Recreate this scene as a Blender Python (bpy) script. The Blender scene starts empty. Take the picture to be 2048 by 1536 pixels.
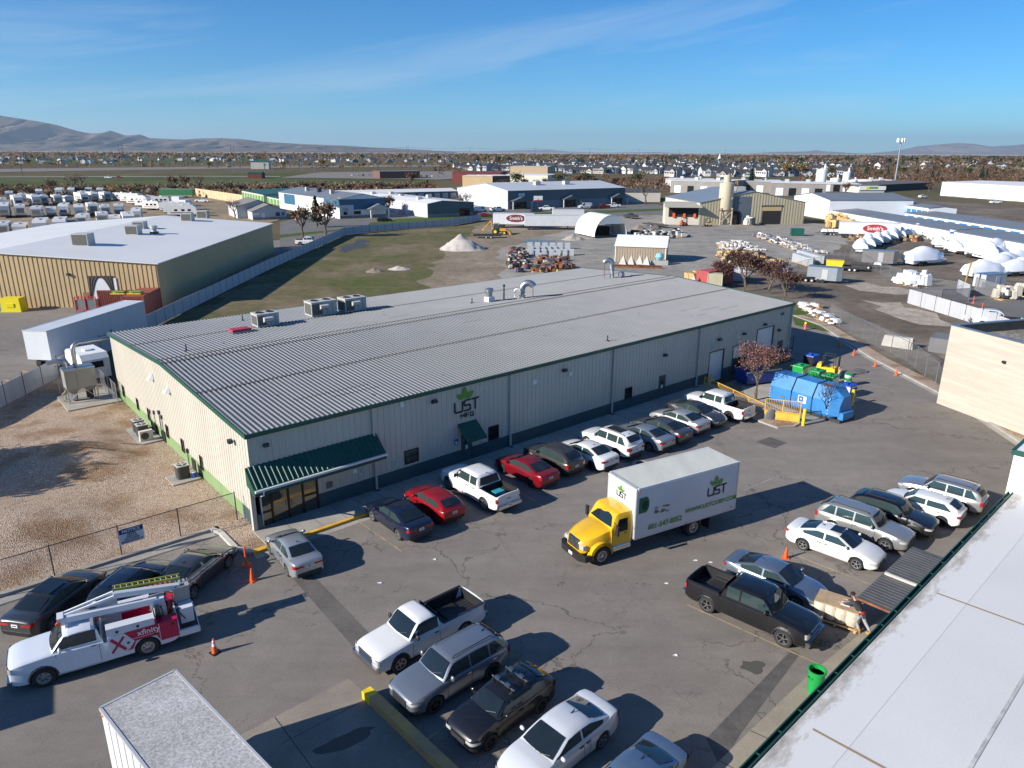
import bpy, math, random
import numpy as np
from mathutils import Vector, Matrix
random.seed(7)
R = math.radians
# ---------------- camera, sky, sun, exposure ----------------
sc = bpy.context.scene
F_PX = 1455.0; PITCH = math.atan(464 / F_PX); ROLL = 0.004; CAM_H = 20.6
cam = bpy.data.cameras.new('camera'); cam_o = bpy.data.objects.new('camera', cam)
sc.collection.objects.link(cam_o); sc.camera = cam_o
cam.sensor_width = 36; cam.lens = 36 * F_PX / 2048; cam.clip_start = .5; cam.clip_end = 200000
cam_o.location = (0, 0, CAM_H)
cam_o.rotation_euler = (Matrix.Rotation(math.pi / 2 - PITCH, 3, 'X') @ Matrix.Rotation(ROLL, 3, 'Z')).to_euler()
SUN_EL = R(25); SUN_AZ = R(206)     # azimuth of the sun, counted from +X
w = bpy.data.worlds.new('World'); sc.world = w; w.use_nodes = True
nt = w.node_tree; N = nt.nodes; Lk = nt.links
bg = N['Background']; bg.inputs['Strength'].default_value = .076
sky = N.new('ShaderNodeTexSky'); sky.sky_type = 'NISHITA'; sky.sun_disc = False
sky.sun_elevation = SUN_EL; sky.sun_rotation = math.atan2(math.cos(SUN_AZ), math.sin(SUN_AZ))
sky.altitude = 1300; sky.air_density = 1.0; sky.dust_density = .0; sky.ozone_density = 6.0
tc = N.new('ShaderNodeTexCoord'); mp = N.new('ShaderNodeMapping'); mp.vector_type = 'TEXTURE'
mp.inputs['Rotation'].default_value = (0, R(-9), R(12)); mp.inputs['Scale'].default_value = (1.6, .6, .16)
ns = N.new('ShaderNodeTexNoise'); ns.inputs['Scale'].default_value = 2.3; ns.inputs['Detail'].default_value = 9; ns.inputs['Roughness'].default_value = .62; ns.inputs['Distortion'].default_value = .7
rp = N.new('ShaderNodeValToRGB'); rp.color_ramp.elements[0].position = .5; rp.color_ramp.elements[1].position = .86
rp.color_ramp.elements[1].color = (.5, .5, .5, 1)
mx = N.new('ShaderNodeMixRGB'); mx.inputs['Color2'].default_value = (6.2, 7.0, 7.8, 1)
hs = N.new('ShaderNodeHueSaturation'); hs.inputs['Saturation'].default_value = 1.18; hs.inputs['Value'].default_value = 1.0
Lk.new(tc.outputs['Generated'], mp.inputs['Vector']); Lk.new(mp.outputs[0], ns.inputs['Vector']); Lk.new(ns.outputs['Fac'], rp.inputs[0])
Lk.new(sky.outputs[0], hs.inputs['Color']); tn = N.new('ShaderNodeMixRGB'); tn.blend_type = 'MULTIPLY'; tn.inputs['Fac'].default_value = 1; tn.inputs['Color2'].default_value = (.66, 1.06, 1.16, 1); Lk.new(hs.outputs[0], tn.inputs['Color1']); Lk.new(tn.outputs[0], mx.inputs['Color1']); Lk.new(rp.outputs[0], mx.inputs['Fac']); Lk.new(mx.outputs[0], bg.inputs['Color'])
sl = bpy.data.lights.new('sun', 'SUN'); sl.energy = 4.9; sl.angle = R(.5); sl.color = (1, .94, .85)
so = bpy.data.objects.new('sun', sl); sc.collection.objects.link(so)
sd = Vector((math.cos(SUN_AZ) * math.cos(SUN_EL), math.sin(SUN_AZ) * math.cos(SUN_EL), math.sin(SUN_EL)))
so.rotation_euler = sd.to_track_quat('Z', 'Y').to_euler()
sc.view_settings.view_transform = 'Standard'; sc.view_settings.look = 'None'; sc.view_settings.gamma = 1
sc.view_settings.exposure = 0.62
sc.cycles.max_bounces = 5; sc.cycles.transparent_max_bounces = 16; sc.cycles.caustics_reflective = False; sc.cycles.caustics_refractive = False
sc.cycles.sample_clamp_indirect = 4

# ---------------- measuring the ground from the photograph's size (2048 x 1536) ----------------
cT, sT = math.cos(PITCH), math.sin(PITCH); cR, sR = math.cos(ROLL), math.sin(ROLL)
def G(x, y, z=0):
    u = x - 1024; v = y - 768
    u, v = u * cR + v * sR, -u * sR + v * cR
    r = u / F_PX; d = v / F_PX
    k = (CAM_H - z) / (sT + d * cT)
    return Vector((r * k, (cT - d * sT) * k, z))
def Pj(p):
    dz = p[2] - CAM_H; f = p[1] * cT - dz * sT; dn = -p[1] * sT - dz * cT
    u = F_PX * p[0] / f; v = F_PX * dn / f
    return (1024 + u * cR - v * sR, 768 + u * sR + v * cR)
def zof(P, y):                       # height at ground point P whose image row is y
    lo, hi = -2, min(900, CAM_H + P[1] * cT / sT * .8)
    for _ in range(40):
        m = (lo + hi) / 2
        if Pj((P[0], P[1], m))[1] > y: lo = m
        else: hi = m
    return lo

# ---------------- materials ----------------
def newmat(name):
    m = bpy.data.materials.new(name); m.use_nodes = True
    return m, m.node_tree, m.node_tree.nodes['Principled BSDF']
MATS = {}
def mat(name, col=(.5, .5, .5), rough=.7, metal=0, var=0, scale=1., col2=None, bump=0, bscale=20, coat=0, objcol=False, em=0, streak=None, spec=.5, fine=0):
    if name in MATS: return MATS[name]
    m, nt, b = newmat(name); n = nt.nodes; l = nt.links
    b.inputs['Base Color'].default_value = (*col, 1); b.inputs['Roughness'].default_value = rough; b.inputs['Metallic'].default_value = metal
    b.inputs['Coat Weight'].default_value = coat; b.inputs['Coat Roughness'].default_value = .04; b.inputs['Specular IOR Level'].default_value = spec
    src = None
    if objcol:
        oi = n.new('ShaderNodeObjectInfo'); src = oi.outputs['Color']
        if objcol == 'metal': l.new(oi.outputs['Alpha'], b.inputs['Metallic'])
    if var or col2 or bump or fine:
        tc = n.new('ShaderNodeNewGeometry'); vec = tc.outputs['Position']
        if streak:
            mp = n.new('ShaderNodeMapping'); mp.inputs['Scale'].default_value = streak; l.new(vec, mp.inputs['Vector']); vec2 = mp.outputs[0]
        else: vec2 = vec
        ns = n.new('ShaderNodeTexNoise'); ns.inputs['Scale'].default_value = scale; ns.inputs['Detail'].default_value = 6; ns.inputs['Roughness'].default_value = .6
        l.new(vec2, ns.inputs['Vector'])
        rp = n.new('ShaderNodeValToRGB'); rp.color_ramp.elements[0].position = .34; rp.color_ramp.elements[1].position = .66
        l.new(ns.outputs['Fac'], rp.inputs[0])
        if col2:
            mx = n.new('ShaderNodeMixRGB'); mx.inputs['Color1'].default_value = (*col, 1); mx.inputs['Color2'].default_value = (*col2, 1)
            l.new(rp.outputs[0], mx.inputs['Fac']); src = mx.outputs[0]
        if var:
            mr = n.new('ShaderNodeMapRange'); mr.inputs['To Min'].default_value = 1 - var; mr.inputs['To Max'].default_value = 1 + var
            l.new(rp.outputs[0], mr.inputs['Value'])
            mu = n.new('ShaderNodeMixRGB'); mu.blend_type = 'MULTIPLY'; mu.inputs['Fac'].default_value = 1
            if src: l.new(src, mu.inputs['Color1'])
            else: mu.inputs['Color1'].default_value = (*col, 1)
            l.new(mr.outputs[0], mu.inputs['Color2']); src = mu.outputs[0]
        if fine:
            n3 = n.new('ShaderNodeTexNoise'); n3.inputs['Scale'].default_value = 14; n3.inputs['Detail'].default_value = 4; l.new(vec, n3.inputs['Vector'])
            mr = n.new('ShaderNodeMapRange'); mr.inputs['From Min'].default_value = .3; mr.inputs['From Max'].default_value = .7; mr.inputs['To Min'].default_value = 1 - fine; mr.inputs['To Max'].default_value = 1 + fine
            l.new(n3.outputs['Fac'], mr.inputs['Value'])
            mu = n.new('ShaderNodeMixRGB'); mu.blend_type = 'MULTIPLY'; mu.inputs['Fac'].default_value = 1
            if src: l.new(src, mu.inputs['Color1'])
            else: mu.inputs['Color1'].default_value = (*col, 1)
            l.new(mr.outputs[0], mu.inputs['Color2']); src = mu.outputs[0]
        if bump:
            n2 = n.new('ShaderNodeTexNoise'); n2.inputs['Scale'].default_value = bscale; n2.inputs['Detail'].default_value = 4; l.new(vec, n2.inputs['Vector'])
            bp = n.new('ShaderNodeBump'); bp.inputs['Strength'].default_value = bump; bp.inputs['Distance'].default_value = .05
            l.new(n2.outputs['Fac'], bp.inputs['Height']); l.new(bp.outputs[0], b.inputs['Normal'])
    if src: l.new(src, b.inputs['Base Color'])
    if em: b.inputs['Emission Color'].default_value = (*col, 1); b.inputs['Emission Strength'].default_value = em
    MATS[name] = m; return m
def see_through(name, col, fac, rough=.6):        # wire mesh or privacy cloth seen as a film
    m, nt, b = newmat(name); n = nt.nodes; l = nt.links
    b.inputs['Base Color'].default_value = (*col, 1); b.inputs['Roughness'].default_value = rough
    t = n.new('ShaderNodeBsdfTransparent'); x = n.new('ShaderNodeMixShader'); x.inputs[0].default_value = fac
    l.new(t.outputs[0], x.inputs[1]); l.new(b.outputs[0], x.inputs[2]); l.new(x.outputs[0], n['Material Output'].inputs[0])
    MATS[name] = m; return m

# ---------------- mesh builder ----------------
class MB:
    def __init__(s): s.v = []; s.f = []; s.mi = []; s.ms = []
    def mid(s, m):
        if m not in s.ms: s.ms.append(m)
        return s.ms.index(m)
    def add(s, vs, fs, m, xf=None):
        o = len(s.v); k = s.mid(m)
        s.v += [tuple(xf @ Vector(p)) if xf else tuple(p) for p in vs]
        s.f += [tuple(i + o for i in f) for f in fs]; s.mi += [k] * len(fs); return s
    def box(s, c, d, m, rz=0, top=(1, 1), xf=None):
        x, y, z = d[0] / 2, d[1] / 2, d[2] / 2; tx, ty = top
        vs = [(-x, -y, -z), (x, -y, -z), (x, y, -z), (-x, y, -z), (-x * tx, -y * ty, z), (x * tx, -y * ty, z), (x * tx, y * ty, z), (-x * tx, y * ty, z)]
        M = Matrix.Translation(c) @ Matrix.Rotation(rz, 4, 'Z')
        if xf: M = xf @ M
        return s.add(vs, [(3, 2, 1, 0), (4, 5, 6, 7), (0, 1, 5, 4), (1, 2, 6, 5), (2, 3, 7, 6), (3, 0, 4, 7)], m, M)
    def bx(s, x0, x1, y0, y1, z0, z1, m, xf=None):
        return s.box(((x0 + x1) / 2, (y0 + y1) / 2, (z0 + z1) / 2), (x1 - x0, y1 - y0, z1 - z0), m, xf=xf)
    def prism(s, pts, z0, z1, m, xf=None):        # polygon in XY, extruded in Z
        n = len(pts); vs = [(p[0], p[1], z0) for p in pts] + [(p[0], p[1], z1) for p in pts]
        fs = [tuple(range(n - 1, -1, -1)), tuple(range(n, 2 * n))] + [(i, (i + 1) % n, (i + 1) % n + n, i + n) for i in range(n)]
        return s.add(vs, fs, m, xf)
    def prof(s, pts, y0, y1, m, xf=None):          # polygon in XZ, extruded in Y
        n = len(pts); vs = [(p[0], y0, p[1]) for p in pts] + [(p[0], y1, p[1]) for p in pts]
        fs = [tuple(range(n)), tuple(range(2 * n - 1, n - 1, -1))] + [(i, i + n, (i + 1) % n + n, (i + 1) % n) for i in range(n)]
        return s.add(vs, fs, m, xf)
    def cyl(s, a, b, r0, m, r1=None, n=10, cap=True):
        a = Vector(a); b = Vector(b); r1 = r0 if r1 is None else r1; d = (b - a)
        if d.length < 1e-6: return s
        q = d.to_track_quat('Z', 'Y').to_matrix(); vs = []
        for c, r in ((a, r0), (b, r1)):
            for i in range(n):
                t = 2 * math.pi * i / n; vs.append(c + q @ Vector((r * math.cos(t), r * math.sin(t), 0)))
        fs = [(i, (i + 1) % n, (i + 1) % n + n, i + n) for i in range(n)]
        if cap: fs += [tuple(range(n - 1, -1, -1)), tuple(range(n, 2 * n))]
        return s.add(vs, fs, m)
    def tube(s, pts, r, m, n=8, closed=False):
        P = [Vector(p) for p in pts]; vs = []; k = len(P)
        for i, p in enumerate(P):
            d = (P[min(i + 1, k - 1)] - P[max(i - 1, 0)]); q = d.to_track_quat('Z', 'Y').to_matrix()
            rr = r[i] if isinstance(r, (list, tuple)) else r
            for j in range(n):
                t = 2 * math.pi * j / n; vs.append(p + q @ Vector((rr * math.cos(t), rr * math.sin(t), 0)))
        fs = []
        for i in range(k - 1):
            for j in range(n): fs.append((i * n + j, i * n + (j + 1) % n, (i + 1) * n + (j + 1) % n, (i + 1) * n + j))
        fs += [tuple(range(n - 1, -1, -1)), tuple(range((k - 1) * n, k * n))]
        return s.add(vs, fs, m)
    def lathe(s, prof, m, c=(0, 0, 0), n=16, xf=None, cap=1):   # profile (r, z) round Z
        vs = []; k = len(prof)
        for r, z in prof:
            for j in range(n):
                t = 2 * math.pi * j / n; vs.append((c[0] + r * math.cos(t), c[1] + r * math.sin(t), c[2] + z))
        fs = []
        for i in range(k - 1):
            for j in range(n): fs.append((i * n + j, i * n + (j + 1) % n, (i + 1) * n + (j + 1) % n, (i + 1) * n + j))
        if cap and prof[0][0] > 1e-4: fs.append(tuple(range(n - 1, -1, -1)))
        if cap and prof[-1][0] > 1e-4: fs.append(tuple(range((k - 1) * n, k * n)))
        return s.add(vs, fs, m, xf)
    def grid(s, rows, m, xf=None, flip=False):
        n = len(rows[0]); vs = [p for r in rows for p in r]; fs = []
        for i in range(len(rows) - 1):
            for j in range(n - 1):
                q = (i * n + j, i * n + j + 1, (i + 1) * n + j + 1, (i + 1) * n + j); fs.append(q[::-1] if flip else q)
        return s.add(vs, fs, m, xf)
    def poly(s, pts, m, xf=None): return s.add(pts, [tuple(range(len(pts)))], m, xf)
    def mesh(s, name, smooth=None):
        me = bpy.data.meshes.new(name); me.from_pydata(s.v, [], s.f)
        for m in s.ms: me.materials.append(m)
        me.polygons.foreach_set('material_index', s.mi)
        if smooth:
            me.polygons.foreach_set('use_smooth', [True] * len(s.f)); me.update(); me.set_sharp_from_angle(angle=R(smooth))
        me.update(); return me
COL = sc.collection
def obj(name, mb, parent=None, smooth=None, color=None, **kw):
    me = mb.mesh(name, smooth) if isinstance(mb, MB) else mb
    o = bpy.data.objects.new(name, me); COL.objects.link(o)
    if parent: o.parent = parent
    if color: o.color = color if len(color) == 4 else (*color, 0)
    for k, v in kw.items(): o[k] = v
    return o
def tag(o, label, cat, group=None):
    o['label'] = label; o['category'] = cat
    if group: o['group'] = group
    return o
def thing(name, label, cat, loc=(0, 0, 0), rz=0, group=None, s=1):
    o = bpy.data.objects.new(name, None); COL.objects.link(o); o.location = loc; o.rotation_euler = (0, 0, rz)
    o.scale = (s, s, s) if not isinstance(s, (tuple, list)) else s
    o.empty_display_size = .3; return tag(o, label, cat, group)
class Tm:                              # a kind of thing: its parts' meshes, placed as often as needed
    def __init__(s): s.p = []
    def part(s, name, mb, parent=None, smooth=None, col=False, label=None):
        s.p.append((name, mb.mesh(name, smooth) if isinstance(mb, MB) else mb, parent, col, label)); return len(s.p) - 1
    def put(s, name, label, cat, loc, rz=0, group=None, color=None, sc=1, skip=(), cols=None):
        r = thing(name, label, cat, loc, rz, group, sc); made = []
        for (n, me, pa, col, lb) in s.p:
            if n in skip: made.append(None); continue
            o = bpy.data.objects.new(n, me); COL.objects.link(o); o.parent = made[pa] if pa is not None else r
            c = (cols or {}).get(n) or (color if col else None)
            if c: o.color = c if len(c) == 4 else (*c, 0)
            if lb: o['label'] = lb
            made.append(o)
        return r
def text_mesh(txt, size, m, depth=.008, sx=1.0, bold=0):
    cu = bpy.data.curves.new('lettering', 'FONT'); cu.body = txt; cu.size = size; cu.align_x = 'CENTER'; cu.align_y = 'CENTER'; cu.extrude = depth; cu.offset = bold
    o = bpy.data.objects.new('tmp', cu); COL.objects.link(o); dg = bpy.context.evaluated_depsgraph_get(); dg.update()
    me = bpy.data.meshes.new_from_object(o.evaluated_get(dg)); bpy.data.objects.remove(o)
    for v in me.vertices: v.co.x *= sx
    me.materials.clear(); me.materials.append(m); return me
def join_into(mb, me, m, xf): mb.add([v.co for v in me.vertices], [tuple(p.vertices) for p in me.polygons], m, xf)
def fit_loc(bb, dims, rz, bias=1.0):                # where a body of these dims fills the picture box
    L, W, H = dims; cx = (bb[0] + bb[2]) / 2; cy = (bb[1] + bb[3]) / 2; X, Y = G(cx, cy, H * .45)[:2]
    for _ in range(12):
        ps = [Pj((X + a * L / 2 * math.cos(rz) - b * W / 2 * math.sin(rz), Y + a * L / 2 * math.sin(rz) + b * W / 2 * math.cos(rz), z)) for a in (-1, 1) for b in (-1, 1) for z in (.12, H * bias)]
        # the roof is narrower and shorter than the plan
        rp_ = [Pj((X + a * L * .33 * math.cos(rz) - b * W * .38 * math.sin(rz), Y + a * L * .33 * math.sin(rz) + b * W * .38 * math.cos(rz), H)) for a in (-1, 1) for b in (-1, 1)]
        lo = [p for i, p in enumerate(ps) if i % 2 == 0]; q = lo + rp_ + [Pj((X + a * L / 2 * math.cos(rz) - b * W / 2 * math.sin(rz), Y + a * L / 2 * math.sin(rz) + b * W / 2 * math.cos(rz), H * .55)) for a in (-1, 1) for b in (-1, 1)]
        x0 = min(p[0] for p in q); x1 = max(p[0] for p in q); y0 = min(p[1] for p in q); y1 = max(p[1] for p in q)
        ex = cx - (x0 + x1) / 2; ey = cy - (y0 + y1) / 2
        c = Pj((X, Y, 0)); n = G(c[0] + ex, c[1] + ey); X, Y = n[0], n[1]
    return Vector((X, Y, 0)), (x1 - x0) / (bb[2] - bb[0]), (y1 - y0) / (bb[3] - bb[1])
def ordinal(n): return str(n) + ('th' if 10 <= n % 100 <= 20 else {1: 'st', 2: 'nd', 3: 'rd'}.get(n % 10, 'th'))
# ---------------- common materials ----------------
white = mat('white_paint', (.78, .78, .77), .45, var=.06, scale=.8)
whitem = mat('white_metal', (.72, .73, .74), .4, .1, var=.07, scale=.6)
black = mat('black_plastic', (.018, .018, .02), .5)
dark = mat('dark_steel', (.05, .052, .055), .5, .3, var=.2, scale=2)
steel = mat('galvanised_steel', (.42, .44, .46), .38, .85, var=.12, scale=3)
alu = mat('bright_aluminium', (.6, .6, .6), .4, .35)
rust = mat('rusty_steel', (.2, .075, .035), .85, var=.35, scale=1.5)
glass = mat('dark_glass', (.012, .018, .022), .04, 0, spec=.7)
glassg = mat('tinted_glass', (.03, .05, .05), .05, 0, spec=.7)
rubber = mat('tyre_rubber', (.022, .022, .023), .85)
rimm = mat('wheel_alloy', (.42, .43, .44), .35, .75)
redl = mat('red_lens', (.42, .012, .015), .2, coat=.5)
amber = mat('amber_lens', (.85, .25, .03), .2, coat=.5)
clear = mat('clear_lens', (.6, .62, .64), .12, .35, coat=1)
chrome = mat('chrome', (.68, .69, .7), .12, 1)
paint = mat('car_paint', (.5, .5, .5), .3, coat=1, objcol='metal')
flatp = mat('painted_sheet', (.5, .5, .5), .55, objcol=True, var=.07, scale=.7)
orange = mat('safety_orange', (.85, .11, .02), .55)
yellow = mat('safety_yellow', (.83, .58, .02), .5, var=.12, scale=2)
yellowo = mat('worn_yellow', (.75, .42, .05), .6, var=.15, scale=2)
conc = mat('concrete', (.36, .335, .29), .85, var=.16, scale=.5, fine=.12)
concl = mat('pale_concrete', (.5, .48, .43), .85, var=.12, scale=.7, fine=.1)
gblue = mat('compactor_blue', (.035, .2, .48), .5, var=.12, scale=1.2)
wood = mat('pale_lumber', (.5, .33, .15), .8, var=.3, scale=3)
woodd = mat('weathered_wood', (.2, .14, .09), .85, var=.3, scale=3)
fencem = mat('fence_slats', (.44, .45, .47), .6, var=.08, scale=.4, streak=(8, 8, .3))
greent = mat('green_trim', (.012, .075, .05), .45, var=.1, scale=1)
shrink = mat('white_shrink_wrap', (.8, .82, .86), .35, var=.04, scale=.6, bump=.3, bscale=2)
bark = mat('bark', (.13, .1, .075), .9, var=.3, scale=3)
# ---------------- cars ----------------
def lerp(a, b, t): return a + (b - a) * t
def interp(pts, x):
    xs = [p[0] for p in pts]; zs = [p[1] for p in pts]; return float(np.interp(x, xs, zs))
def wheel_parts(T, x, y, r, wd, style=0, dual=False):
    s = 1 if y > 0 else -1
    M = Matrix.Translation((x, y, r)) @ Matrix.Rotation(-s * math.pi / 2, 4, 'X')
    t = MB(); h = wd / 2; k = r * (.66 if style != 2 else .58)
    t.lathe([(k, -h), (r * .93, -h), (r, -h * .75), (r, h * .75), (r * .93, h), (k, h), (k, -h)], rubber, n=20, xf=M, cap=0)
    i = T.part('wheel', t, smooth=35)
    q = MB(); rm = {0: rimm, 1: black, 2: rimm, 3: chrome}[style]
    q.lathe([(k * .01, h * .15), (k * .86, h * .15)], black, n=16, xf=M)
    q.lathe([(k * .86, h * .1), (k * .9, h * .98), (k * 1.03, h * 1.02)], rm, n=18, xf=M, cap=0)
    if style == 2:
        q.lathe([(k * .28, h * .8), (k * .3, h * .5), (k * .9, h * .35)], rm, n=16, xf=M, cap=0)
        q.lathe([(.001, h * 1.1), (k * .25, h * 1.0), (k * .28, h * .5)], chrome, n=12, xf=M, cap=0)
        for a in range(6):
            an = a * math.pi / 3; q.cyl(M @ Vector((k * .6 * math.cos(an), k * .6 * math.sin(an), h * .42)), M @ Vector((k * .6 * math.cos(an), k * .6 * math.sin(an), h * .47)), k * .13, black, n=6)
    else:
        for a in range(5):
            an = a * math.pi * 2 / 5 + .3
            q.box((k * .47 * math.cos(an), k * .47 * math.sin(an), h * .7), (k * .9, k * .2, h * .3), rm, rz=an, xf=M)
        q.lathe([(.001, h * .95), (k * .2, h * .9), (k * .24, h * .4)], rm, n=10, xf=M, cap=0)
    T.part('rim', q, parent=i, smooth=35)
CARS = {
 # L W H wb r belt hoodz cowlx rfx rrx endx deckz noseZ
 'sedan': dict(L=4.82, W=1.85, H=1.47, wb=2.82, r=.34, belt=.97, hood=.9, cowl=1.28, rf=.3, rr=-.84, end=-1.92, deck=1.1, B=[-.34]),
 'compact': dict(L=4.62, W=1.78, H=1.46, wb=2.7, r=.33, belt=.96, hood=.88, cowl=1.25, rf=.35, rr=-.8, end=-1.78, deck=1.1, B=[-.28]),
 'hatch': dict(L=4.35, W=1.79, H=1.48, wb=2.65, r=.33, belt=.99, hood=.92, cowl=1.05, rf=.38, rr=-1.35, end=-1.98, deck=1.0, B=[-.32]),
 'suv': dict(L=4.6, W=1.85, H=1.68, wb=2.7, r=.36, belt=1.06, hood=.97, cowl=1.02, rf=.4, rr=-1.5, end=-2.14, deck=1.1, B=[-.38, -1.32], rails=1, clad=1),
 'bigsuv': dict(L=4.95, W=1.92, H=1.76, wb=2.86, r=.38, belt=1.1, hood=1.03, cowl=1.1, rf=.5, rr=-1.82, end=-2.34, deck=1.12, B=[-.35, -1.35], rails=1),
 'crew': dict(L=5.85, W=1.98, H=1.9, wb=3.66, r=.41, belt=1.22, hood=1.14, cowl=1.48, rf=.85, rr=-.95, end=-1.12, deck=1.18, B=[-.2], bed=(-1.2, -2.86), rail=1.26, style=3),
 'regcab': dict(L=5.7, W=1.98, H=1.84, wb=3.38, r=.38, belt=1.16, hood=1.08, cowl=1.38, rf=.75, rr=-.28, end=-.38, deck=1.14, B=[], bed=(-.46, -2.8), rail=1.22),
 'chassis': dict(L=6.4, W=2.06, H=2.1, wb=3.9, r=.45, belt=1.42, hood=1.36, cowl=1.75, rf=1.15, rr=-.08, end=-.18, deck=1.38, B=[], bed=(-.26, -3.12), rail=1.2),
 'van': dict(L=5.7, W=2.0, H=2.2, wb=3.4, r=.37, belt=1.25, hood=1.1, cowl=1.9, rf=1.25, rr=-2.7, end=-2.82, deck=1.2, B=[.35], cargo=1),
}
TM = {}
def car(kind, rim=0, shaded=0):
    key = (kind, rim)
    if key in TM: return TM[key]
    P = CARS[kind]; L, W, H, wb, r = P['L'], P['W'], P['H'], P['wb'], P['r']; hl = L / 2; hw = W / 2
    bed = P.get('bed'); truck = bed is not None; tall = H > 1.6
    xw = (wb / 2 + (.04 if not truck else .1), -wb / 2 + (.04 if not truck else .1)); Ra = r + .07; sill = .24 if not tall else .33
    nz = P['hood'] - (.14 if not tall else .06)
    if truck: tops = [(-hl, P['rail']), (bed[0], P['rail']), (bed[0] + .02, P['deck']), (P['end'], P['deck']), (P['cowl'], P['belt']), (hl - .5, P['hood'] - .01), (hl - .2, P['hood'] - .05), (hl - .07, P['hood'] - .12), (hl, nz - .08)]
    elif kind in ('sedan', 'compact'): tops = [(-hl, P['deck'] - .12), (-hl + .1, P['deck'] - .01), (P['end'], P['deck'] - .01), (P['end'] + .5, P['belt'] + .03), (P['cowl'], P['belt'] + .01), (P['cowl'] + .5, P['belt'] - .03), (hl - .45, P['hood'] - .05), (hl - .18, P['hood'] - .13), (hl - .06, nz - .07), (hl, nz - .16)]
    else: tops = [(-hl, P['belt'] - .02), (-hl + .08, P['belt'] + .02), (P['cowl'], P['belt'] + .01), (P['cowl'] + .45, P['belt'] - .03), (hl - .45, P['hood'] - .02), (hl - .18, P['hood'] - .09), (hl - .06, nz - .05), (hl, nz - .14)]
    rnd = .24 if not truck else .13
    def w(x):
        d = hl - abs(x); k = 1 if d > .55 else math.sqrt(max(0, 1 - (1 - d / .55) ** 2))
        f = rnd if x > 0 else rnd * .7
        return hw - .015 - f * (1 - k) - (.02 if x > 1 else 0)
    def smooth(pts, x, k, a, b):
        k = min(k, max(0, x - a), max(0, b - x)); return sum(interp(pts, x + k * q) for q in (-1, -.6, -.2, .2, .6, 1)) / 6
    def top(x): return smooth(tops, x, .22, -hl, hl) if not truck else (interp(tops, x) if x < P['end'] + .1 else smooth(tops, x, .14, P['end'], hl))
    xs = set(round(v, 3) for v in np.linspace(-hl + .0, hl, 29)) | {hl - .04, -hl + .04, hl - .1, -hl + .1, round(P['cowl'], 3), round(P['end'], 3)}
    for c in xw:
        for t in np.linspace(-1, 1, 9): xs.add(round(c + Ra * .999 * t, 3))
        xs.add(round(c + Ra + .004, 3)); xs.add(round(c - Ra - .004, 3))
    if truck:
        for b in bed: xs |= {round(b - .001, 3), round(b + .001, 3)}
    xs = sorted(xs)
    def section(x):
        W_ = w(x); T_ = top(x); z0 = sill
        if hl - abs(x) < .3: z0 = sill + (.12 if x > 0 else .14) * (1 - (hl - abs(x)) / .3)
        fl = 0
        for c in xw:
            if abs(x - c) < Ra: z0 = max(z0, r + math.sqrt(Ra * Ra - (x - c) ** 2)); 
            if abs(x - c) < Ra + .1: fl = .015
        zs = T_ - .05; ch = .03 if not truck else .015
        pts = [(W_ - .05, z0), (W_ - .005 + fl, z0 + .05), (W_ + fl, lerp(sill, zs, .42)), (W_ - .015 + fl * .5, lerp(sill, zs, .72)), (W_ - .035, zs - .03), (W_ - .075, zs + ch)]
        pts = [(a, max(b, z0 + .004 * i)) for i, (a, b) in enumerate(pts)]
        inb = truck and bed[1] < x < bed[0]
        if inb: pts += [(W_ - .13, T_), (W_ - .15, .72), (W_ * .4, .7), (0, .7)]
        else: pts += [(W_ - .16, T_), (W_ * .62, T_ + .025), (W_ * .3, T_ + .04), (0, T_ + .045)]
        return pts
    b = MB(); rows = []
    for x in xs:
        h = section(x); rows.append([(x, y, z) for y, z in h] + [(x, -y, z) for y, z in h[-2::-1]])
    b.grid(rows, paint, flip=True)
    for rw, fl in ((rows[0], 0), (rows[-1], 1)):
        n = len(rw); h = n // 2; fs = []; 
        for i in range(h):
            q = (i, i + 1, n - 2 - i, n - 1 - i) if i + 1 != n - 2 - i else (i, i + 1, n - 1 - i)
            fs.append(q if not fl else q[::-1])
        b.add(rw, fs, paint)
    # cabin
    tz = lambda x: top(x) - .02
    Rf = [(P['end'], tz(P['end']) + .02), (P['rr'], H - .05), ((P['rr'] + P['rf']) / 2, H), (P['rf'], H - .045), (P['cowl'], tz(P['cowl']) + .02)]
    if kind not in ('sedan', 'compact') and not truck: Rf.insert(0, (-hl + .06, tz(-hl + .06) + .02)); Rf[1] = (P['end'], (H * .55 + P['belt'] * .45))
    cab0 = Rf[0][0]; cx = sorted({round(p[0], 3) for p in Rf} | {round(v, 3) for v in np.linspace(cab0, P['cowl'], 26)})
    RS = lambda x: smooth(Rf, x, .3 if not tall else .2, cab0, P['cowl'])
    tum = .34 if not tall else (.2 if truck else .27)
    if kind == 'van': tum = .1
    def wbz(x, z):
        base = w(max(min(x, hl - .8), -hl + .12)) - .085
        return base - max(0, (z - P['belt'])) * tum
    rows = []
    def bow(x, y):
        if x > P['rf']: return -.16 * (x - P['rf']) / (P['cowl'] - P['rf']) * (abs(y) / hw) ** 2
        if x < P['rr'] and not truck: return .13 * (P['rr'] - x) / (P['rr'] - cab0) * (abs(y) / hw) ** 2
        return 0
    for x in cx:
        z1 = RS(x); z0 = min(tz(x), z1 - .002); hh = z1 - z0
        pr = [(wbz(x, z0), z0), (wbz(x, z0 + hh * .5), z0 + hh * .5), (wbz(x, z1 - .09 * min(1, hh * 3)), z1 - .09 * min(1, hh * 3)), (wbz(x, z1) - .07 * min(1, hh * 3), z1 - .025 * min(1, hh * 3)), (wbz(x, z1) * .55, z1 + .0), (0, z1 + .012)]
        rows.append([(x + bow(x, y), y, z) for y, z in pr] + [(x + bow(x, y), -y, z) for y, z in pr[-2::-1]])
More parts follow.
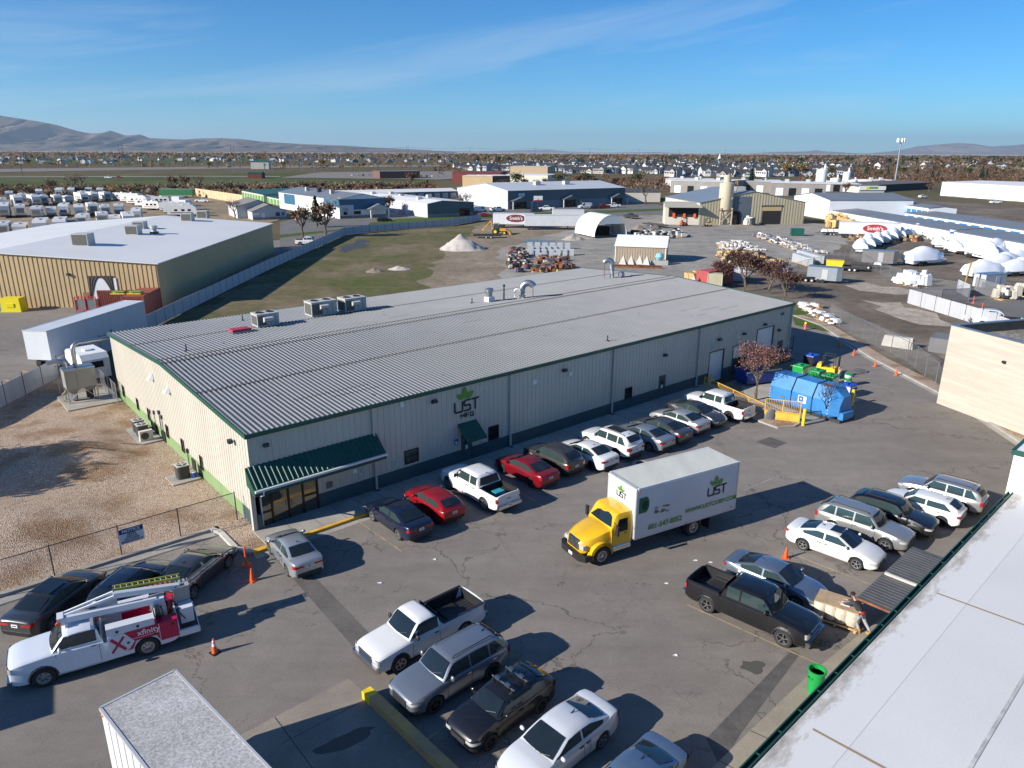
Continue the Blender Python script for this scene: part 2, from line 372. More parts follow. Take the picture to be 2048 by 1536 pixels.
    b.grid(rows, paint, flip=True)
    n = len(rows[0]); b.add(rows[0], [tuple(range(n))], paint)
    # door seams
    dx = [P['cowl'] - .25] + list(P['B'][:1]) + ([P['rr'] + .15] if P['B'] else [P['end'] + .1])
    if kind == 'regcab': dx = [P['cowl'] - .25, P['end'] + .12]
    for s in (1, -1):
        for x in dx:
            zt = top(x); pts = [(s * (w(x) + .004), lerp(sill, zt - .05, .1)), (s * (w(x) + .006), lerp(sill, zt - .05, .42)), (s * (w(x) - .01), lerp(sill, zt - .05, .72)), (s * (w(x) - .03), zt - .08)]
            for i in range(3):
                (y0, z0), (y1, z1) = pts[i], pts[i + 1]; b.add([(x - .008, y0, z0), (x + .008, y0, z0), (x + .008, y1, z1), (x - .008, y1, z1)], [(0, 1, 2, 3)], black)
        xa, xb = dx[0], dx[-1]; zt = sill + .08; b.add([(xa, s * (w(0) + .001), zt), (xb, s * (w(0) + .001), zt), (xb, s * (w(0) + .004), zt + .015), (xa, s * (w(0) + .004), zt + .015)], [(0, 1, 2, 3)], black)
    T = Tm(); T.dims = (L, W, H)
    T.part('body', b, smooth=32, col=True)
    u = MB(); u.bx(-hl + .12, hl - .14, -hw + .3, hw - .3, .2, .62, black)
    for c in xw: u.bx(c - Ra, c + Ra, -hw + .22, hw - .22, .35, min(.9, r + Ra - .02), black)
    T.part('underbody', u)
    # glass
    def patch(xa, xb, name, ta=.9, f0=.08, f1=.93, side=1):
        g = MB(); rr_ = []
        for i in range(4):
            f = lerp(f0, f1, i / 3); x = lerp(xa, xb, f); z = RS(x); yh = (wbz(x, z) - .03 * f)
            row = []
            for j in range(7):
                t = -1 + j / 3; y = t * yh * ta; row.append((x + bow(x, y) + side * .012, y, z + .014 + .016 * (1 - abs(t) ** 2)))
            rr_.append(row)
        g.grid(rr_, glass, flip=side < 0); T.part(name, g, smooth=40)
    patch(P['cowl'], P['rf'], 'windshield', f0=.1, f1=.96 if not truck else .93)
    if truck:
        g = MB(); zb, zt = P['deck'] + .12, H - .13; x = lerp(P['end'], P['rr'], .5)
        g.add([(P['end'] + .02 - .02, -wbz(x, zb) + .12, zb), (P['end'] - .0, wbz(x, zb) - .12, zb), (P['rr'] - .045, wbz(x, zt) - .12, zt), (P['rr'] - .045, -wbz(x, zt) + .12, zt)], [(0, 1, 2, 3)], glass); T.part('rear_window', g)
    elif kind in ('sedan', 'compact'): patch(P['end'], P['rr'], 'rear_window', side=-1, f0=.16, f1=.9, ta=.86)
    else: patch(P['end'], P['rr'], 'rear_window', side=-1, f0=.0 if kind != 'van' else .05, f1=.86, ta=.84)
    def fx(z): return lerp(P['cowl'], P['rf'], min(1, max(0, (z - P['belt']) / (H - .045 - P['belt'])))) - (.16 if not truck else .12)
    zr = H - .05
    def rx(z):
        if truck: return P['rr'] + .1 if P['B'] else P['end'] + .16
        if kind in ('sedan', 'compact'): return lerp(P['end'], P['rr'], min(1, max(0, (z - P['deck']) / (zr - P['deck'])))) + .3 - .1 * (zr - z)
        return lerp(P['end'], P['rr'], min(1, max(0, (z - P['belt']) / (zr - P['belt'])))) + .2
    zb = P['belt'] + .045; zt = H - .12 - (.02 if tall else 0)
    cuts = [None] + list(P['B']) + [None]
    for s in (1, -1):
        for i in range(len(cuts) - 1):
            if P.get('cargo') and i > 0: break
            a, c = cuts[i], cuts[i + 1]; m = 5; ro = []
            for j in range(m + 1):
                z = lerp(zb, zt, j / m); xa = fx(z) if a is None else a - .045; xb = (rx(z) if c is None else c + .045)
                if c is None and kind in ('sedan', 'compact') and z < P['deck'] + .03: xb = rx(P['deck'] + .03) + (P['deck'] + .03 - z) * 1.2
                if xa - xb < .04: xb = xa - .04
                bx_ = lambda x: (x, s * (wbz(x, z) + .01), z)
                ro.append([bx_(lerp(xa, xb, q / 3)) for q in range(4)])
            g = MB(); g.grid(ro, glassg, flip=(s < 0)); T.part('side_window', g, smooth=40)
        if kind in ('crew', 'regcab'):
            pass
    # lights and trim wrap the corners
    def strip(e, y0, d, z0, z1, m, off=.012, name=None, both=True):
        for s in ((1, -1) if both else (1,)):
            g = MB(); path = []
            we = w(e * (hl - .001))
            path.append((e * (hl + off), y0)); path.append((e * (hl + off), we - .01))
            for q in (.02, .05, .1, .16, .24, .34, .5, .7):
                if q > d: break
                path.append((e * (hl - q + off * .5), w(e * (hl - q)) + off + .012))
            ro = [[(x, s * y, z) for x, y in path] for z in (z0, z1)]
            ro[1] = [(x - e * .02, y * .995, z) for x, y, z in ro[1]]
            g.grid(ro, m, flip=(s * e > 0))
            if name: T.part(name, g, smooth=50)
            else: return g
    we = w(hl - .001)
    hz = nz - .15
    if truck:
        strip(1, we - .3, .12, nz - .3, nz - .06, clear, name='headlight')
        strip(-1, we - .03, .1, .84, 1.12, redl, name='taillight')
    else:
        strip(1, we - .22, .36, hz - .07, hz + .05, clear, name='headlight')
        zt_ = P['deck'] - .2 if kind in ('sedan', 'compact') else P['belt'] - .12
        strip(-1, we - (.34 if not tall else .2), .2, zt_ - .09 - (.08 if tall else 0), zt_ + .07 + (.04 if tall else 0), redl, name='taillight')
    if truck or P.get('clad'):
        for c in xw:
            for s in (1, -1):
                a_s = np.linspace(.0, math.pi, 11); y = s * (hw + .012); g = MB(); g.grid([[(c + rr_ * math.cos(a), y - (.05 * s if rr_ > Ra + .04 else 0), r + rr_ * math.sin(a)) for a in a_s] for rr_ in (Ra - .02, Ra + .07)], black, flip=(s > 0)); T.part('wheel_arch_trim', g)
    g = MB(); gy = we - (.34 if truck else .26)
    gz0, gz1 = (nz - .34, nz - .05) if truck else ((hz - .3, hz - .02) if tall else (hz - .2, hz - .03))
    g.box((hl + .012, 0, (gz0 + gz1) / 2), (.03, gy * 2, gz1 - gz0), black)
    if truck: g.box((hl + .02, 0, gz1 - .02), (.04, gy * 2.06, .05), chrome); g.box((hl + .02, 0, gz0 + .02), (.04, gy * 2.06, .05), chrome)
    for q in range(3): g.box((hl + .03, 0, lerp(gz0, gz1, (q + .5) / 3)), (.012, gy * 1.9, .018), chrome)
    T.part('grille', g)
    g = MB()
    if truck:
        g.box((hl + .03, 0, .55), (.14, W * .93, .24), chrome); T.part('front_bumper', g)
        g = MB(); g.box((-hl - .06, 0, .56), (.16, W * .9, .2), chrome); T.part('rear_bumper', g)
        g = MB(); g.box((-hl - .006, 0, .98), (.02, .3, .04), black); T.part('tailgate_handle', g)
        g = MB(); x0, x1 = bed[1] + .03, bed[0] - .02; y = hw - .17
        g.bx(x0, x1, -y, y, .71, .73, black); g.bx(x0, x1, -y - .03, -y, .73, P['rail'] + .012, black); g.bx(x0, x1, y, y + .03, .73, P['rail'] + .012, black)
        g.bx(x1 - .0, x1 + .02, -y, y, .73, P['rail'] + .01, black); g.bx(x0 - .02, x0, -y, y, .73, P['rail'] - .01, black)
        for s in (1, -1):
            g.bx(-wb / 2 - .35, -wb / 2 + .5, s * y - .14 * (s > 0) * 1, s * y + .14 * (s < 0) * 1, .73, .95, black)
            g.bx(x0, x1, s * (hw - .09) - .045, s * (hw - .09) + .045, P['rail'] + .004, P['rail'] + .02, black)
        for q in range(9): yy = lerp(-y + .1, y - .1, q / 8); g.bx(x0, x1, yy - .04, yy + .04, .73, .742, dark)
        T.part('bed_liner', g)
    else:
        ro = strip(1, 0, .3, sill + .02, sill + .2, black, off=.014, name=None)
        T.part('lower_grille', ro, smooth=50) if ro else None
        g.box((-hl + .03, 0, sill + .19), (.1, W * .72, .16), black); T.part('rear_valance', g)
    g = MB(); g.box((-hl - .016, 0, .82 if not truck else .6), (.012 if not truck else .12 + .14, .31, .155), white); g.box((-hl - .024 if not truck else -hl - .148, 0, .82 if not truck else .6), (.004, .2, .05), dark); T.part('licence_plate', g)
    for s in (1, -1):
        g = MB(); mx_ = P['cowl'] - .42; my = wbz(mx_, P['belt']) + .1
        g.lathe([(.001, -.11), (.07, -.08), (.09, 0), (.075, .07), (.001, .1)], paint if kind not in ('crew', 'regcab', 'van') else black, n=10, xf=Matrix.Translation((mx_, s * (my + .06), P['belt'] + .12)) @ Matrix.Rotation(R(90), 4, 'X') @ Matrix.Diagonal((.8, 1.0 if not tall else 1.5, 1, 1)))
        g.bx(mx_ - .03, mx_ + .03, min(s * (my - .12), s * my), max(s * (my - .12), s * my), P['belt'] + .04, P['belt'] + .1, black)
        T.part('mirror', g, smooth=60, col=True)
        g = MB()
        for x in ([P['B'][0] + .14, P['rr'] + .3] if P['B'] else [P['end'] + .3]): g.box((x, s * (w(0) - .0), P['belt'] - .13), (.19, .035, .03), chrome if kind == 'bigsuv' else black)
        T.part('door_handle', g)
    if P.get('rails'):
        for s in (1, -1):
            g = MB(); y = s * (wbz(0, H) - .13); g.tube([(P['rf'] - .15, y, H - .05), (P['rf'] - .25, y, H + .03), (P['rr'] + .2, y, H + .03), (P['rr'] + .08, y, H - .06)], .018, black, n=6); T.part('roof_rail', g, smooth=60)
    g = MB(); g.prof([(P['rr'] + .12, H - .03), (P['rr'] + .02, H + .045), (P['rr'] + .24, H - .02)], -.018, .018, black); T.part('antenna', g)
    for s in (1, -1):                          # wipers
        g = MB(); xa, za = P['cowl'] - .06, RS(P['cowl'] - .06) + .04; xb, zb2 = P['cowl'] - .2, RS(P['cowl'] - .2) + .035
        g.tube([(xa - .0, s * .08 + .1, za), (xb, s * .3 + .28, zb2)], .011, black, n=4); T.part('wiper', g)
    for c in xw:
        for s in (1, -1): wheel_parts(T, c, s * (hw - .13), r, .24, rim)
    TM[key] = T; return T
# ---------------- ground ----------------
def asphalt_mat():
    m, nt, b = newmat('asphalt'); n = nt.nodes; l = nt.links
    g = n.new('ShaderNodeNewGeometry'); P = g.outputs['Position']
    def noise(s, d=5, r=.6, dist=0, vec=P):
        q = n.new('ShaderNodeTexNoise'); q.inputs['Scale'].default_value = s; q.inputs['Detail'].default_value = d; q.inputs['Roughness'].default_value = r; q.inputs['Distortion'].default_value = dist; l.new(vec, q.inputs['Vector']); return q
    def mr(src, a, c, d, e):
        q = n.new('ShaderNodeMapRange'); q.inputs['From Min'].default_value = a; q.inputs['From Max'].default_value = c; q.inputs['To Min'].default_value = d; q.inputs['To Max'].default_value = e; l.new(src, q.inputs['Value']); return q.outputs[0]
    def mul(a, b_):
        q = n.new('ShaderNodeMath'); q.operation = 'MULTIPLY'; l.new(a, q.inputs[0]); l.new(b_, q.inputs[1]); return q.outputs[0]
    big = mr(noise(.07, 4, .55).outputs['Fac'], .3, .7, .86, 1.14); mid = mr(noise(.8, 6, .7).outputs['Fac'], .3, .7, .91, 1.1); fine = mr(noise(26, 3, .8).outputs['Fac'], .25, .75, .66, 1.36)
    ox = n.new('ShaderNodeMapping'); ox.inputs['Scale'].default_value = (.35, 2.2, 1); ox.inputs['Rotation'].default_value = (0, 0, R(-35)); l.new(P, ox.inputs['Vector'])
    st = mr(noise(.35, 5, .65, .5, ox.outputs[0]).outputs['Fac'], .35, .7, 1.05, .88)
    # cracks: edges of wandering cells, only here and there
    ad = n.new('ShaderNodeVectorMath'); ad.operation = 'MULTIPLY_ADD'; nn = noise(.55, 6, .62); sb = n.new('ShaderNodeVectorMath'); sb.operation = 'SUBTRACT'; l.new(nn.outputs['Color'], sb.inputs[0]); sb.inputs[1].default_value = (.5, .5, .5)
    l.new(sb.outputs[0], ad.inputs[0]); ad.inputs[1].default_value = (4.2, 4.2, 0); l.new(P, ad.inputs[2])
    def crack(sc_, wd, th, seed):
        v = n.new('ShaderNodeTexVoronoi'); v.feature = 'DISTANCE_TO_EDGE'; v.inputs['Scale'].default_value = sc_; l.new(ad.outputs[0], v.inputs['Vector'])
        lim = mr(noise(.11 + seed, 3, .5).outputs['Fac'], th, th + .06, 0, 1)
        c = mr(v.outputs['Distance'], wd * .25, wd, 1, 0); return mul(c, lim)
    c1 = crack(.13, .006, .42, 0); c2 = crack(.42, .008, .5, .07)
    mxm = n.new('ShaderNodeMath'); mxm.operation = 'MAXIMUM'; l.new(c1, mxm.inputs[0]); l.new(c2, mxm.inputs[1])
    inv = mr(mxm.outputs[0], 0, 1, 1, .5)
    v = mul(mul(big, mid), mul(mul(fine, st), inv))
    c = n.new('ShaderNodeMixRGB'); c.inputs['Color1'].default_value = (.2, .18, .16, 1); c.inputs['Color2'].default_value = (.235, .207, .178, 1); l.new(noise(.3, 4).outputs['Fac'], c.inputs['Fac'])
    mu = n.new('ShaderNodeMixRGB'); mu.blend_type = 'MULTIPLY'; mu.inputs['Fac'].default_value = 1; l.new(c.outputs[0], mu.inputs['Color1']); l.new(v, mu.inputs['Color2'])
    l.new(mu.outputs[0], b.inputs['Base Color']); b.inputs['Roughness'].default_value = .85; b.inputs['Specular IOR Level'].default_value = .3
    bp = n.new('ShaderNodeBump'); bp.inputs['Strength'].default_value = .35; bp.inputs['Distance'].default_value = .02; l.new(noise(40, 2, .8).outputs['Fac'], bp.inputs['Height']); l.new(bp.outputs[0], b.inputs['Normal'])
    MATS['asphalt'] = m; return m
asph = asphalt_mat()
def gravel_mat(name, c1, c2, c3, sc_=9):
    m, nt, b = newmat(name); n = nt.nodes; l = nt.links; g = n.new('ShaderNodeNewGeometry'); P = g.outputs['Position']
    v = n.new('ShaderNodeTexVoronoi'); v.inputs['Scale'].default_value = sc_; l.new(P, v.inputs['Vector'])
    sp = n.new('ShaderNodeSeparateColor'); l.new(v.outputs['Color'], sp.inputs[0])
    rp = n.new('ShaderNodeValToRGB'); e = rp.color_ramp.elements; e[0].color = (*[k * .45 for k in c1], 1); e[1].color = (*c3, 1); q = e.new(.35); q.color = (*c1, 1); q = e.new(.7); q.color = (*c2, 1); l.new(sp.outputs[0], rp.inputs[0])
    ns = n.new('ShaderNodeTexNoise'); ns.inputs['Scale'].default_value = .35; ns.inputs['Detail'].default_value = 5; l.new(P, ns.inputs['Vector'])
    r2 = n.new('ShaderNodeValToRGB'); r2.color_ramp.elements[0].position = .36; r2.color_ramp.elements[0].color = (.66, .56, .44, 1); r2.color_ramp.elements[1].position = .52; r2.color_ramp.elements[1].color = (1, 1, 1, 1); l.new(ns.outputs['Fac'], r2.inputs[0])
    mu = n.new('ShaderNodeMixRGB'); mu.blend_type = 'MULTIPLY'; mu.inputs['Fac'].default_value = 1; l.new(rp.outputs[0], mu.inputs['Color1']); l.new(r2.outputs[0], mu.inputs['Color2']); l.new(mu.outputs[0], b.inputs['Base Color'])
    b.inputs['Roughness'].default_value = .9; bp = n.new('ShaderNodeBump'); bp.inputs['Strength'].default_value = .8; bp.inputs['Distance'].default_value = .06; l.new(v.outputs['Distance'], bp.inputs['Height']); l.new(bp.outputs[0], b.inputs['Normal'])
    MATS[name] = m; return m
pebble = gravel_mat('landscape_gravel', (.43, .31, .215), (.5, .37, .265), (.6, .48, .37), 17)
rooffl = gravel_mat('roof_gravel', (.2, .185, .165), (.28, .26, .23), (.4, .38, .34), 7)
def soil(name, a, b_, c_, s1=.08, s2=.9):           # three colours of earth and grass, patch in patch
    m, nt, b = newmat(name); n = nt.nodes; l = nt.links; g = n.new('ShaderNodeNewGeometry'); P = g.outputs['Position']
    def ns(s, d=7, r=.65):
        q = n.new('ShaderNodeTexNoise'); q.inputs['Scale'].default_value = s; q.inputs['Detail'].default_value = d; q.inputs['Roughness'].default_value = r; q.inputs['Distortion'].default_value = .4; l.new(P, q.inputs['Vector']); return q.outputs['Fac']
    r1 = n.new('ShaderNodeValToRGB'); e = r1.color_ramp.elements; e[0].position = .36; e[0].color = (*a, 1); e[1].position = .66; e[1].color = (*c_, 1); q = e.new(.5); q.color = (*b_, 1); l.new(ns(s1), r1.inputs[0])
    mr = n.new('ShaderNodeMapRange'); mr.inputs['From Min'].default_value = .25; mr.inputs['From Max'].default_value = .75; mr.inputs['To Min'].default_value = .68; mr.inputs['To Max'].default_value = 1.32; l.new(ns(s2), mr.inputs['Value'])
    m2 = n.new('ShaderNodeMapRange'); m2.inputs['From Min'].default_value = .3; m2.inputs['From Max'].default_value = .7; m2.inputs['To Min'].default_value = .75; m2.inputs['To Max'].default_value = 1.25; l.new(ns(s2 * 9, 3, .8), m2.inputs['Value'])
    mm = n.new('ShaderNodeMath'); mm.operation = 'MULTIPLY'; l.new(mr.outputs[0], mm.inputs[0]); l.new(m2.outputs[0], mm.inputs[1])
    mu = n.new('ShaderNodeMixRGB'); mu.blend_type = 'MULTIPLY'; mu.inputs['Fac'].default_value = 1; l.new(r1.outputs[0], mu.inputs['Color1']); l.new(mm.outputs[0], mu.inputs['Color2']); l.new(mu.outputs[0], b.inputs['Base Color'])
    b.inputs['Roughness'].default_value = .95; b.inputs['Specular IOR Level'].default_value = .1; MATS[name] = m; return m
lotm = soil('grassy_lot_soil', (.095, .11, .035), (.135, .118, .06), (.21, .165, .11), .06, .5)
dirtlt = soil('pale_dirt', (.3, .25, .19), (.25, .2, .145), (.19, .155, .11), .07, .7)
dirtdk = soil('dark_yard_dirt', (.12, .1, .08), (.155, .127, .1), (.24, .205, .165), .06, .6)
yardc = soil('yard_concrete', (.25, .235, .21), (.29, .27, .24), (.33, .31, .275), .03, .25)
fieldg = soil('green_field', (.065, .085, .028), (.08, .1, .035), (.125, .115, .055), .012, .1)
fieldb = soil('brown_field', (.085, .055, .035), (.11, .075, .05), (.13, .1, .06), .02, .1)
farg = soil('far_land', (.09, .085, .04), (.13, .1, .06), (.1, .1, .04), .004, .03)
flatm = soil('lake_flats', (.46, .4, .35), (.4, .34, .29), (.3, .24, .19), .0006, .004)
lawn = soil('lawn', (.05, .1, .018), (.07, .115, .025), (.11, .11, .05), .3, 2)
from mathutils import noise as mn
NZ = lambda v: mn.noise(v) + .5 * mn.noise(v * 3.1)
ROUGH = ('dirt_lot', 'pale_dirt_track', 'yard_paving', 'earth_yard', 'gravel_heap_ground', 'storage_lot_ground', 'brush_verge', 'far_yard', 'pond', 'puddle', 'field')
def patch_g(name, pts, m, z, px=True, sub=0):
    P = [tuple(G(*p)[:2]) + (z,) if px else (p[0], p[1], z) for p in pts]
    if name in ROUGH:                         # natural edges wander
        Q = []
        for a, b in zip(P, P[1:] + P[:1]):
            a, b = Vector(a), Vector(b); n_ = min(60, max(1, int((b - a).length / 2.5)))
            for i in range(n_): q = a.lerp(b, i / n_); k = min(3, .04 * q.length) * (i > 0); Q.append((q.x + k * NZ(q * .16), q.y + k * NZ(q * .16 + Vector((9, 5, 1))) , z))
        P = Q
    return obj(name, MB().poly(P, m), kind='structure')
gb = MB(); gb.poly([(-65000, -200, -.02), (65000, -200, -.02), (65000, 60000, -.02), (-65000, 60000, -.02)], farg)
obj('ground', gb, kind='structure')
patch_g('lake_shore_flats', [(-60000, 5200), (-6000, 4300), (9000, 9000), (60000, 14000), (60000, 59000), (-60000, 59000)], flatm, .6, px=False)
# distant fields
patch_g('field', [(-500, 420), (300, 392), (870, 378), (860, 352), (560, 345), (300, 352), (-200, 357)], fieldg, .05)
patch_g('field', [(-400, 347), (150, 331), (560, 323), (560, 314), (200, 318), (-300, 322)], fieldg, .10)
patch_g('field', [(-500, 346), (60, 339), (150, 337), (160, 331), (60, 330), (-400, 334)], fieldb, .15)
patch_g('road', [(-600, 353), (100, 343), (560, 336), (900, 333), (900, 330), (560, 332), (90, 337), (-500, 344)], asph, .20)
patch_g('pavement_path', [(-500, 357), (400, 353.5), (560, 354), (560, 353.0), (400, 352.5), (-500, 356)], conc, .25)
patch_g('parking_lot', [(560, 356), (880, 360), (990, 352), (900, 343), (640, 345)], asph, .3)
patch_g('brush_verge', [(-700, 415), (0, 398), (380, 386), (560, 384), (870, 382), (868, 372), (560, 378), (300, 386), (0, 391), (-500, 400)], soil('dry_brush_ground', (.15, .085, .05), (.17, .1, .06), (.11, .085, .045), .05, .4), .08)
# near grounds
patch_g('storage_lot_ground', [(-300, 520), (0, 520), (330, 500), (560, 440), (480, 388), (380, 382), (0, 395), (-500, 410)], soil('tan_lot_gravel', (.25, .19, .125), (.29, .22, .15), (.22, .17, .11), .05, .4), .10)
patch_g('street', [(560, 520), (700, 465), (790, 447), (1000, 442), (1250, 432), (1420, 425), (1250, 400), (700, 410), (560, 445)], mat('street_asphalt', (.15, .14, .13), .85, var=.12, scale=.2, fine=.1), .06)
patch_g('grass_verge', [(560, 476), (680, 462), (690, 458), (560, 470)], lawn, .09)
patch_g('grass_verge', [(735, 452), (1000, 436), (1190, 427), (1400, 418), (1400, 415), (1190, 422), (1000, 428), (800, 438), (740, 446)], lawn, .09)
patch_g('left_yard_asphalt', [(-900, 1000), (0, 812), (302, 660), (430, 585), (580, 505), (560, 480), (-900, 560)], asph, .004)
patch_g('dirt_lot', [(212, 700), (300, 664), (690, 466), (960, 443), (1040, 460), (1030, 560), (900, 700), (500, 800)], lotm, .012)
patch_g('pale_dirt_track', [(830, 600), (880, 500), (930, 475), (960, 449), (1180, 452), (1250, 470), (1180, 490), (1040, 500), (1010, 560), (1030, 600)], dirtlt, .018)
patch_g('yard_paving', [(1000, 500), (1090, 470), (1180, 455), (1180, 432), (1420, 425), (1640, 448), (1800, 470), (1700, 530), (1560, 560), (1440, 600), (1340, 620), (1020, 600)], yardc, .024)
patch_g('earth_yard', [(1400, 590), (1440, 560), (1640, 520), (1720, 470), (1830, 480), (2300, 560), (2300, 800), (1990, 780), (1760, 720), (1640, 650), (1560, 640)], dirtdk, .03)
patch_g('far_yard', [(1700, 410), (1800, 395), (2100, 420), (2400, 470), (2300, 520), (1990, 500), (1760, 430)], dirtdk, .05)
patch_g('gate_road', [(1940, 690), (2010, 620), (1900, 600), (1960, 570), (2300, 600), (2300, 800), (2060, 790)], mat('street_asphalt'), .036)
patch_g('lawn', [(1585, 628), (1592, 610), (1440, 575), (1400, 560), (1330, 560), (1390, 600), (1500, 640)], lawn, .04)
patch_g('lawn', [(1583, 625), (1600, 615), (1640, 640), (1680, 660), (1672, 668), (1590, 650)], lawn, .045)
patch_g('pond', [(678, 503), (690, 490), (725, 479), (742, 483), (720, 497), (690, 506)], mat('pond_water', (.07, .065, .05), .45, spec=.2), .03)
patch_g('puddle', [(1040, 484), (1060, 479), (1110, 482), (1112, 486), (1060, 488)], mat('puddle_water', (.14, .16, .16), .35, spec=.3), .06)
# main yard, kerbs and pavements in the frame of the main building
BX, BY, BA = -14.5, 36.95, R(40.5); BL, BW, HE, HR = 57.2, 30.2, 5.85, 6.65
BM = Matrix.Translation((BX, BY, 0)) @ Matrix.Rotation(BA, 4, 'Z')
def bw(a, b, z=0): v = BM @ Vector((a, b, z)); return (v.x, v.y, v.z)
far_curb = [G(1585, 632)[:2], G(1640, 652)[:2], G(1700, 690)[:2], G(1740, 716)[:2], G(1930, 815)[:2], G(2048, 893)[:2], G(2300, 1055)[:2]]
ya = [bw(-70, 1.2)[:2], bw(-1.7, 1.2)[:2], bw(-1.5, -2.2)[:2], bw(0, -1)[:2], bw(BL, -1)[:2], bw(BL, 8)[:2]] + [tuple(p) for p in far_curb] + [(80, -12), (0, -12), bw(-70, -60)[:2]]
obj('asphalt_yard', MB().poly([(p[0], p[1], .008) for p in ya], asph), kind='structure')
gm = MB(); n1 = 44; n2 = 34; rows = []
random.seed(3)
from mathutils import noise as mn
for i in range(n1 + 1):
    row = []
    for j in range(n2 + 1):
        a, b = -56 + i / n1 * 56, 1.75 + j / n2 * 38
        e = min(1, max(0, min(-a - 1.5, b - 3, 28 - b) / 3)); h = .12 + e * (.75 + 1.0 * mn.noise(Vector((a * .13, b * .13, 3))) + .12 * mn.noise(Vector((a * .6, b * .6, 9))))
        row.append(bw(a, b, max(.1, h)))
    rows.append(row)
gm.grid(rows, pebble, flip=False); gm.grid([[bw(-1.6, -2.1, .1), bw(-1.6, 1.8, .12)], [bw(0, -2.1, .1), bw(0, 1.8, .12)]], pebble); obj('gravel_bed', gm, smooth=80, kind='structure')
sw = MB()
sw.bx(-.3, 43, -2.3, .0, 0, .15, conc, xf=BM)
for k in range(1, 29): sw.bx(k * 1.5 - .01, k * 1.5 + .01, -2.3, 0, .15, .153, dark, xf=BM)
obj('pavement', sw, kind='structure')
kb = MB(); kb.bx(-1.2, -.3, -2.52, -2.2, 0, .17, yellowo, xf=BM)
kb.bx(-.3, 6.6, -2.52, -2.3, 0, .165, yellowo, xf=BM)
kb.bx(6.6, 43, -2.52, -2.3, 0, .16, conc, xf=BM)
kb.bx(-1.2, 7.5, -3.0, -2.52, .008, .02, conc, xf=BM)
obj('kerb', kb, kind='structure')
kb = MB()
kb.bx(-70, -2.0, 1.5, 1.75, 0, .17, conc, xf=BM); kb.bx(-70, -2.0, .85, 1.5, .012, .024, conc, xf=BM)
for p, q in (((-2.0, 1.62), (-1.72, 1.0)), ((-1.72, 1.0), (-1.7, -1.4)), ((-1.7, -1.4), (-1.2, -2.36))):
    a = Vector(bw(*p)); b = Vector(bw(*q)); d = (b - a).normalized(); nn = Vector((-d.y, d.x, 0)) * .13
    kb.add([a - nn, a + nn, b + nn, b - nn, a - nn + Vector((0, 0, .18)), a + nn + Vector((0, 0, .18)), b + nn + Vector((0, 0, .18)), b - nn + Vector((0, 0, .18))], [(3, 2, 1, 0), (4, 5, 6, 7), (0, 1, 5, 4), (1, 2, 6, 5), (2, 3, 7, 6), (3, 0, 4, 7)], concl)
obj('kerb', kb, kind='structure')
# right-hand kerb with a gravel strip behind it
kb = MB(); gs = MB()
for i in range(len(far_curb) - 1):
    a = Vector(far_curb[i]).to_3d(); b = Vector(far_curb[i + 1]).to_3d(); d = (b - a).normalized(); nn = Vector((-d.y, d.x, 0))
    if nn.x < 0: nn = -nn
    gut = -nn * .5
    U = Vector((0, 0, 1))
    kb.add([a + U * .13, b + U * .13, b + nn * .3 + U * .13, a + nn * .3 + U * .13, a, b], [(0, 1, 2, 3), (4, 5, 1, 0)], conc)
    kb.add([a + gut + U * .016, b + gut + U * .016, b + U * .016, a + U * .016], [(0, 1, 2, 3)], conc)
    gs.add([a + nn * .3 + U * .11, b + nn * .3 + U * .11, b + nn * 1.6 + U * .09, a + nn * 1.6 + U * .09], [(0, 1, 2, 3)], pebble)
obj('kerb', kb, kind='structure'); obj('gravel_strip', gs, kind='structure')
# painted marks, patches and joints of the yard
def line(name, p, q, wd, m, z=.014, px=True):
    a = G(*p) if px else Vector((*p, 0)); b = G(*q) if px else Vector((*q, 0)); d = (b - a).normalized(); nn = Vector((-d.y, d.x, 0)) * wd / 2; U = Vector((0, 0, z))
    return obj(name, MB().add([a - nn + U, b - nn + U, b + nn + U, a + nn + U], [(0, 1, 2, 3)], m), kind='structure')
wornl = mat('worn_line_paint', (.46, .34, .2), .8, col2=(.22, .18, .13), scale=2.2)
wornw = mat('worn_white_paint', (.36, .35, .33), .8, col2=(.13, .12, .11), scale=2.2)
for p, q in (((717, 1043), (803, 1103)), ((1375, 1210), (1640, 1330)), ((1597, 1113), (1755, 1175)), ((1780, 1135), (1805, 1140)), ((900, 1385), (1010, 1305)), ((795, 1525), (905, 1440)), ((1040, 985), (1090, 1015))):
    line('bay_line', p, q, .1, wornl)
line('bay_line', (1480, 985), (1560, 950), .1, wornw)
tarm = mat('patched_asphalt', (.1, .092, .084), .85, var=.2, scale=1.5, fine=.15)
patch_g('asphalt_patch', [(540, 1105), (575, 1098), (800, 1330), (770, 1345), (720, 1310)], mat('trench_asphalt', (.125, .112, .1), .9, var=.2, scale=.6, fine=.25), .012)
patch_g('asphalt_patch', [(1511, 884), (1540, 874), (1574, 886), (1550, 897)], tarm, .012)
patch_g('asphalt_patch', [(1412, 1478), (1583, 1300), (1600, 1308), (1480, 1470), (1440, 1536), (1424, 1500)], tarm, .012)
slabm = mat('apron_concrete', (.25, .215, .175), .85, var=.15, scale=.6, fine=.1)
patch_g('concrete_apron', [(478, 1472), (696, 1358), (738, 1392), (905, 1560), (700, 1750), (480, 1700)], slabm, .012)
line('slab_joint', (550, 1435), (760, 1720), .03, dark, z=.017); line('slab_joint', (730, 1400), (560, 1490), .025, dark, z=.017)
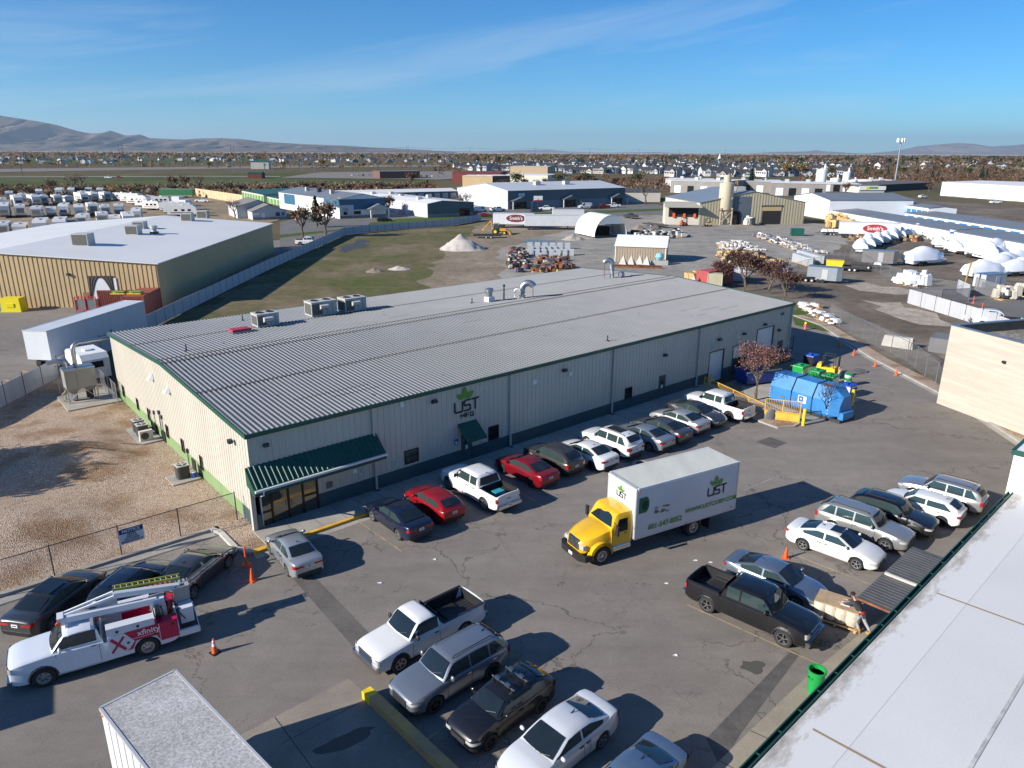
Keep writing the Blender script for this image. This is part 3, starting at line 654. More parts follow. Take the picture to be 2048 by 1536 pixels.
oil = MB(); c0 = G(690, 1482); oil.poly([(c0.x + 1.25 * math.cos(t) * (1 + .15 * math.sin(5 * t)) * .75 - .2 * math.sin(t), c0.y + .6 * math.cos(t) + .28 * math.sin(t) * (1 + .2 * math.sin(3 * t)), .018) for t in np.linspace(0, 6.1, 24)], mat('oil_stain', (.09, .08, .07), .7)); obj('oil_stain', oil, kind='structure')
oil = MB(); c0 = G(1505, 1333); oil.poly([(c0.x + .5 * math.cos(t) * (1 + .25 * math.sin(4 * t)), c0.y + .4 * math.sin(t) * (1 + .3 * math.sin(3 * t)), .016) for t in np.linspace(0, 6.1, 24)], MATS['oil_stain']); obj('oil_stain', oil, kind='structure')
patch_g('gravel_heap_ground', [(1690, 572), (1730, 565), (1800, 575), (1850, 588), (1790, 590), (1720, 582)], soil('spilt_gravel', (.42, .36, .3), (.36, .31, .26), (.3, .25, .2), .5, 2), .05)
patch_g('gravel_heap_ground', [(1720, 600), (1800, 605), (1880, 640), (1920, 655), (1840, 650), (1750, 620)], MATS['spilt_gravel'], .05)
patch_g('compactor_slab', [(1500, 815), (1605, 850), (1720, 800), (1680, 745), (1560, 760), (1470, 740)], conc, .014)
for k, (tx, p) in enumerate((('VISITOR', (848, 1080)), ('VISITOR', (922, 1052)))):
    o = obj('painted_word', text_mesh(tx, .62, wornw, .001, .85), kind='structure'); q = G(*p); o.location = (q.x, q.y, .016); o.rotation_euler = (0, 0, BA)
kb = MB(); k0_, k1_ = G(733, 1392), G(900, 1552); d_ = (k1_ - k0_).normalized(); n_ = Vector((-d_.y, d_.x, 0)); k2_ = k0_ + d_ * .55; k3_ = k0_ + d_ * 22
kb.prism([tuple((k0_ - n_ * .2)[:2]), tuple((k2_ - n_ * .2)[:2]), tuple((k2_ + n_ * .2)[:2]), tuple((k0_ + n_ * .2)[:2])][::-1], 0, .36, yellow); kb.prism([tuple((k2_ - n_ * .2)[:2]), tuple((k3_ - n_ * .2)[:2]), tuple((k3_ + n_ * .2)[:2]), tuple((k2_ + n_ * .2)[:2])][::-1], 0, .4, mat('faded_yellow_kerb', (.6, .36, .1), .7, col2=(.4, .25, .15), scale=1.2)); obj('kerb', kb, kind='structure')
# bottom-right pavement beside the white-roofed building
patch_g('pavement', [(1415, 1545), (1500, 1462), (1615, 1352), (1762, 1235), (1860, 1170), (1900, 1400), (1600, 1700), (1415, 1700)], mat('buff_concrete', (.3, .26, .2), .85, var=.12, scale=.5, fine=.1), .02)
for p, q in (((1500, 1462), (1540, 1480)), ((1615, 1352), (1665, 1370)), ((1438, 1522), (1480, 1545))): line('slab_joint', p, q, .03, dark, z=.026)
for k, px in enumerate(((759, 1167), (1390, 1122), (1420, 1126), (1332, 1168), (1350, 1312), (868, 1120), (1240, 1010))):
    p = G(*px); m_ = MB(); m_.poly([(.12 * math.cos(a) * (1 + .3 * math.sin(a * 3 + k)), .07 * math.sin(a), .03 + .02 * math.sin(a * 2)) for a in np.linspace(0, 5.5, 7)], white); o = obj('paper_scrap', m_); o.location = (p.x, p.y, .01); tag(o, f'{ordinal(k + 1)} small pale scrap of litter lying on the open asphalt', 'litter', 'litter scraps on the asphalt')
# manhole
mh = MB(); c0 = G(1282, 928); mh.lathe([(.62, .012), (.62, .03), (.36, .034)], conc, n=28); mh2 = MB(); mh2.lathe([(.35, .03), (.35, .037), (.001, .037)], rust, n=24)
t = thing('manhole', 'round rusty manhole cover set in a concrete ring near the box truck', 'manhole', (c0.x, c0.y, 0)); obj('ring', mh, t); obj('cover', mh2, t)
# ---------------- ribbed metal walls ----------------
def panel_wall(mb, L, z0, z1, m, holes=(), rib=.3048, rw=.07, rd=.035, top=None, flat=None):
    """wall in its own XZ plane (outside faces -Y), with openings (x0,x1,z0,z1); top(x) gives a sloping head"""
    xs = sorted({0, L} | {h[0] for h in holes} | {h[1] for h in holes} | ({L / 2} if top else set()))
    for i in range(len(xs) - 1):
        xa, xb = xs[i], xs[i + 1]; hs = sorted([h for h in holes if h[0] <= xa + 1e-6 and h[1] >= xb - 1e-6], key=lambda h: h[2]); z = z0
        for h in hs:
            if h[2] > z: mb.add([(xa, 0, z), (xb, 0, z), (xb, 0, h[2]), (xa, 0, h[2])], [(0, 1, 2, 3)], m)
            z = max(z, h[3])
        ta, tb = (top(xa), top(xb)) if top else (z1, z1)
        mb.add([(xa, 0, z), (xb, 0, z), (xb, 0, tb), (xa, 0, ta)], [(0, 1, 2, 3)], m)
    for k in range(int(L / rib)):
        x = (k + .5) * rib; zt = top(x) if top else z1; segs = [(z0, zt)]
        for h in holes:
            if h[0] - .04 < x < h[1] + .04:
                n_ = []
                for a, b in segs:
                    if h[2] > a: n_.append((a, min(b, h[2])))
                    if h[3] < b: n_.append((max(a, h[3]), b))
                segs = n_
        for a, b in segs:
            if b - a < .02: continue
            mb.add([(x - rw, 0, a), (x - rw * .55, -rd, a), (x + rw * .55, -rd, a), (x + rw, 0, a), (x - rw, 0, b), (x - rw * .55, -rd, b), (x + rw * .55, -rd, b), (x + rw, 0, b)], [(0, 1, 5, 4), (1, 2, 6, 5), (2, 3, 7, 6), (4, 5, 6, 7)], m)
def frame_at(a, b, ang): return Matrix.Translation((a, b, 0)) @ Matrix.Rotation(ang, 4, 'Z')
def addm(mb, sub, xf):
    for m in sub.ms:
        k = sub.ms.index(m); fs = [f for f, i in zip(sub.f, sub.mi) if i == k]; mb.add(sub.v, fs, m, xf)
# ---------------- the main building ----------------
mb_root = thing('factory_building', 'long beige metal building with ribbed grey roof, green trim and leaf logo', 'building', (BX, BY, 0), BA)
beige = mat('beige_wall_panel', (.53, .49, .41), .5, var=.05, scale=.5, streak=(1, 1, .2))
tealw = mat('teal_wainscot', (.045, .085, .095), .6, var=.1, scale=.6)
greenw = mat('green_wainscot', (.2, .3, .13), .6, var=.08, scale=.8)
roofm = mat('galvalume_roof', (.125, .14, .158), .6, .05, var=.1, scale=.25, streak=(1, 1, 1), fine=.05)
roofr = mat('galvalume_rib_sunlit', (.225, .225, .225), .5, .1, var=.06, scale=.4)  # same roof metal as the pans, lighter to paint in sunlit ribs
dc, dcw = .05, .3
holes = [(.05, 3.9, -.2, 2.75), (14.5, 15.45, -.2, 2.2), (9.95, 11.0, 1.25, 2.15), (16.9, 17.8, 1.1, 2.1), (31.4, 32.25, .95, 1.95), (35.8, 36.75, 0, 2.15), (43.1, 45.35, -.2, 2.95), (46.9, 49.1, -.2, 2.9), (50.9, 53.9, -.2, 3.95), (55.0, 56.0, -.2, 2.15)]
q = MB(); panel_wall(q, BL, 1.05, HE, beige, holes, rib=.4, rw=.05, rd=.03)
wall = MB(); addm(wall, q, Matrix.Identity(4))
rake = lambda x: HE + (HR - HE) * (1 - abs(x - 15.1) / 15.1)
sh = [(1.8 + 0, 0, 0, 0)]
side_w = [(28.6, 27.9), (24.2, 23.6), (21.1, 20.5), (16.4, 15.8), (12.9, 12.3), (9.1, 8.5)]
sh = [(BW - a, BW - b, .75, 1.65) for a, b in side_w]
q = MB(); panel_wall(q, BW, 1.0, HE, beige, sh, rib=.4, rw=.05, rd=.03, top=rake); addm(wall, q, frame_at(0, BW, -math.pi / 2))
q = MB(); panel_wall(q, BW, 0, HE, beige, [], rib=.4, rw=.05, rd=.03, top=rake); addm(wall, q, frame_at(BL, 0, math.pi / 2))
q = MB(); panel_wall(q, BL, 0, HE, beige, [], rib=.4, rw=.05, rd=.03); addm(wall, q, frame_at(BL, BW, math.pi))
obj('wall', wall, mb_root)
ws = MB()
def wseg(mb, x0, x1, hs, z1, m, xf, off=.012):
    cur = x0
    for h in sorted(h for h in hs if h[2] < z1 and h[1] > x0 and h[0] < x1):
        if h[0] > cur: obj('wainscot', MB().bx(cur, h[0], -off, .05, 0, z1, m, xf=xf), mb_root)
        cur = max(cur, h[1])
    if cur < x1: obj('wainscot', MB().bx(cur, x1, -off, .05, 0, z1, m, xf=xf), mb_root)
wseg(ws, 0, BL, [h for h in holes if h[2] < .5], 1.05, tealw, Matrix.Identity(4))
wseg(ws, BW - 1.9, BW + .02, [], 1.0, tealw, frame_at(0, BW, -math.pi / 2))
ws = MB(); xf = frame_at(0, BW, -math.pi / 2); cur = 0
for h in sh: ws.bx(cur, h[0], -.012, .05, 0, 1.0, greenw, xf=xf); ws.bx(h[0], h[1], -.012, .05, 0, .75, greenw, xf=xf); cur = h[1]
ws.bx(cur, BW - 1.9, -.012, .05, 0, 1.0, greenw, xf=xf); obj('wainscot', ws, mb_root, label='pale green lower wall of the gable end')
dk = MB(); dk.bx(.4, BL - .4, .35, BW - .4, .05, HE - .3, black); obj('dark_interior', dk, mb_root)
# roof: real trapezoid ribs
rf = MB(); pit = .3048
for side in (0, 1):
    b0, b1 = (-.12, 15.1) if side == 0 else (BW + .12, 15.1)
    z0 = HE + .02; z1 = HR + .02
    rf.add([(-.1, b0, z0), (BL + .1, b0, z0), (BL + .1, b1, z1), (-.1, b1, z1)], [(0, 1, 2, 3) if side == 0 else (3, 2, 1, 0)], roofm)
    for k in range(int(BL / pit) + 1):
        x = k * pit; h = .05
        vs = [(x - .075, b0, z0), (x - .033, b0, z0 + h), (x + .033, b0, z0 + h), (x + .075, b0, z0), (x - .075, b1, z1), (x - .033, b1, z1 + h), (x + .033, b1, z1 + h), (x + .075, b1, z1)]
        rf.add(vs, [(0, 1, 5, 4), (1, 2, 6, 5), (2, 3, 7, 6), (0, 3, 2, 1)], roofr)
obj('roof', rf, mb_root)
rz_ = lambda b: HE + .02 + (HR - HE) * (1 - abs(b - 15.1) / 15.1)
sm = MB(); seal = mat('roof_sealant', (.045, .04, .036), .8)
random.seed(5)
for b in (7.6, 14.6, 15.6, 22.8):
    for k in range(int(BL / pit)):
        x = k * pit; z = rz_(b)
        sm.box((x + .15, b, z + .006), (.2, .24, .02), seal); sm.box((x, b + .02, z + .06), (.14, .22, .02), seal)
for k in range(95):
    x = random.uniform(.6, BL - .6); b = random.uniform(.8, BW - .8); x = round(x / pit) * pit + .1524
    sm.box((x, b, rz_(b) + .006), (.16, random.choice((.12, .16, .25, .6)), .01), seal)
for x0, x1, b in ((4.5, 9.5, 3.2), (6.5, 9.8, 2.4), (44, 47, 4.2), (46, 49, 3.2), (48, 51, 2.4), (20, 22, 17.6), (24, 26, 12), (44, 45.5, 2.2)):
    for k in range(int(x0 / pit), int(x1 / pit)): sm.box((k * pit + .15, b, rz_(b) + .006), (.17, .14, .012), seal); sm.box((k * pit, b, rz_(b) + .057), (.09, .1, .012), seal)
obj('roof_sealant', sm, mb_root)
tr = MB(); tr.bx(-.16, BL + .16, -.2, -.12, HE - .2, HE + .05, greent); tr.bx(-.16, BL + .16, BW + .12, BW + .2, HE - .2, HE + .05, greent)
for x in (-.16, BL + .1):
    for sgn in (0, 1):
        b0, b1 = ((-.12, 15.1), (BW + .12, 15.1))[sgn]
        tr.add([(x, b0, HE - .2), (x + .06, b0, HE - .2), (x + .06, b0, HE + .08), (x, b0, HE + .08), (x, b1, HR - .2), (x + .06, b1, HR - .2), (x + .06, b1, HR + .08), (x, b1, HR + .08)], [(0, 1, 5, 4), (1, 2, 6, 5), (2, 3, 7, 6), (3, 0, 4, 7), (0, 3, 2, 1), (4, 5, 6, 7)], greent)
obj('eave_trim', tr, mb_root)
for a in (7.75, 18.85, 29.75, 41.2, 57.05):
    d = MB(); d.bx(a - .06, a + .06, -.17, -.04, .2, HE - .2, beige); d.bx(a - .09, a + .09, -.32, -.05, .02, .2, black); obj('downspout', d, mb_root)
# porch canopy, front doors
cn = MB(); x0, x1 = -.3, 7.95; yb, yf = -.04, -1.15; zb_, zf = 3.95, 3.0
cn.add([(x0, yb, zb_), (x1, yb, zb_), (x1, yf, zf), (x0, yf, zf), (x0, yb, zb_ - .1), (x1, yb, zb_ - .1), (x1, yf, zf - .1), (x0, yf, zf - .1)], [(3, 2, 1, 0), (4, 5, 6, 7), (0, 1, 5, 4), (2, 3, 7, 6), (1, 2, 6, 5), (3, 0, 4, 7)], greent)
for k in range(int((x1 - x0) / .3)):
    x = x0 + .2 + k * .3; vs = []
    for y, z in ((yb, zb_), (yf, zf)): vs += [(x - .05, y, z), (x - .025, y, z + .05), (x + .025, y, z + .05), (x + .05, y, z)]
    cn.add(vs, [(0, 4, 5, 1), (1, 5, 6, 2), (2, 6, 7, 3), (4, 7, 6, 5)], greent)
cn.bx(x0, x1, yf - .06, yf, zf - .38, zf + .02, greent)
for xx in (x0, x1 - .04): cn.prof([(0, 0), (0.04, 0), (.04, .01), (0, .01)], 0, .01, greent, xf=Matrix.Translation((xx, yf, zf)));  cn.add([(xx, yb, zb_), (xx, yf, zf), (xx, yf, zf - .38), (xx, yb, zf - .1), (xx + .04, yb, zb_), (xx + .04, yf, zf), (xx + .04, yf, zf - .38), (xx + .04, yb, zf - .1)], [(0, 1, 2, 3), (7, 6, 5, 4), (0, 4, 5, 1), (3, 2, 6, 7)], greent)
co = obj('entrance_canopy', cn, mb_root)
gt = MB(); gt.bx(x0, x1, yf - .2, yf - .06, zf - .12, zf - .0, whitem); gt.tube([(.15, yf - .13, zf - .1), (.15, yf - .1, zf - .4), (.35, -.15, .9 + 1.2), (.35, -.12, .15)], .05, whitem, n=6); obj('gutter', gt, co)
cl = MB(); cl.bx(-.25, -.0, -.28, -.0, 0, 3.0, beige); cl.bx(-.02, .3, -.3, -.02, 0, 1.05, tealw); obj('canopy_post', cl, co)
mir = mat('mirror_glazing', (.2, .19, .15), .03, .75)
sf = MB(); bronze = mat('bronze_frame', (.035, .028, .024), .4, .5)
sf.bx(.3, 3.85, .02, .05, .08, 2.72, mir); obj('glazing', sf, mb_root)
sf = MB()
for x in (.3, 1.02, 2.02, 2.92, 3.82): sf.bx(x - .05, x + .05, -.05, .06, 0, 2.75, bronze)
for z, xa, xb in ((2.72, .3, 3.8), (2.3, .3, 3.8), (.05, .3, 3.8), (.95, .3, 1.0), (1.2, 2.95, 3.8)): sf.bx(xa, xb, -.045, .055, z - .04, z + .04, bronze)
obj('door_frame', sf, mb_root)
for x in (1.9, 2.14): h = MB(); h.tube([(x, -.12, .9), (x, -.12, 1.3)], .02, bronze, n=6); obj('door_handle', h, mb_root)
def window(a0, a1, z0, z1, xf=None, par=mb_root, fr=bronze, gl=None):
    f = MB(); f.bx(a0 - .04, a1 + .04, -.05, -.0, z1, z1 + .06, fr, xf=xf); f.bx(a0 - .04, a1 + .04, -.05, 0, z0 - .06, z0, fr, xf=xf); f.bx(a0 - .05, a0, -.05, 0, z0, z1, fr, xf=xf); f.bx(a1, a1 + .05, -.05, 0, z0, z1, fr, xf=xf)
    f.bx(a0, a1, -.03, -.01, (z0 + z1) / 2 - .02, (z0 + z1) / 2 + .02, fr, xf=xf)
    o = obj('window', f, par); g = MB(); g.bx(a0, a1, .0, .03, z0, z1, gl or glass, xf=xf); obj('pane', g, o)
window(9.98, 10.97, 1.28, 2.12, gl=mir); window(16.93, 17.77, 1.13, 2.07); window(31.43, 32.22, .98, 1.92)
for h in sh: window(h[0] + .03, h[1] - .03, h[2] + .03, h[3] - .03, xf=frame_at(0, BW, -math.pi / 2))
def person_door(a0, a1, z1, m=tealw, paper=True):
    d = MB(); d.bx(a0 + .04, a1 - .04, .0, .05, .02, z1 - .05, m); o = obj('door', d, mb_root); d = MB(); d.bx(a0 + .3, a1 - .3, -.012, 0, 1.35, z1 - .25, glass); obj('pane', d, o)
    if paper: d = MB(); d.bx(a0 + .35, a0 + .55, -.02, -.013, 1.0, 1.3, white); obj('notice_paper', d, o)
    d = MB(); d.cyl((a1 - .15, -.08, 1.05), (a1 - .15, 0, 1.05), .03, chrome, n=6); obj('handle', d, o)
for a in ((14.5, 15.45, 2.2), (35.8, 36.75, 2.15), (55.0, 56.0, 2.15)): person_door(*a)
def roll_door(a0, a1, z1, zopen=0.02, m=None):
    d = MB(); z = zopen
    while z < z1 - .02: d.bx(a0 + .03, a1 - .03, .06, .1, z, min(z + .2, z1) - .015, m or whitem); z += .2
    d.bx(a0 + .03, a1 - .03, .08, .09, zopen, z1, m or whitem); o = obj('roller_door', d, mb_root)
    d = MB(); d.bx(a0 - .08, a0 + .03, -.04, .05, 0, z1, tealw); d.bx(a1 - .03, a1 + .08, -.04, .05, 0, z1, tealw); d.bx(a0 - .08, a1 + .08, -.04, .05, z1, z1 + .1, tealw); obj('door_frame', d, mb_root)
roll_door(43.1, 45.35, 2.95); roll_door(46.9, 49.1, 2.9, 1.7); roll_door(50.9, 53.9, 3.95)
# small awning over the side door
aw = MB(); aw.add([(14.2, -.03, 3.0), (15.8, -.03, 3.0), (15.85, -1.15, 2.1), (14.15, -1.15, 2.1), (14.15, -1.15, 1.95), (15.85, -1.15, 1.95), (14.2, -.03, 2.9), (15.8, -.03, 2.9)], [(0, 3, 2, 1), (3, 4, 5, 2), (0, 6, 4, 3), (1, 2, 5, 7), (6, 7, 5, 4)], greent); obj('awning', aw, mb_root)
# wall lights, signs
for a, z in ((12.3, 5.1), (24.2, 4.95), (36.3, 4.0), (44.3, 4.1), (48.4, 4.0), (52.0, 4.4), (54.8, 3.4)):
    l_ = MB(); l_.box((a, -.16, z), (.42, .28, .2), black, top=(.8, .6)); l_.box((a, -.14, z - .12), (.34, .2, .03), clear); obj('wall_light', l_, mb_root)
l_ = MB(); l_.box((1.0, -.12, 5.0), (.3, .18, .18), dark); obj('wall_light', l_, mb_root)
l_ = MB(); l_.box((-.25, 2.0, 4.9), (.25, .3, .22), black); l_.cyl((-.02, 2.0, 4.85), (-.2, 2.0, 4.85), .03, black); obj('wall_light', l_, mb_root)
for b in (18.0, 14.1):
    l_ = MB(); l_.add([(-.03, b - .3, 4.75), (-.03, b + .3, 4.75), (-.4, b + .25, 4.7), (-.4, b - .25, 4.7), (-.03, b, 5.2)], [(0, 1, 2, 3), (0, 3, 4), (3, 2, 4), (2, 1, 4)], white); obj('vent_hood', l_, mb_root)
for b, z in ((18.9, 1.9), (17.5, 2.3), (16.9, 2.1), (20.2, 1.6), (11.5, 1.2)):
    l_ = MB(); l_.tube([(-.08, b, .1), (-.08, b, z)], .03, dark, n=5); l_.box((-.1, b, z), (.12, .16, .28), dark); obj('conduit', l_, mb_root)
for b in (19.2, 17.1, 10.5): l_ = MB(); l_.box((-.045, b, .5), (.06, .7, .8), black); obj('louvre', l_, mb_root)
leafg = mat('leaf_green', (.09, .28, .015), .5); inkd = mat('logo_black', (.015, .02, .022), .5)
def stroke(mb, pts, wd, m, d=.02, xf=None):
    for i in range(len(pts) - 1):
        a = Vector(pts[i]); b = Vector(pts[i + 1]); t = (b - a).normalized(); n_ = Vector((-t.y, t.x)) * wd / 2; a = a - t * wd / 2 * (i > 0); 
        c = [a - n_, b - n_, b + n_, a + n_]; vs = [(p.x, -d, p.y) for p in c] + [(p.x, 0, p.y) for p in c]
        mb.add(vs, [(0, 1, 2, 3), (0, 4, 5, 1), (1, 5, 6, 2), (2, 6, 7, 3), (3, 7, 4, 0)], m, xf)
def leaf(mb, c, ang, L, W, m, xf=None, d=.02):
    vs = [(0, 0)] + [(W * math.sin(math.pi * t) * .5, L * t) for t in (.2, .4, .6, .8)] + [(0, L)] + [(-W * math.sin(math.pi * t) * .5, L * t) for t in (.8, .6, .4, .2)]
    P = [(c[0] + x * math.cos(ang) - y * math.sin(ang), -d, c[1] + x * math.sin(ang) + y * math.cos(ang)) for x, y in vs]; mb.add(P, [tuple(range(len(P)))], m, xf)
def logo(parent, cx, cz, W, xf=None, tail=None, ink=inkd):
    s = W / 2.2; h = .8 * s; wd = .13 * s; k = MB(); X = lambda a, b: (cx + a * s, cz + b * s)
    stroke(k, [X(-1.05, .4), X(-1.05, -.3), X(-.95, -.4), X(-.42, -.4), X(-.35, -.3), X(-.35, .4)], wd, ink, xf=xf)
    stroke(k, [X(.42, .4), X(-.1, .4), X(-.18, .3), X(-.18, .08), X(-.1, 0), X(.3, 0), X(.38, -.08), X(.38, -.32), X(.3, -.4), X(-.22, -.4)], wd, ink, xf=xf)
    stroke(k, [X(.5, .4), X(1.2, .4)], wd, ink, xf=xf); stroke(k, [X(.85, .4), X(.85, -.46)], wd, ink, xf=xf)
    if tail:
        y = -.78; stroke(k, [X(-.5, y - .15), X(-.5, y + .15), X(-.32, y), X(-.14, y + .15), X(-.14, y - .15)], .07 * s, ink, xf=xf)
        stroke(k, [X(.25, y + .15), X(0, y + .15), X(0, y - .16)], .07 * s, ink, xf=xf); stroke(k, [X(0, y), X(.2, y)], .07 * s, ink, xf=xf)
        stroke(k, [X(.7, y + .15), X(.42, y + .15), X(.38, y + .1), X(.38, y - .1), X(.42, y - .15), X(.68, y - .15), X(.68, y), X(.55, y)], .07 * s, ink, xf=xf)
    g = MB(); leaf(g, X(-.1, .55), .05, .95 * s, .5 * s, leafg, xf); leaf(g, X(-.25, .55), .95, .8 * s, .42 * s, leafg, xf, .022); leaf(g, X(.05, .55), -.95, .8 * s, .42 * s, leafg, xf, .022)
    o = obj('company_logo', k, parent); obj('leaf_emblem', g, o)
logo(mb_root, 14.95, 4.2, 2.0, xf=Matrix.Translation((0, -.045, 0)), tail=1)
for a, z, w_, h_, m_ in ((14.05, 1.75, .3, .4, mat('sign_blue', (.02, .1, .45), .4)), (9.2, 1.55, .32, .45, mat('pale_sign', (.5, .62, .62), .5)), (6.75, 1.75, .32, .42, MATS['pale_sign']), (6.35, 1.85, .28, .28, white), (5.2, 2.3, .2, .2, redl), (4.6, 1.45, .4, .4, woodd), (16.1, 1.9, .3, .3, white), (9.9, 5.4, .22, .35, white), (24.9, 4.5, .3, .3, whitem), (21.2, 4.6, .35, .35, whitem), (43.5, 3.55, .5, .55, mat('pale_sign'))):
    s_ = MB(); s_.box((a, -.05, z), (w_, .03, h_), m_); so_ = obj('wall_sign', s_, mb_root)
    if m_ is MATS['sign_blue']:
        s_ = MB(); s_.tube([(a - .05, -.07, z + .12), (a - .04, -.07, z), (a + .05, -.07, z), (a + .08, -.07, z - .12)], .015, white, n=4); s_.lathe([(.07, -.004), (.09, -.004), (.09, .004), (.07, .004)], white, n=14, xf=Matrix.Translation((a - .01, -.07, z - .05)) @ Matrix.Rotation(R(90), 4, 'X')); obj('wheelchair_symbol', s_, so_)
    elif m_ is MATS['pale_sign']:
        s_ = MB()
        for q_ in range(4): s_.box((a, -.068, z - h_ * .3 + q_ * h_ * .2), (w_ * .7, .006, h_ * .07), dark)
        obj('printed_lines', s_, so_)
tm_ = text_mesh('828', .42, dark, .01); n8 = MB(); join_into(n8, tm_, dark, Matrix.Translation((55.2, -.06, 5.0)) @ Matrix.Rotation(R(90), 4, 'X')); obj('house_number', n8, mb_root)
# roof plant: each a thing of its own
hvm = mat('unit_beige_metal', (.46, .45, .42), .55, var=.08, scale=1.2)
grm = mat('coil_grille', (.12, .115, .1), .7, .3, var=.2, scale=12)
def rooftop_unit(label, P, rz, sx, sy, h, group=None, fan=True, hood=True):
    t = thing('rooftop_unit', label, 'air conditioner', P, rz, group); b = MB()
    b.bx(-sx / 2 + .05, sx / 2 - .05, -sy / 2 + .05, sy / 2 - .05, -.3, .12, steel); obj('curb', b, t)
    b = MB(); b.bx(-sx / 2, sx / 2, -sy / 2, sy / 2, .12, h, hvm); b.bx(-sx / 2 - .03, sx / 2 + .03, -sy / 2 - .03, sy / 2 + .03, h, h + .06, hvm)
    for q_ in (-.25, .1, .32): b.bx(sx * q_ - .012, sx * q_ + .012, -sy / 2 - .008, -sy / 2, .16, h - .04, dark)
    obj('cabinet', b, t)
    g = MB(); g.bx(-sx / 2 - .02, -sx / 2, -sy / 2 + .12, sy / 2 - .12, .25, h - .12, grm)
    g.bx(-sx / 2 + .1, -sx / 2 + sx * .42, -sy / 2 - .02, -sy / 2, .25, h - .12, grm); obj('coil_grille', g, t)
    if fan:
        for q_ in (-.25, .22):
            f = MB(); f.lathe([(.3, h + .05), (.32, h + .13), (.28, h + .13), (.27, h + .07)], dark, c=(sx * q_, 0, 0), n=16)
            for a in range(4): an = a * math.pi / 2; f.box((sx * q_ + .13 * math.cos(an), .13 * math.sin(an), h + .09), (.26, .09, .01), dark, rz=an)
            obj('fan', f, t)
    if hood: f = MB(); f.prof([(0, 0), (.45, -.1), (.45, -.35), (0, -.55)], -.4, .4, hvm, xf=Matrix.Translation((-sx * .05, -sy / 2, h - .15)) @ Matrix.Rotation(R(-90), 4, 'Z')); obj('intake_hood', f, t)
def roofpt(a, b): v = bw(a, b, rz_(b)); return v
rooftop_unit('beige rooftop unit nearest the red skylight on the ribbed roof', roofpt(10.6, 22.7), BA, 1.9, 1.35, 1.15)
rooftop_unit('wide beige rooftop unit in the middle of the three on the ribbed roof', roofpt(16.4, 24.0), BA, 2.5, 1.5, 1.35)
rooftop_unit('dark fronted rooftop unit rightmost of the three on the ribbed roof', roofpt(19.5, 23.8), BA, 2.2, 1.5, 1.3)
t = thing('roof_hatch', 'low red roof hatch box beside the left rooftop unit', 'roof hatch', roofpt(7.9, 21.4), BA); b = MB(); b.box((0, 0, .1), (1.5, .9, .2), steel); obj('curb', b, t); b = MB(); b.box((0, 0, .28), (1.6, 1.0, .18), mat('red_hatch', (.42, .03, .05), .5), top=(.95, .9)); obj('lid', b, t)
t = thing('exhaust_fan', 'round galvanised exhaust fan on square base beside thin pipes', 'fan', roofpt(31.3, 17.8), BA); b = MB(); b.box((0, 0, .25), (.75, .75, .5), whitem); obj('base', b, t); b = MB(); b.lathe([(.3, .5), (.32, 1.0), (.42, 1.02), (.42, 1.25), (.3, 1.35), (.001, 1.38)], steel, n=16); obj('fan_housing', b, t, smooth=40)
t = thing('vent_pipe', 'tall thin dark vent pipe between exhaust fan and goose-neck duct', 'pipe', roofpt(33.0, 17.6), BA); b = MB(); b.cyl((0, 0, -.05), (0, 0, 1.35), .07, dark, n=8); obj('pipe', b, t); b = MB(); b.lathe([(.12, 1.35), (.14, 1.5), (.001, 1.56)], dark, n=8); obj('rain_cap', b, t)
t = thing('vent_pipe', 'short white hooked vent pipe right beside the large goose-neck', 'pipe', roofpt(33.9, 17.0), BA); b = MB(); b.tube([(0, 0, -.05), (0, 0, .8), (.05, -.05, .98), (.2, -.15, 1.03), (.32, -.24, .95)], .1, white, n=8); obj('pipe', b, t, smooth=50)
def goose(label, P, r, h, reach, ang):
    t = thing('gooseneck_duct', label, 'duct', P, ang); b = MB(); pts = [(0, 0, -.1), (0, 0, h * .55)] + [(reach / 2 * (1 - math.cos(a)), 0, h * .55 + reach / 2 * math.sin(a)) for a in np.linspace(.15, math.pi * .86, 9)]; b.tube(pts, r, steel, n=14); obj('duct', b, t, smooth=60)
    for q_ in (.15, .35): b = MB(); b.lathe([(r + .01, h * q_), (r + .03, h * q_ + .02), (r + .01, h * q_ + .04)], steel, n=14); obj('collar', b, t)
    for s_ in (-.3, .3): b = MB(); b.tube([(reach * .9, s_, -.05), (reach * .9, s_ * .8, h * .62)], .02, rust, n=5); obj('leg', b, t)
goose('large galvanised goose-neck duct curving right on the ribbed roof', roofpt(34.8, 16.9), .33, 1.75, 1.2, BA + R(-45))
goose('galvanised goose-neck duct curving left at the far roof end', roofpt(51.8, 20.2), .3, 3.0, 1.0, BA + R(140))
t = thing('roof_blower', 'small dark galvanised blower at the foot of the far goose-neck', 'fan', roofpt(52.8, 19.6), BA); b = MB(); b.lathe([(.3, -.25), (.38, 0), (.3, .25)], steel, n=14, xf=Matrix.Translation((0, 0, .4)) @ Matrix.Rotation(R(90), 4, 'Y')); obj('housing', b, t, smooth=40); b = MB(); b.box((0, 0, .05), (.6, .5, .12), dark); obj('base', b, t)
for k, (a, b_, lb) in enumerate(((2.4, 17.4, 'leftmost short vent stub on the ribbed roof'), (10.2, 27.0, 'short vent stub behind the left rooftop unit'), (29.6, 18.4, 'short vent stub left of the round exhaust fan'), (30.3, 1.2, 'short black vent stub near the front eave'))):
    t = thing('vent_stub', lb, 'pipe', roofpt(a, b_), BA); b = MB(); b.cyl((0, 0, -.05), (0, 0, .5), .05, dark, n=8); obj('pipe', b, t); b = MB(); b.lathe([(.2, .03), (.08, .1)], dark, n=8); obj('flashing', b, t)
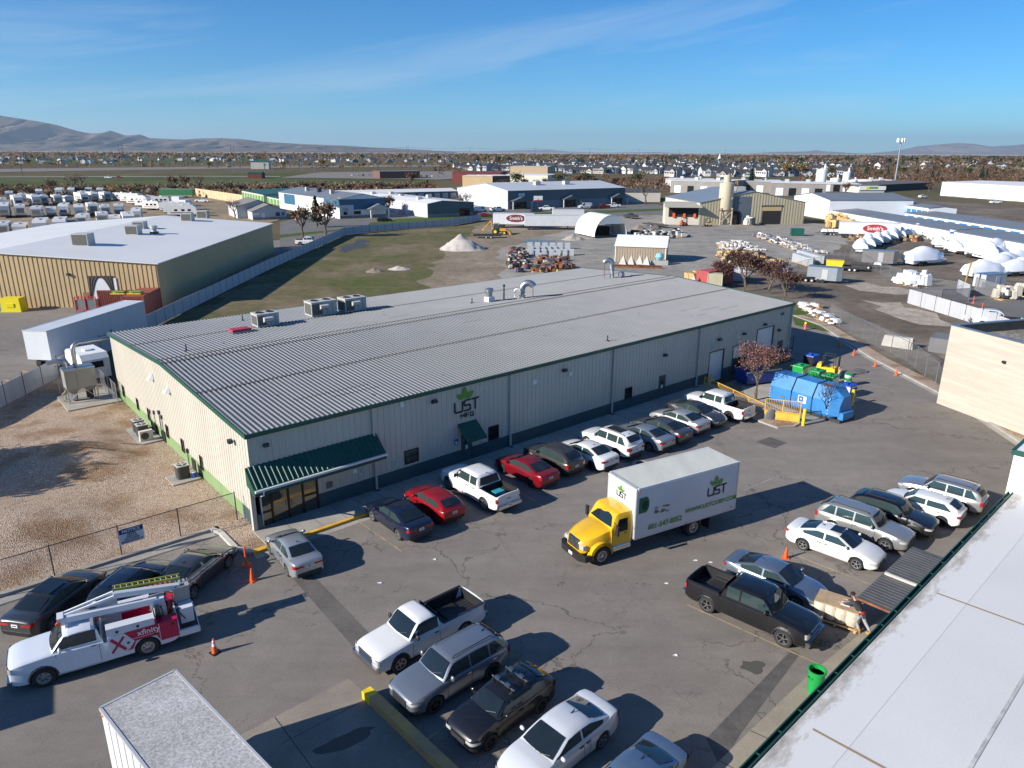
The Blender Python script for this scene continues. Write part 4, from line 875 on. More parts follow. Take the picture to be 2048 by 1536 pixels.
# ---------------- parked cars of the foreground ----------------
def carpaint(r, g, b, m=0): return (r, g, b, m)
WHT = (.72, .72, .71, 0); SIL = (.5, .52, .54, .65); GRY = (.075, .078, .082, .6); BLK = (.008, .008, .01, .2); RED = (.33, .006, .012, .35); NAV = (.01, .018, .05, .4); SBL = (.2, .26, .34, .65)
G1 = 'cars parked nose-in along the factory wall'; G2 = 'cars parked in the row on the right'; G3 = 'vehicles parked in the near middle row'; G4 = 'cars parked against the gravel kerb'
LEFT = BA + R(90); RIGHT = R(-44); NEARR = R(222)
def park(kind, bb, rz, label, group, color, rim=0, sc=None, extra=None, skip=(), name=None, cat=None):
    T = car(kind, rim); loc, sx, sy = fit_loc(bb, T.dims, rz)
    if sc is None: sc = 1
    nm = name or ('parked_pickup' if kind in ('crew', 'regcab') else 'parked_van' if kind == 'van' else 'parked_suv' if kind in ('suv', 'bigsuv') else 'parked_car')
    print(f'{label[:40]:40s} fit {sx:.2f} {sy:.2f} loc {loc.x:.1f},{loc.y:.1f}')
    r = T.put(nm, label, cat or ('pickup truck' if 'pickup' in nm else 'van' if kind == 'van' else 'suv' if 'suv' in nm else 'car'), loc, rz, group, color, sc, skip)
    if extra: extra(r)
    return r
def sunroof(x0, x1, z, w_=.42):
    def f(r): m = MB(); m.add([(x0, -w_, z), (x1, -w_, z), (x1, w_, z), (x0, w_, z)], [(0, 1, 2, 3)], glass); obj('sunroof', m, r)
    return f
park('compact', (536, 1056, 642, 1152), BA + R(86), 'silver sedan parked alone at the corner beside the orange delineator', G1, SIL, sc=.98)
park('sedan', (741, 993, 857, 1078), LEFT, 'dark navy sedan in the visitor bay nearest the entrance canopy', G1, NAV)
park('hatch', (811, 967, 926, 1044), LEFT, 'bright red hatchback between the navy sedan and a white pickup', G1, RED, rim=1)
def bottle_pack(r): pass
park('crew', (884, 921, 1036, 1022), LEFT, 'white crew cab pickup under the leaf logo with green wrapped pack in its bed', G1, WHT)
park('sedan', (994, 905, 1114, 972), LEFT, 'dark red sedan between the white crew cab pickup and a brown crossover', G1, (.25, .006, .015, .4), rim=1)
park('suv', (1054, 883, 1161, 945), LEFT, 'charcoal brown crossover beside the dark red sedan', G1, (.08, .075, .07, .6))
park('sedan', (1119, 876, 1228, 937), LEFT, 'plain white sedan between the charcoal crossover and the white suv', G1, WHT, rim=1)
park('bigsuv', (1164, 848, 1281, 913), LEFT, 'white suv with black roof glass and rails beside the wall', G1, WHT, rim=1, extra=sunroof(-1.2, .1, 1.775))
park('sedan', (1241, 843, 1333, 899), LEFT, 'silver blue sedan right of the white suv', G1, (.4, .43, .47, .7))
park('sedan', (1267, 830, 1378, 884), LEFT, 'dark grey sedan fourth from the far end of the wall row', G1, (.1, .105, .11, .6))
park('sedan', (1305, 813, 1412, 866), LEFT, 'pale silver sedan third from the far end of the wall row', G1, (.55, .55, .54, .6))
park('sedan', (1340, 797, 1449, 854), LEFT + math.pi, 'dark grey sedan backed in beside the last white pickup', G1, GRY)
park('crew', (1370, 775, 1505, 840), LEFT, 'white crew cab pickup at the end by the yellow railing', G1, WHT, rim=1)
# right-hand row
park('crew', (1370, 1128, 1645, 1304), R(-42.5), 'black crew cab pickup with chrome grille facing the loading dock', G2, BLK, rim=3)
park('sedan', (1458, 1105, 1648, 1222), RIGHT, 'silver blue sedan squeezed beside the black pickup', G2, (.2, .25, .32, .65))
park('sedan', (1575, 1038, 1770, 1142), RIGHT, 'white sedan with dark sunroof beside a traffic cone', G2, WHT, extra=sunroof(-.25, .3, 1.485, .4))
park('bigsuv', (1636, 997, 1824, 1106), RIGHT, 'silver grey suv with black roof and amber front lamps', G2, (.36, .36, .35, .6))
park('suv', (1700, 981, 1872, 1076), RIGHT, 'black crossover between the silver suv and a white hatchback', G2, BLK, rim=1)
park('hatch', (1771, 976, 1920, 1048), RIGHT + math.pi, 'white hatchback backed in beside the black crossover', G2, WHT, rim=1, sc=1.0)
park('bigsuv', (1799, 948, 1973, 1020), RIGHT + math.pi, 'silver suv at the far end of the right row', G2, (.42, .42, .42, .7), rim=1, sc=.95)
# middle near row
park('regcab', (718, 1175, 962, 1353), NEARR, 'white single cab pickup with open black bed in the near row', G3, WHT)
park('bigsuv', (789, 1254, 1007, 1438), NEARR, 'grey blue suv beside the white single cab pickup', G3, (.25, .28, .32, .6), rim=1)
def skirack(r):
    for x in (-.05, -.75):
        m = MB(); m.cyl((x, -.6, 1.6), (x, .6, 1.6), .028, chrome, n=8)
        for y in (-.52, .52): m.box((x, y, 1.53), (.1, .06, .14), black)
        for y in (-.28, .28): m.box((x, y, 1.65), (.16, .26, .07), dark); m.box((x, y, 1.7), (.1, .22, .03), chrome)
        obj('roof_rack', m, r)
    m = MB(); m.add([(1.0, .52, 1.07), (.92, .3, 1.14), (.82, .3, 1.2), (.9, .52, 1.13)], [(0, 1, 2, 3)], amber)
park('hatch', (904, 1332, 1097, 1508), NEARR + R(2), 'black hatchback carrying a chrome ski rack with red grille line', G3, (.012, .012, .013, .3), rim=1, extra=skirack, sc=1.0)
park('sedan', (996, 1395, 1230, 1600), NEARR + R(2), 'white sedan at the bottom edge beside the black hatchback', G3, (.68, .7, .72, .2))
park('compact', (1162, 1500, 1345, 1690), NEARR + R(2), 'pale blue sedan cut off by the bottom of the picture', G3, (.13, .2, .3, .5))
# by the gravel kerb
park('sedan', (20, 1139, 197, 1271), R(80), 'dark grey sedan with black glass roof leftmost against the gravel kerb', G4, GRY, extra=sunroof(-.9, .3, 1.488, .5))
park('suv', (188, 1117, 331, 1245), R(80), 'navy crossover behind the bucket truck boom', G4, (.012, .018, .045, .5))
park('sedan', (322, 1092, 448, 1200), R(76), 'grey sedan with tinted rear window nearest the kerb corner', G4, (.085, .088, .092, .6))
# goods in the pickup bed
p = fit_loc((884, 921, 1036, 1022), (5.85, 1.98, 1.9), LEFT)[0]
t = thing('bottle_pack', 'green and blue wrapped pack lying in the white pickup bed', 'pack', p + Vector((math.cos(LEFT) * -1.9, math.sin(LEFT) * -1.9, .76)), LEFT); m = MB(); m.box((0, 0, .16), (.5, .7, .32), mat('green_wrap', (.02, .35, .15), .3, col2=(.05, .3, .6), scale=7), top=(.92, .94)); obj('wrap', m, t)
# ---------------- yellow box truck ----------------
cab_y = mat('truck_yellow', (.72, .42, .008), .3, coat=1, var=.04, scale=1)
wl = G(1203, 1130); TRZ = R(209.5); lf = Vector((math.cos(TRZ + math.pi / 2), math.sin(TRZ + math.pi / 2), 0)); tp = wl - lf * 1.12
T = Tm(); m = MB()
def loft(mb, secs, mt, close=True):
    rows = [[(x, y, z) for y, z in pr] + [(x, -y, z) for y, z in pr[::-1]] for x, pr in secs]; mb.grid(rows, mt, flip=False)
    mb.add(rows[0], [tuple(range(len(rows[0]) - 1, -1, -1))], mt); mb.add(rows[-1], [tuple(range(len(rows[-1])))], mt)
def hood_sec(x, w_, zb, zt): return (x, [(w_, zb), (w_ + .02, lerp(zb, zt, .5)), (w_ - .06, zt - .1), (w_ - .3, zt), (.0, zt + .04)])
arch = .62
loft(m, [hood_sec(-.75, 1.0, .95, 1.86), hood_sec(-.3, .99, 1.05, 1.8), hood_sec(0, .97, 1.14, 1.72), hood_sec(.45, .9, 1.0, 1.6), hood_sec(.85, .78, .75, 1.46), hood_sec(1.02, .6, .72, 1.32)], cab_y)
for s in (1, -1):                                     # wheel-arch fenders
    pts = [(.58 * math.cos(a), .53 + .58 * math.sin(a)) for a in np.linspace(-.1, math.pi + .1, 13)]; out = [(.72 * math.cos(a), .55 + .72 * math.sin(a)) for a in np.linspace(math.pi + .1, -.1, 13)]
    rws = [[(x, s * 1.16, z), (x2, s * 1.12, z2), (x2 * .95, s * .75, z2 + .1)] for (x, z), (x2, z2) in zip(pts, out[::-1])]; m.grid(rws, cab_y, flip=(s > 0)); m.grid(rws, cab_y, flip=(s < 0))
T.part('hood', m, smooth=40)
m = MB(); loft(m, [(-1.95, [(1.05, .85), (1.08, 1.5), (1.02, 2.35), (.93, 2.6), (0, 2.68)]), (-1.15, [(1.06, .85), (1.08, 1.5), (1.01, 2.35), (.92, 2.6), (0, 2.68)]), (-.98, [(1.06, .85), (1.08, 1.5), (1.0, 2.3), (.9, 2.5), (0, 2.58)]), (-.62, [(1.05, .9), (1.06, 1.5), (1.03, 1.8), (.99, 1.85), (0, 1.88)])], cab_y); T.part('cab', m, smooth=35)
m = MB(); rws = []
for f in (0.06, .5, .92): rws.append([(lerp(-.62, -1.0, f) + .03 - .05 * (y / .9) ** 2, y * lerp(1, .9, f), lerp(1.88, 2.52, f) + .02) for y in np.linspace(-.93, .93, 7)])
m.grid(rws, glass); m.grid(rws, glass, flip=True); T.part('windshield', m, smooth=40)
for s in (1, -1):
    m = MB(); m.add([(-.85, s * 1.085, 1.62), (-1.65, s * 1.085, 1.62), (-1.65, s * 1.03, 2.32), (-1.08, s * 1.03, 2.32)], [(0, 1, 2, 3), (3, 2, 1, 0)], glassg); T.part('side_window', m)
    m = MB(); m.box((-.75, s * 1.36, 1.9), (.1, .2, .55), black); m.tube([(-.75, s * 1.05, 2.25), (-.75, s * 1.32, 2.2), (-.75, s * 1.32, 1.6), (-.75, s * 1.05, 1.55)], .02, black, n=5); T.part('mirror', m)
    m = MB(); m.box((.93, s * .72, 1.1), (.22, .34, .22), clear, top=(.8, .8)); T.part('headlight', m)
    m = MB(); m.cyl((-.75, s * .78, .62), (-1.9, s * .78, .62), .3, chrome if s > 0 else dark, n=16); T.part('fuel_tank', m, smooth=40)
    m = MB(); m.box((-1.5, s * 1.09, 1.5), (.16, .03, .04), black); T.part('door_handle', m)
m = MB(); m.add([(1.03, -.5, .85), (1.03, .5, .85), (1.0, .44, 1.42), (1.0, -.44, 1.42), (1.1, -.45, .88), (1.1, .45, .88), (1.08, .38, 1.38), (1.08, -.38, 1.38)], [(0, 1, 5, 4), (1, 2, 6, 5), (2, 3, 7, 6), (3, 0, 4, 7)], chrome); m.add([(1.09, -.44, .89), (1.09, .44, .89), (1.07, .37, 1.37), (1.07, -.37, 1.37)], [(0, 1, 2, 3)], dark)
for q in range(7): m.box((1.09, -.36 + q * .12, 1.13), (.03, .03, .46), chrome)
T.part('grille', m)
m = MB(); m.prism([(1.28, -.75), (1.28, .75), (1.05, 1.12), (.62, 1.17), (.62, 1.05), (.95, .95), (1.02, .6), (1.02, -.6), (.95, -.95), (.62, -1.05), (.62, -1.17), (1.05, -1.12)], .42, .74, black); T.part('front_bumper', m)
m = MB(); m.box((1.29, .1, .6), (.02, .32, .16), white); T.part('licence_plate', m)
m = MB(); m.bx(-9.1, .9, -.45, -.3, .62, .9, black); m.bx(-9.1, .9, .3, .45, .62, .9, black)
for q in (-3, -4.6, -7.6, -8.8): m.bx(q - .06, q + .06, -.9, .9, .85, 1.0, black)
m.cyl((-6.3, -1, .53), (-6.3, 1, .53), .09, black); m.cyl((0, -1, .53), (0, 1, .53), .07, black); T.part('chassis', m)
for x in (0, -6.3):
    for s in (1, -1):
        wheel_parts(T, x, s * (1.0 if x == 0 else 1.02), .53, .28, 2)
        if x: wheel_parts(T, x, s * .7, .53, .26, 2)
for s in (1, -1): m = MB(); m.bx(-7.35, -7.3, s * 1.02 - .3, s * 1.02 + .3, .25, .95, black); T.part('mud_flap', m)
bxs = mat('box_side_white', (.6, .61, .63), .35, var=.05, scale=.5); bxr = mat('box_roof_cream', (.6, .6, .52), .6, col2=(.5, .5, .44), scale=.8, streak=(1.2, .3, 1))
m = MB(); m.bx(-9.35, -1.98, -1.22, 1.22, 1.02, 3.9, bxs); T.part('cargo_box', m)
m = MB(); m.bx(-9.33, -2.15, -1.2, 1.2, 3.9, 3.93, bxr)
for s in (1, -1): m.bx(-9.36, -2.1, s * 1.22 - .03, s * 1.22 + .03, 3.82, 3.95, whitem)
T.part('roof', m)
m = MB(); rws = [[(-1.98 - .22 * (1 - math.sin(a)), y, 3.72 + .22 * math.cos(a)) for a in np.linspace(0, math.pi / 2, 6)] for y in (-1.16, 1.16)]; m.grid(rws, alu); m.grid(rws, alu, flip=True)
for s in (1, -1):
    m.cyl((-2.03, s * 1.17, 1.02), (-2.03, s * 1.17, 3.8), .075, alu, n=10); m.cyl((-2.05, s * 1.16, 3.8), (-9.35, s * 1.2, 3.88), .045, alu, n=8); m.bx(-9.38, -9.3, s * 1.2 - .04, s * 1.2 + .04, 1.0, 3.92, alu)
m.bx(-9.37, -2, -1.24, 1.24, .96, 1.04, alu); T.part('corner_trim', m, smooth=40)
t = T.put('box_truck', 'yellow cab box truck with white cargo box in the middle of the yard', 'truck', (tp.x, tp.y, 0), TRZ)
side = Matrix.Translation((0, 1.235, 0)) @ Matrix.Rotation(math.pi, 4, 'Z')          # writing on the left side reads from outside
boxo = [o for o in t.children if o.name.startswith('cargo_box')][0]
txg = mat('lettering_green', (.13, .3, .02), .5)
logo(boxo, 7.75, 2.55, 1.35, xf=side)
xfr = lambda x, z: Matrix.Translation((x, 1.245, z)) @ Matrix.Rotation(math.pi, 4, 'Z') @ Matrix.Rotation(R(90), 4, 'X')
m = MB(); join_into(m, text_mesh('WWW.USTCORP.COM', .36, txg, .004, 1.05, .008), txg, xfr(-7.45, 1.75)); obj('lettering', m, boxo)
m = MB(); join_into(m, text_mesh('801-547-8052', .42, txg, .004, 1.0, .008), txg, xfr(-4.1, 1.45)); obj('lettering', m, boxo)
frontx = Matrix.Translation((-1.97, 0, 0)) @ Matrix.Rotation(R(90), 4, 'Z'); logo(boxo, 0, 3.12, .8, xf=frontx)
m = MB()
for r0, r1, mm in ((.36, .3, mat('fan_green', (.01, .12, .06), .5)), (.3, .22, mat('fan_green_dark', (.01, .06, .04), .5)), (.22, .1, MATS['fan_green']), (.1, .001, inkd)): m.lathe([(r0, 0), (r1, .003)], mm, n=24, xf=Matrix.Translation((-2.62, 1.238, 2.9)) @ Matrix.Rotation(R(-90), 4, 'X') @ Matrix.Diagonal((.75, 1.3, 1, 1)))
m.box((-2.35, 1.238, 2.9), (.3, .006, .9), MATS['fan_green']); obj('roll_picture', m, boxo)
m = MB(); random.seed(4)
for q in range(17): an = random.uniform(-.4, .4); cx_, cz_ = -3.3 - random.uniform(0, 1.1), 2.35 + random.uniform(-.22, .22); m.box((cx_, 1.238, cz_), (.22, .006, .07), mat('log_brown', (.3, .22, .15), .7))
obj('log_picture', m, boxo)
for x, z in ((-9.0, 1.2), (-2.2, 3.75), (-5.6, 1.0)): m = MB(); m.box((x, 1.25, z), (.12, .03, .05), amber); obj('marker_lamp', m, boxo)
# ---------------- bucket truck ----------------
BRZ = R(211); wl = G(92, 1372); lf = Vector((math.cos(BRZ + math.pi / 2), math.sin(BRZ + math.pi / 2), 0)); fw = Vector((math.cos(BRZ), math.sin(BRZ), 0)); S = .97
base = wl - lf * .93 * S - fw * (1.95 + .1) * S
C = car('chassis', 2); bt = C.put('bucket_truck', 'white utility bucket truck with magenta side panel and raised boom arms', 'truck', (base.x, base.y, 0), BRZ, None, (.62, .66, .72, 0), S, skip=('bed_liner', 'taillight', 'tailgate_handle'))
mag = mat('magenta_panel', (.45, .006, .06), .4); gw = mat('utility_white', (.62, .64, .68), .4)
rw = -1.95 + .1
def sidepanel(pts, y0, y1, m_, name): 
    for s in (1, -1): m = MB(); m.prof(pts, min(s * y0, s * y1), max(s * y0, s * y1), m_); obj(name, m, bt)
aw_ = [(rw - .56, .62), (rw - .4, .98), (rw + .4, .98), (rw + .56, .62)]
sidepanel([(-.4, .62), (-1.05, .62), (-1.05, 1.5), (-.4, 1.5)], .6, 1.08, gw, 'tool_cabinet')
sidepanel([(-1.05, .62), (-1.05, 1.5), (-3.15, 1.5), (-3.15, .62)] + aw_, .6, 1.08, mag, 'tool_cabinet')
sidepanel([(-.4, 1.505), (-2.25, 1.505), (-2.25, 1.83), (-.4, 1.88)], .6, 1.06, gw, 'tool_cabinet')
m = MB(); m.bx(-3.15, -.4, -.6, .6, .8, .98, dark); m.bx(-4.0, -3.15, -1.05, 1.05, .62, .72, dark); m.bx(-4.0, -3.15, .95, 1.06, .5, .8, gw); m.bx(-4.0, -3.15, -1.06, -.95, .5, .8, gw); m.bx(-4.02, -3.98, -1.06, 1.06, .5, .8, gw); obj('service_bed', m, bt)
m = MB()
for x in (-.43, -1.05, -2.4): m.bx(x - .008, x + .008, 1.08, 1.088, .66, 1.48, white)
m.bx(-2.4, -1.2, 1.08, 1.088, 1.1, 1.115, white)
for x, z in ((-.8, 1.66), (-1.6, 1.66), (-1.15, 1.0), (-2.95, 1.3), (-2.2, 1.05)): m.cyl((x, 1.07, z), (x, 1.1, z), .06, black, n=10)
obj('door_latch', m, bt)
def on_side(me, mt, x, z, k=1.0): mm = MB(); join_into(mm, me, mt, Matrix.Translation((x, 1.09, z)) @ Matrix.Rotation(math.pi, 4, 'Z') @ Matrix.Rotation(R(90), 4, 'X')); return mm
obj('lettering', on_side(text_mesh('xfinity', .36, white, .003, 1.0, .004), white, -1.98, 1.3), bt)
m = MB(); xs_ = Matrix.Translation((0, 1.085, 0)) @ Matrix.Rotation(math.pi, 4, 'Z'); stroke(m, [(.52, 1.36), (1.04, .7)], .13, mag, .006, xs_); stroke(m, [(1.02, 1.36), (.5, .7)], .1, mag, .008, xs_); m.add([(1.06, -.007, 1.5), (1.34, -.007, 1.03), (1.06, -.007, .66)], [(0, 1, 2)], gw, xs_); m.add([(1.05, -.009, 1.4), (1.12, -.009, 1.4), (1.4, -.009, 1.0), (1.15, -.009, .68), (1.05, -.009, .68), (1.3, -.009, 1.02)], [(0, 1, 2, 5), (5, 2, 3, 4)], gw, xs_); obj('letter_emblem', m, bt)
m = MB(); m.cyl((-2.55, 0, .9), (-2.55, 0, 1.75), .3, gw, n=14); m.bx(-2.8, -2.2, -.25, .25, 1.7, 2.2, gw); obj('turret', m, bt)
m = MB()
def beam(mb, a, b, wd, h, m_):
    a = Vector(a); b = Vector(b); d = (b - a); q = d.to_track_quat('X', 'Z').to_matrix().to_4x4(); mb.box((0, 0, 0), (d.length, wd, h), m_, xf=Matrix.Translation((a + b) / 2) @ q)
beam(m, (-2.5, .1, 2.12), (1.1, .1, 2.36), .24, .26, gw); obj('lower_boom', m, bt)
m = MB(); beam(m, (1.1, -.25, 2.45), (-.9, -.25, 2.85), .08, .09, white); beam(m, (1.1, -.02, 2.45), (-.9, -.02, 2.75), .08, .09, white); beam(m, (-.9, -.15, 2.75), (-3.5, -.15, 2.35), .24, .24, gw); m.add([(-.7, -.2, 2.8), (-1.0, -.2, 2.8), (-1.0, -.2, 2.2), (-.1, -.2, 2.25)], [(0, 1, 2, 3), (3, 2, 1, 0)], gw); obj('upper_boom', m, bt)
m = MB(); m.box((1.15, 0, 2.36), (.35, .6, .34), gw, top=(.7, .9)); m.cyl((1.25, .3, 2.32), (1.25, .38, 2.32), .1, orange, n=10); obj('elbow', m, bt)
m = MB()
for yy in (-.42, -.72): beam(m, (-.9, yy, 2.85), (-3.6, yy, 2.6), .035, .09, mat('ladder_yellow', (.42, .45, .05), .5))
for q in range(12): f = q / 11; m.cyl((lerp(-1.0, -3.5, f), -.42, lerp(2.84, 2.61, f)), (lerp(-1.0, -3.5, f), -.72, lerp(2.84, 2.61, f)), .018, alu, n=5)
obj('ladder', m, bt)
m = MB(); beam(m, (-1.0, -.5, 2.5), (-3.2, -.5, 2.4), .25, .12, mat('orange_ladder', (.4, .12, .03), .6)); obj('ladder', m, bt)
m = MB(); m.tube([(-3.3 - .02 * (q % 2), .0, 2.4 - .02 * q) for q in range(12)], .03, black, n=5); m.lathe([(.3, 1.75), (.33, 2.35), (.3, 2.36), (.27, 1.8)], mat('bucket_grey', (.33, .32, .3), .6), c=(-3.55, -.3, 0), n=4); m.box((-3.55, -.3, 1.95), (.62, .62, .85), MATS['bucket_grey'], top=(1.1, 1.1)); obj('bucket', m, bt)
m = MB(); m.box((-3.6, .35, 1.25), (.55, .6, .75), gw); m.tube([(-3.3, .66, 1.5), (-3.4, .68, 1.3), (-3.5, .67, 1.1)], .025, black, n=5); obj('rear_locker', m, bt)
m = MB(); m.lathe([(.28, -.1), (.28, .1), (.2, .1), (.2, -.1)], black, n=16, xf=Matrix.Translation((-2.45, .5, 1.75)) @ Matrix.Rotation(R(90), 4, 'Y')); m.lathe([(.001, -.12), (.2, -.12), (.2, .12), (.001, .12)], white, n=16, xf=Matrix.Translation((-2.45, .5, 1.75)) @ Matrix.Rotation(R(90), 4, 'Y')); obj('cable_reel', m, bt)
m = MB(); random.seed(2)
for q in range(26): x = random.uniform(-3.1, -2.3); y = random.uniform(-.5, .5); m.tube([(x, y, 1.0), (x + random.uniform(-.2, .2), y + random.uniform(-.2, .2), random.uniform(1.4, 1.9))], .03, random.choice((black, orange, woodd, steel, mag, yellow)), n=4)
obj('hand_tools', m, bt)
# white box body at the bottom edge
c0 = G(350, 1340, 3.7); c1 = G(200, 1415, 3.7); dv = (c1 - c0); wz = math.atan2(dv.y, dv.x); Wd = dv.length
t = thing('box_trailer', 'white box trailer with dusty grey roof cut off by the bottom edge', 'trailer', (c0.x, c0.y, 0), wz); m = MB(); m.bx(.0, Wd, 0, 9, 1.05, 3.66, whitem); [m.bx(Wd, Wd + .012, k * .6, k * .6 + .04, 1.1, 3.6, steel) for k in range(1, 15)]; m.bx(Wd, Wd + .03, 0, 9, 1.05, 1.2, steel); obj('body', m, t)
m = MB(); m.bx(.03, Wd - .03, .03, 8.97, 3.66, 3.69, mat('dusty_roof', (.33, .32, .31), .8, col2=(.47, .46, .45), scale=.6, fine=.35)); 
for x in (0, Wd): m.bx(x - .04, x + .04, 0, 9, 3.6, 3.71, alu)
m.bx(0, Wd, -.04, .04, 3.6, 3.71, alu); obj('roof', m, t)
for y in (6, 7.3): m = MB(); m.cyl((.1, y, .5), (.4, y, .5), .5, rubber, n=20); m.cyl((Wd - .4, y, .5), (Wd - .1, y, .5), .5, rubber, n=20); obj('wheels', m, t)
m = MB(); m.box((Wd + .02, .1, 3.45), (.03, .12, .06), amber); obj('marker_lamp', m, t)
# a trailer standing just outside the left edge: its shadow lies across the near asphalt
t = thing('box_trailer', 'tall white trailer parked outside the left edge whose shadow crosses the asphalt', 'trailer', (-31, 17.0, 0), R(31)); m = MB(); m.bx(-6, 6, -1.3, 1.3, 1.0, 4.0, whitem); obj('body', m, t); m = MB(); m.bx(-5, -3, -1.2, 1.2, 0, 1.0, rubber); m.bx(3, 4, -1.0, 1.0, 0, 1, dark); obj('wheels', m, t)
# ---------------- cones, delineators, bollards ----------------
def cone_t(h=.71, col=orange, bands=1):
    T = Tm(); m = MB(); m.box((0, 0, .02), (.36, .36, .04), black if bands else col); T.part('base', m); m = MB(); m.lathe([(.13, .04), (.035, h), (.001, h)], col, n=14); T.part('cone_body', m, smooth=40)
    if bands:
        m = MB(); f = lambda z: lerp(.13, .035, (z - .04) / (h - .04)) + .004
        for a, b_ in ((.36, .5), (.56, .64)): m.lathe([(f(a), a), (f(b_), b_)], white, n=14)
        T.part('reflective_band', m)
    return T
c1_ = cone_t(); c2_ = cone_t(bands=0)
for px, lb, tt in (((430, 1306), 'banded orange cone on the open asphalt behind the bucket truck', c1_), ((505, 1162), 'small plain orange cone below the delineator', c2_), ((1571, 1117), 'orange cone at the rear of the white sedan with sunroof', c2_), ((1678, 694), 'orange cone farthest along the right kerb in the shade', c2_), ((1707, 711), 'orange cone second from the far end of the kerb line, in shade', c2_),
    ((1750, 733), 'orange cone at the edge of the building shadow', c2_), ((1792, 751), 'orange cone third past the building shadow by the kerb', c2_), ((1888, 787), 'white banded cone below the corner of the concrete wall', c1_), ((1924, 807), 'orange cone under the middle of the concrete wall', c2_), ((1980, 841), 'orange cone nearest the right edge along the kerb', c2_)):
    p = G(*px); tt.put('traffic_cone', lb, 'traffic cone', (p.x, p.y, .012), random.uniform(0, 1.5), 'orange traffic cones', sc=.95 if px[0] > 600 else 1.0)
def delin(px, lb, h=1.1, z0=0):
    p = G(*px); t = thing('delineator_post', lb, 'delineator', (p.x, p.y, z0), 0, 'orange delineator posts'); m = MB(); m.lathe([(.28, .0), (.26, .06), (.08, .12), (.001, .12)], orange, n=14); obj('base', m, t); m = MB(); m.lathe([(.05, .1), (.05, h), (.001, h + .02)], orange, n=10); obj('post', m, t)
delin((493, 1131), 'orange delineator post at the kerb corner near the silver sedan'); delin((1946, 607), 'orange delineator post by the mesh gate'); delin((1963, 622), 'orange delineator post beside the white work pickup')
def bollard(P, lb, h, r=.11, lean=0):
    t = thing('bollard', lb, 'bollard', P, 0, 'yellow bollards'); m = MB(); m.cyl((0, 0, 0), (0, 0, h), r, yellow, n=14); m.lathe([(r, h), (r * .7, h + .05), (.001, h + .07)], yellow, n=14); obj('post', m, t, smooth=40)
bollard(G(1606, 851), 'tall yellow bollard in front of the compactor slab', 1.35, .13); bollard(G(1703, 810), 'yellow bollard at the rear corner of the blue compactor', 1.35, .13)
for a, lb in ((42.6, 'shaded yellow bollard left of the first roller door'), (54.5, 'yellow bollard by the door at the far building corner')): bollard(bw(a, -.6), lb, 1.1, .09)
# ---------------- helpers for walls seen in the photograph ----------------
def onplane(px, py, P0, ang):           # (distance along, height) where the sight line meets a vertical plane
    lo = G(px, py, 0); hi = G(px, py, CAM_H - .5); d = Vector((math.cos(ang), math.sin(ang), 0)); n_ = Vector((-d.y, d.x, 0)); P0 = Vector((P0[0], P0[1], 0))
    a = (lo - P0).dot(n_); b = (hi - P0).dot(n_); t = a / (a - b) if abs(a - b) > 1e-9 else 0; P = lo.lerp(hi, t); return (P - P0).dot(d), P.z
linkm = see_through('chain_link', (.32, .33, .34), .16); clothm = see_through('privacy_mesh', (.2, .2, .21), .72)
def chain_fence(name, label, pts, h, gap=3.0, fabric=linkm, r=.03, post=steel, z0=.0, group=None, topr=True):
    P = [Vector((p[0], p[1], 0)) for p in pts]; t = thing(name, label, 'fence', (P[0].x, P[0].y, z0), 0, group); o0 = P[0]
    fb = MB(); tr_ = MB(); k = 0
    for a, b in zip(P[:-1], P[1:]):
        a = a - o0; b = b - o0; n_ = max(1, round((b - a).length / gap))
        fb.add([a, b, b + Vector((0, 0, h)), a + Vector((0, 0, h))], [(0, 1, 2, 3)], fabric); 
        if topr: tr_.cyl(a + Vector((0, 0, h)), b + Vector((0, 0, h)), r * .7, post, n=5)
        for i in range(n_ + (b + o0 == P[-1])):
            q = a.lerp(b, i / n_); pm = MB(); pm.cyl(q, q + Vector((0, 0, h + .06)), r, post, n=6); k += 1
            if k < 100: obj('post', pm, t)
    obj('mesh_panel', fb, t)
    if topr: obj('top_rail', tr_, t)
    return t
def slat_fence(label, pts, h, gap=3.0, m=fencem, group='slatted fences'):
    P = [Vector((p[0], p[1], 0)) for p in pts]; o0 = P[0]; t = thing('slatted_fence', label, 'fence', (o0.x, o0.y, 0), 0, group); k = 0
    for a, b in zip(P[:-1], P[1:]):
        a = a - o0; b = b - o0; n_ = max(1, round((b - a).length / gap)); d = (b - a).normalized(); nn = Vector((-d.y, d.x, 0)) * .02
        for i in range(n_):
            p = a.lerp(b, i / n_) + d * .05; q = a.lerp(b, (i + 1) / n_) - d * .05; U = Vector((0, 0, h)); L0 = Vector((0, 0, .08)); pm = MB()
            pm.add([p - nn + L0, q - nn + L0, q - nn + U, p - nn + U, p + nn + L0, q + nn + L0, q + nn + U, p + nn + U], [(0, 1, 2, 3), (7, 6, 5, 4), (3, 2, 6, 7), (0, 3, 7, 4), (1, 5, 6, 2)], m)
            if k < 95: obj('panel', pm, t)
            pm = MB(); pp = a.lerp(b, i / n_); pm.cyl(pp, pp + Vector((0, 0, h + .25)), .045, dark, n=6); k += 1
            if k < 95: obj('post', pm, t)
    return t
